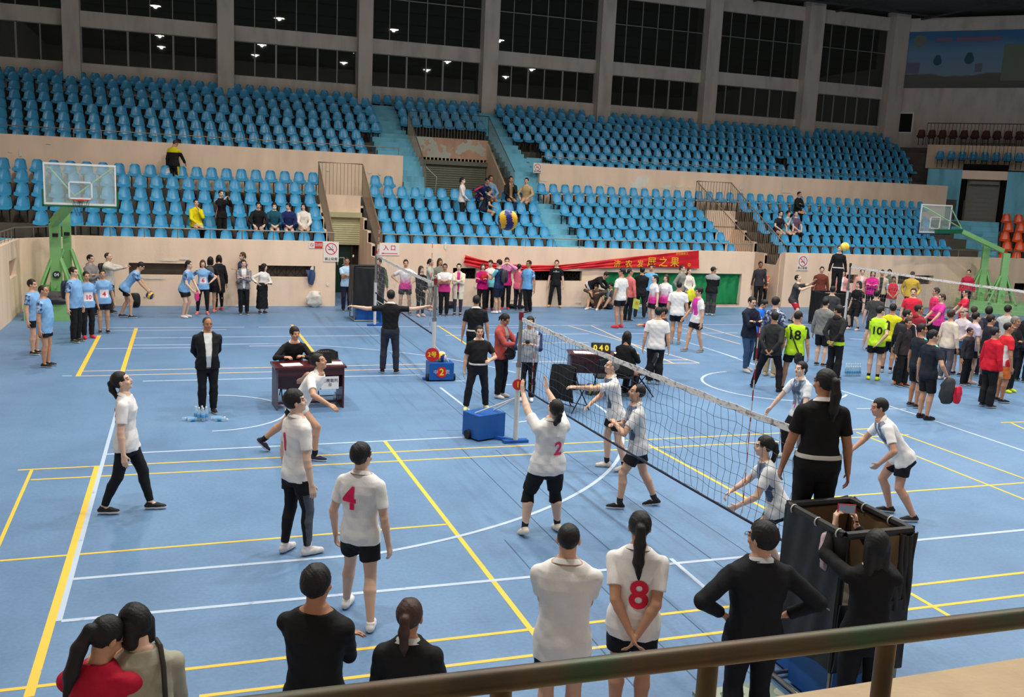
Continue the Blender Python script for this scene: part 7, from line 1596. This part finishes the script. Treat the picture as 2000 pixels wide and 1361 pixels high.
MB().box((w*.2, -.007, 0), (w*.58, .004, (a.z-b.z)*.96)).build('red_field', mat('sign_red', (206, 36, 44), .6), o); text_mesh('lettering', '禁止吸烟\n违者罚款', w*.13, SGN, o, frameM((w*.2, -.011, .0), (1, 0, 0), (0, 0, 1))); m = MB(); ring(m, (-w*.3, 0), w*.12, w*.03, -.007); m.bar((-w*.38, -.0075, w*.08), (-w*.22, -.0075, -w*.08), .002, w*.03); m.build('prohibition_ring', REDL, o)
a, b = W(741, 476, YS), W(780, 499, YS); o = MB().box((0, 0, 0), (b.x-a.x, .01, a.z-b.z)).build('entrance_sign', SGN); o.location = ((a.x+b.x)/2, YS-.01, (a.z+b.z)/2); tag(o, 'white entrance sign with red characters and an arrow pointing left', 'sign'); w, h = b.x-a.x, a.z-b.z
text_mesh('lettering', '入 口', h*.5, REDL, o, frameM((0, -.007, h*.14), (1, 0, 0), (0, 0, 1)), bold=.003); MB().bar((w*.4, -.008, -h*.33), (-w*.3, -.008, -h*.33), .003, h*.05).add([(-w*.42, -.008, -h*.33), (-w*.28, -.008, -h*.26), (-w*.28, -.008, -h*.4)], [(0, 1, 2)]).build('arrow', REDL, o)
# banner: hangs crumpled from its right end, drooping to the left
BAN = mat('red_banner_cloth', (204, 22, 34), .6, noise=.12, nscale=3, bump=.4, bscale=5); topc = [(908, 498), (935, 506), (975, 515), (1030, 518), (1085, 518), (1130, 514), (1180, 508), (1240, 501), (1300, 495), (1365, 489)]; botc = [(905, 515), (935, 524), (975, 527), (1030, 529), (1085, 529), (1130, 524), (1180, 523), (1240, 522), (1300, 522), (1365, 524)]
def lerpc(c, u):
    t = u*(len(c)-1); i = min(int(t), len(c)-2); f = t-i; return (c[i][0]*(1-f)+c[i+1][0]*f, c[i][1]*(1-f)+c[i+1][1]*f)
def bfn(u, v):
    t, b_ = lerpc(topc, u), lerpc(botc, u); amp = .05*(1-u)**.7+.006; p = W(t[0]*(1-v)+b_[0]*v, t[1]*(1-v)+b_[1]*v, YF-.07); p.y += -amp*abs(math.sin(v*PI*2.5+u*9))-.012*math.sin(u*60+v*4); return p
ban = MB().grid(bfn, 140, 16, thick=.004).build('red_banner', BAN, smooth=True); tag(ban, 'long red banner with yellow Chinese lettering drooping along the pink wall', 'banner')
bl = W(1352, 510, YF-.14); GOLD = mat('gold_lettering', (232, 170, 46), .6)
for i, ch in enumerate('济农发展之果。'):
    px = 1204+(i if i < 6 else 6.5)*22.5; py = 512+(1 if i > 2 else 3); c = W(px+2, py, YF-.15); sz = .36 if i > 2 else .26; text_mesh('lettering', ch, sz, GOLD, ban, frameM((c.x, YF-.13, c.z-(.02 if i < 3 else 0)), (1, 0, .0), (0, 0, 1)), bold=.004)
c = W(1333, 496, YF-.15); text_mesh('lettering', '学校教职工', .1, GOLD, ban, frameM((c.x, YF-.13, c.z), (1, 0, .06), (-.06, 0, 1)))
# sack, hanging jacket, bags at the walls
def lump(name, c, d, m, label, cat, seed=0, group=None):
    rr = random.Random(seed); mb = MB(); nu, nv = 20, 12
    ph = [rr.uniform(0, 6) for _ in range(6)]
    def f(u, v):
        a = u*2*PI; t = v*PI; k = 1+.16*math.sin(3*a+ph[0]+2*t)+.10*math.sin(5*a+ph[1]+t)*math.sin(t)+.09*math.sin(7*t+ph[2]+2*math.sin(a))+.05*math.sin(11*a+9*t+ph[3]); s_ = math.sin(t)**.6
        return (d[0]/2*s_*math.cos(a)*k, d[1]/2*s_*math.sin(a)*k, d[2]/2-d[2]/2*math.cos(t))
    mb.grid(f, nu+1, nv); o = mb.build(name, m, smooth=True); o.location = c; return tag(o, label, cat, group)
SACKM = mat('woven_white_plastic', (222, 216, 204), .5, noise=.15, nscale=12, bump=.5, bscale=12); BPM = mat('black_nylon', (30, 30, 33), .6, bump=.2)
g = G(616, 601); lump('white_sack', (g.x, 17.45, 0), (.42, .3, .5), SACKM, 'crumpled white woven sack on the floor against the pink wall', 'sack', 3)
jh = MB(); a, b = W(598, 527, YF-.05), W(614, 556, YF-.05)
jh.grid(lambda u, v: (a.x+(b.x-a.x)*(u*(1-.3*v)+.25*v), YF-.06-.04*math.sin(u*8+v*4)-.03*math.sin(v*PI), a.z+(b.z-a.z)*v*(1-.25*abs(u-.55))), 12, 12, thick=.03); tag(jh.build('blue_jacket', mat('blue_denim', (62, 78, 120), .8, noise=.2, nscale=14), smooth=True), 'blue jacket hung over the edge of the dark wall opening', 'jacket')
def backpack(c, rz, label, m=BPM, s=1.0):
    root = empty('backpack', c, rz, label, 'bag'); mb = MB(); mb.grid(lambda u, v: (.15*s*math.cos(u*2*PI)*(math.sin(v*PI)**.35), .09*s*math.sin(u*2*PI)*(math.sin(v*PI)**.35), .42*s*(.5-.5*math.cos(v*PI))), 21, 12); mb.build('bag_body', m, root, True)
    MB().grid(lambda u, v: (.10*s*math.cos(u*2*PI)*(math.sin(v*PI)**.4), -.06*s-.055*s*abs(math.sin(u*PI))*(math.sin(v*PI)**.4), .03*s+.2*s*v), 13, 8).build('front_pocket', m, root, True)
    for sx in (-.08, .08): MB().tube([(sx*s, .07*s, .38*s), (sx*s*1.2, .16*s, .36*s), (sx*s*1.3, .17*s, .2*s), (sx*s, .08*s, .06*s)], .012*s, 6).build('strap', m, root, True)
    return root
g = G(263, 603); backpack((g.x, 17.3, 0), 0, 'black backpack standing on the floor by the pink wall behind the ball holder')
for key, lab, cm in (((214, 490), 'black backpack on the bald man in white jacket', BPM), ((403, 504), 'grey backpack on the girl in black beside number 6', mat('grey_nylon', (76, 74, 76), .6)), ((962, 507), 'black and grey backpack on the man in navy below the banner', mat('dark_grey_nylon', (56, 58, 62), .6)), ((1763, 600), 'dark backpack on the man with striped sleeves and orange shoes', BPM), ((158, 522), 'dark blue backpack worn behind the man beside number 10', mat('navy_nylon', (30, 40, 62), .6))):
    q = PR[key]; backpack(q['tor'](0, -.115, .05), q['rz'], lab, cm)
for px, w, h, lab in ((1005, .3, .14, 'black bag on the floor under the pink shirt woman'), (1022, .26, .1, 'flat dark bag on the floor beside the young man in light blue'), (884, .34, .22, 'black bag on the floor behind the cream cardigan')):
    g = G(px, 604); lump('floor_bag', (g.x, 17.25, 0), (w, .22, h), BPM, lab, 'bag', px)
lump('pile_of_bags', (-8.0, 14.75, .42), (.9, .4, .34), mat('dark_mixed_bags', (66, 64, 64), .8, noise=.5, nscale=9), 'heap of dark bags and clothes on the base of the left hoop', 'bags', 9)
def held(c, d, m, name, label, cat, rz=0, seed=1): o = lump(name, Vector(c)-Vector((0, 0, d[2]*.9)), d, m, label, cat, seed); o.rotation_euler = (0, 0, rz); return o
q = PR[(1812, 646)]; held(q['R'], (.3, .17, .5), mat('dark_grey_jacket', (54, 56, 58), .8, bump=.3, bscale=10), 'dark_jacket', 'dark grey jacket carried by the navy and turquoise player', 'jacket', 0, 5); held(q['R']+Vector((.14, -.1, -.12)), (.16, .12, .34), mat('red_bag_cloth', (206, 30, 56), .6), 'red_bag', 'red bag carried with the dark jacket by the navy and turquoise player', 'bag', 0, 6)
q = PR[(1338, 524)]; held((q['R']+q['L'])/2+Vector((0, 0, .05)), (.3, .18, .42), mat('bright_yellow_nylon', (232, 222, 40), .6, bump=.3, bscale=12), 'yellow_jacket', 'bright yellow jacket over the hands of the woman in white sweater', 'jacket')
q = PR[(362, 520)]; held((q['R']+q['L'])/2, (.12, .08, .26), mat('hot_pink', (226, 60, 130), .6), 'pink_bag', 'pink bag held by the leaning woman in light blue', 'bag')
q = PR[(968, 611)]; held(q['tor'](.0, .13, .09), (.3, .13, .26), BPM, 'handbag', 'black handbag hanging in front of the woman in the rust cardigan', 'bag', q['rz']); 
q = PR[(1567, 600)]; lump('shoulder_bag', q['tor'](.07, -.115, -.15), (.18, .1, .24), BPM, 'black shoulder bag on the lime number 18 player', 'bag', 7)
MB().tube([q['tor'](-.07, -.07, .29), q['tor'](-.04, -.085, .2), q['tor'](.03, -.085, .05), q['tor'](.07, -.10, -.02)], .014, 6).build('bag_strap', BPM, bpy.data.objects['shoulder_bag'], True); bpy.data.objects['bag_strap'].matrix_parent_inverse = Matrix.Translation(-bpy.data.objects['shoulder_bag'].location)
q = PR[(962, 507)]; held(q['L']+Vector((-.1, 0, 0)), (.2, .15, .26), mat('red_cloth_bag', (196, 30, 50), .6), 'red_tote', 'red tote bag beside the magenta jacket below the banner', 'bag')
q = PR[(340, 0)] if (340, 0) in PR and PR[(340, 0)] else None
if q: held(q['L']+Vector((.08, -.05, 0)), (.26, .16, .36), mat('white_carrier', (226, 218, 214), .5, noise=.2, nscale=9), 'shopping_bag', 'white and red shopping bag carried by the man in the yellow tracksuit', 'bag')
q = PR[(1227, 525)]; o = MB().box((0, 0, 0), (.24, .02, .3)).build('yellow_paper', mat('yellow_green_paper', (206, 216, 84), .6)); o.location = q['R']+Vector((.0, -.05, -.1)); o.rotation_euler = (0, .1, q['rz']); tag(o, 'yellow green printed paper held by the man in the salmon shirt', 'paper'); text_mesh('print', '招', .12, mat('red_print', (206, 90, 50), .6), o, frameM((.03, -.013, .03), (1, 0, 0), (0, 0, 1)))
# phones and camera
def phone(c, fwd, label, m, w=.075, h=.15, scr=(70, 96, 110)):
    f = Vector(fwd).normalized(); x = Vector((0, 0, 1)).cross(f).normalized(); y = f.cross(x); root = MB().box((0, 0, 0), (w, .009, h)).build('phone', m); root.matrix_world = Matrix(((-x.x, -f.x, y.x, c[0]), (-x.y, -f.y, y.y, c[1]), (-x.z, -f.z, y.z, c[2]), (0, 0, 0, 1))); tag(root, label, 'phone')
    MB().box((0, -.006, 0), (w*.9, .003, h*.86)).build('screen', mat('phone_screen_%d' % scr[0], scr, .2, emit=.5), root); return root
q = PH; v = Vector((math.cos(q['rz']+PI/2), math.sin(q['rz']+PI/2), 0)); phone((q['R']+q['L'])/2+Vector((0, 0, .05)), -v, 'red phone raised in both hands beside the close referee stand', mat('red_phone_case', (190, 40, 50), .4), w=.135, h=.072, scr=(96, 110, 126))
bg = lump('plastic_bag', q['wL']+Vector((-.03, 0, -.36)), (.16, .12, .32), mat('milky_plastic', (228, 200, 204), .25, alpha=.75, noise=.2, nscale=14), 'clear plastic bag with something pink hanging from the phone raiser\'s wrist', 'bag', 4)
MB().ball((0, 0, .13), .055, 12, 8, sc=(1, .8, 1.3)).build('pink_contents', mat('soft_pink', (226, 130, 150), .7), bg, True)
q = GJ; v = Vector((math.cos(q['rz']+PI/2-R(-20)), math.sin(q['rz']+PI/2-R(-20)), 0)); pc_ = (q['L']+RJ['R'])/2+Vector((0, 0, .03))
phone(pc_, -v+Vector((0, 0, .5)), 'small black camera held between the two women in the bottom left corner', mat('black_plastic', (24, 24, 26), .4), w=.11, h=.075, scr=(90, 150, 150))
for key, lab in (((968, 611), 'phone in the hands of the woman in the rust cardigan'), ((1036, 618), 'dark phone held by the person in the grey hooded jacket')):
    q = PR[key]; v = Vector((math.cos(q['rz']+PI/2), math.sin(q['rz']+PI/2), 0)); phone((q['R']+q['L'])/2+Vector((0, 0, .03))+v*.03, -v+Vector((0, 0, 1.2)), lab, mat('dark_phone', (40, 38, 44), .4))
q = PR[(945, 636)]; wh = MB().cyl(q['hp'](0, .10, -.054), q['hp'](0, .13, -.058), .012, 8).build('whistle', mat('red_whistle', (206, 40, 36), .4)); tag(wh, 'small red whistle in the mouth of the referee', 'whistle')
q = GJ; st = MB().tube([q['tor'](.055, .04, .335), q['tor'](.057, -.03, .337), q['tor'](.058, -.075, .28), q['tor'](.058, -.093, .18), q['tor'](.06, -.09, .02)], .014, 6).build('bag_strap', mat('dark_olive_strap', (44, 42, 34), .7), smooth=True); st.parent = q['root']; st.matrix_parent_inverse = q['root'].matrix_world.inverted() if False else (Matrix.Translation(q['root'].location)@Matrix.Rotation(q['rz'], 4, 'Z')).inverted()
# ------------------------------------------------------------------ near railing, thick green pipe rubbed brown
def pipe_mat():
    m = bpy.data.materials.new('rubbed_green_pipe'); m.use_nodes = True; nt = m.node_tree; b = nt.nodes['Principled BSDF']; L = nt.links.new; b.inputs['Roughness'].default_value = .42; b.inputs['Metallic'].default_value = .3
    tc = nt.nodes.new('ShaderNodeTexCoord'); n = nt.nodes.new('ShaderNodeTexNoise'); n.inputs['Scale'].default_value = 3.2; n.inputs['Detail'].default_value = 9; L(tc.outputs['Object'], n.inputs['Vector'])
    r = ramp_node(nt, [(.36, C8(58, 92, 60)), (.45, C8(86, 84, 60)), (.56, C8(98, 78, 56)), (.7, C8(74, 62, 46))]); L(n.outputs['Fac'], r.inputs[0]); L(r.outputs[0], b.inputs['Base Color']); return m
PM = pipe_mat(); a = G(480, 1386, 2.85); b = G(2080, 1197, 2.85); dr = b-a; pr = empty('pipe_railing', a, 0, 'thick green and brown pipe railing across the bottom right of the view', 'railing')
MB().tube([-dr*.6, dr*1.3], .0275, 20).build('handrail', PM, pr, True)
for px, py in ((980, 1318), (1386, 1268), (1735, 1225)):
    g = G(px, py, 2.85)-a; MB().cyl((g.x, g.y, -.82), (g.x, g.y, 0), 0.025, 16).build('post', PM, pr, True)
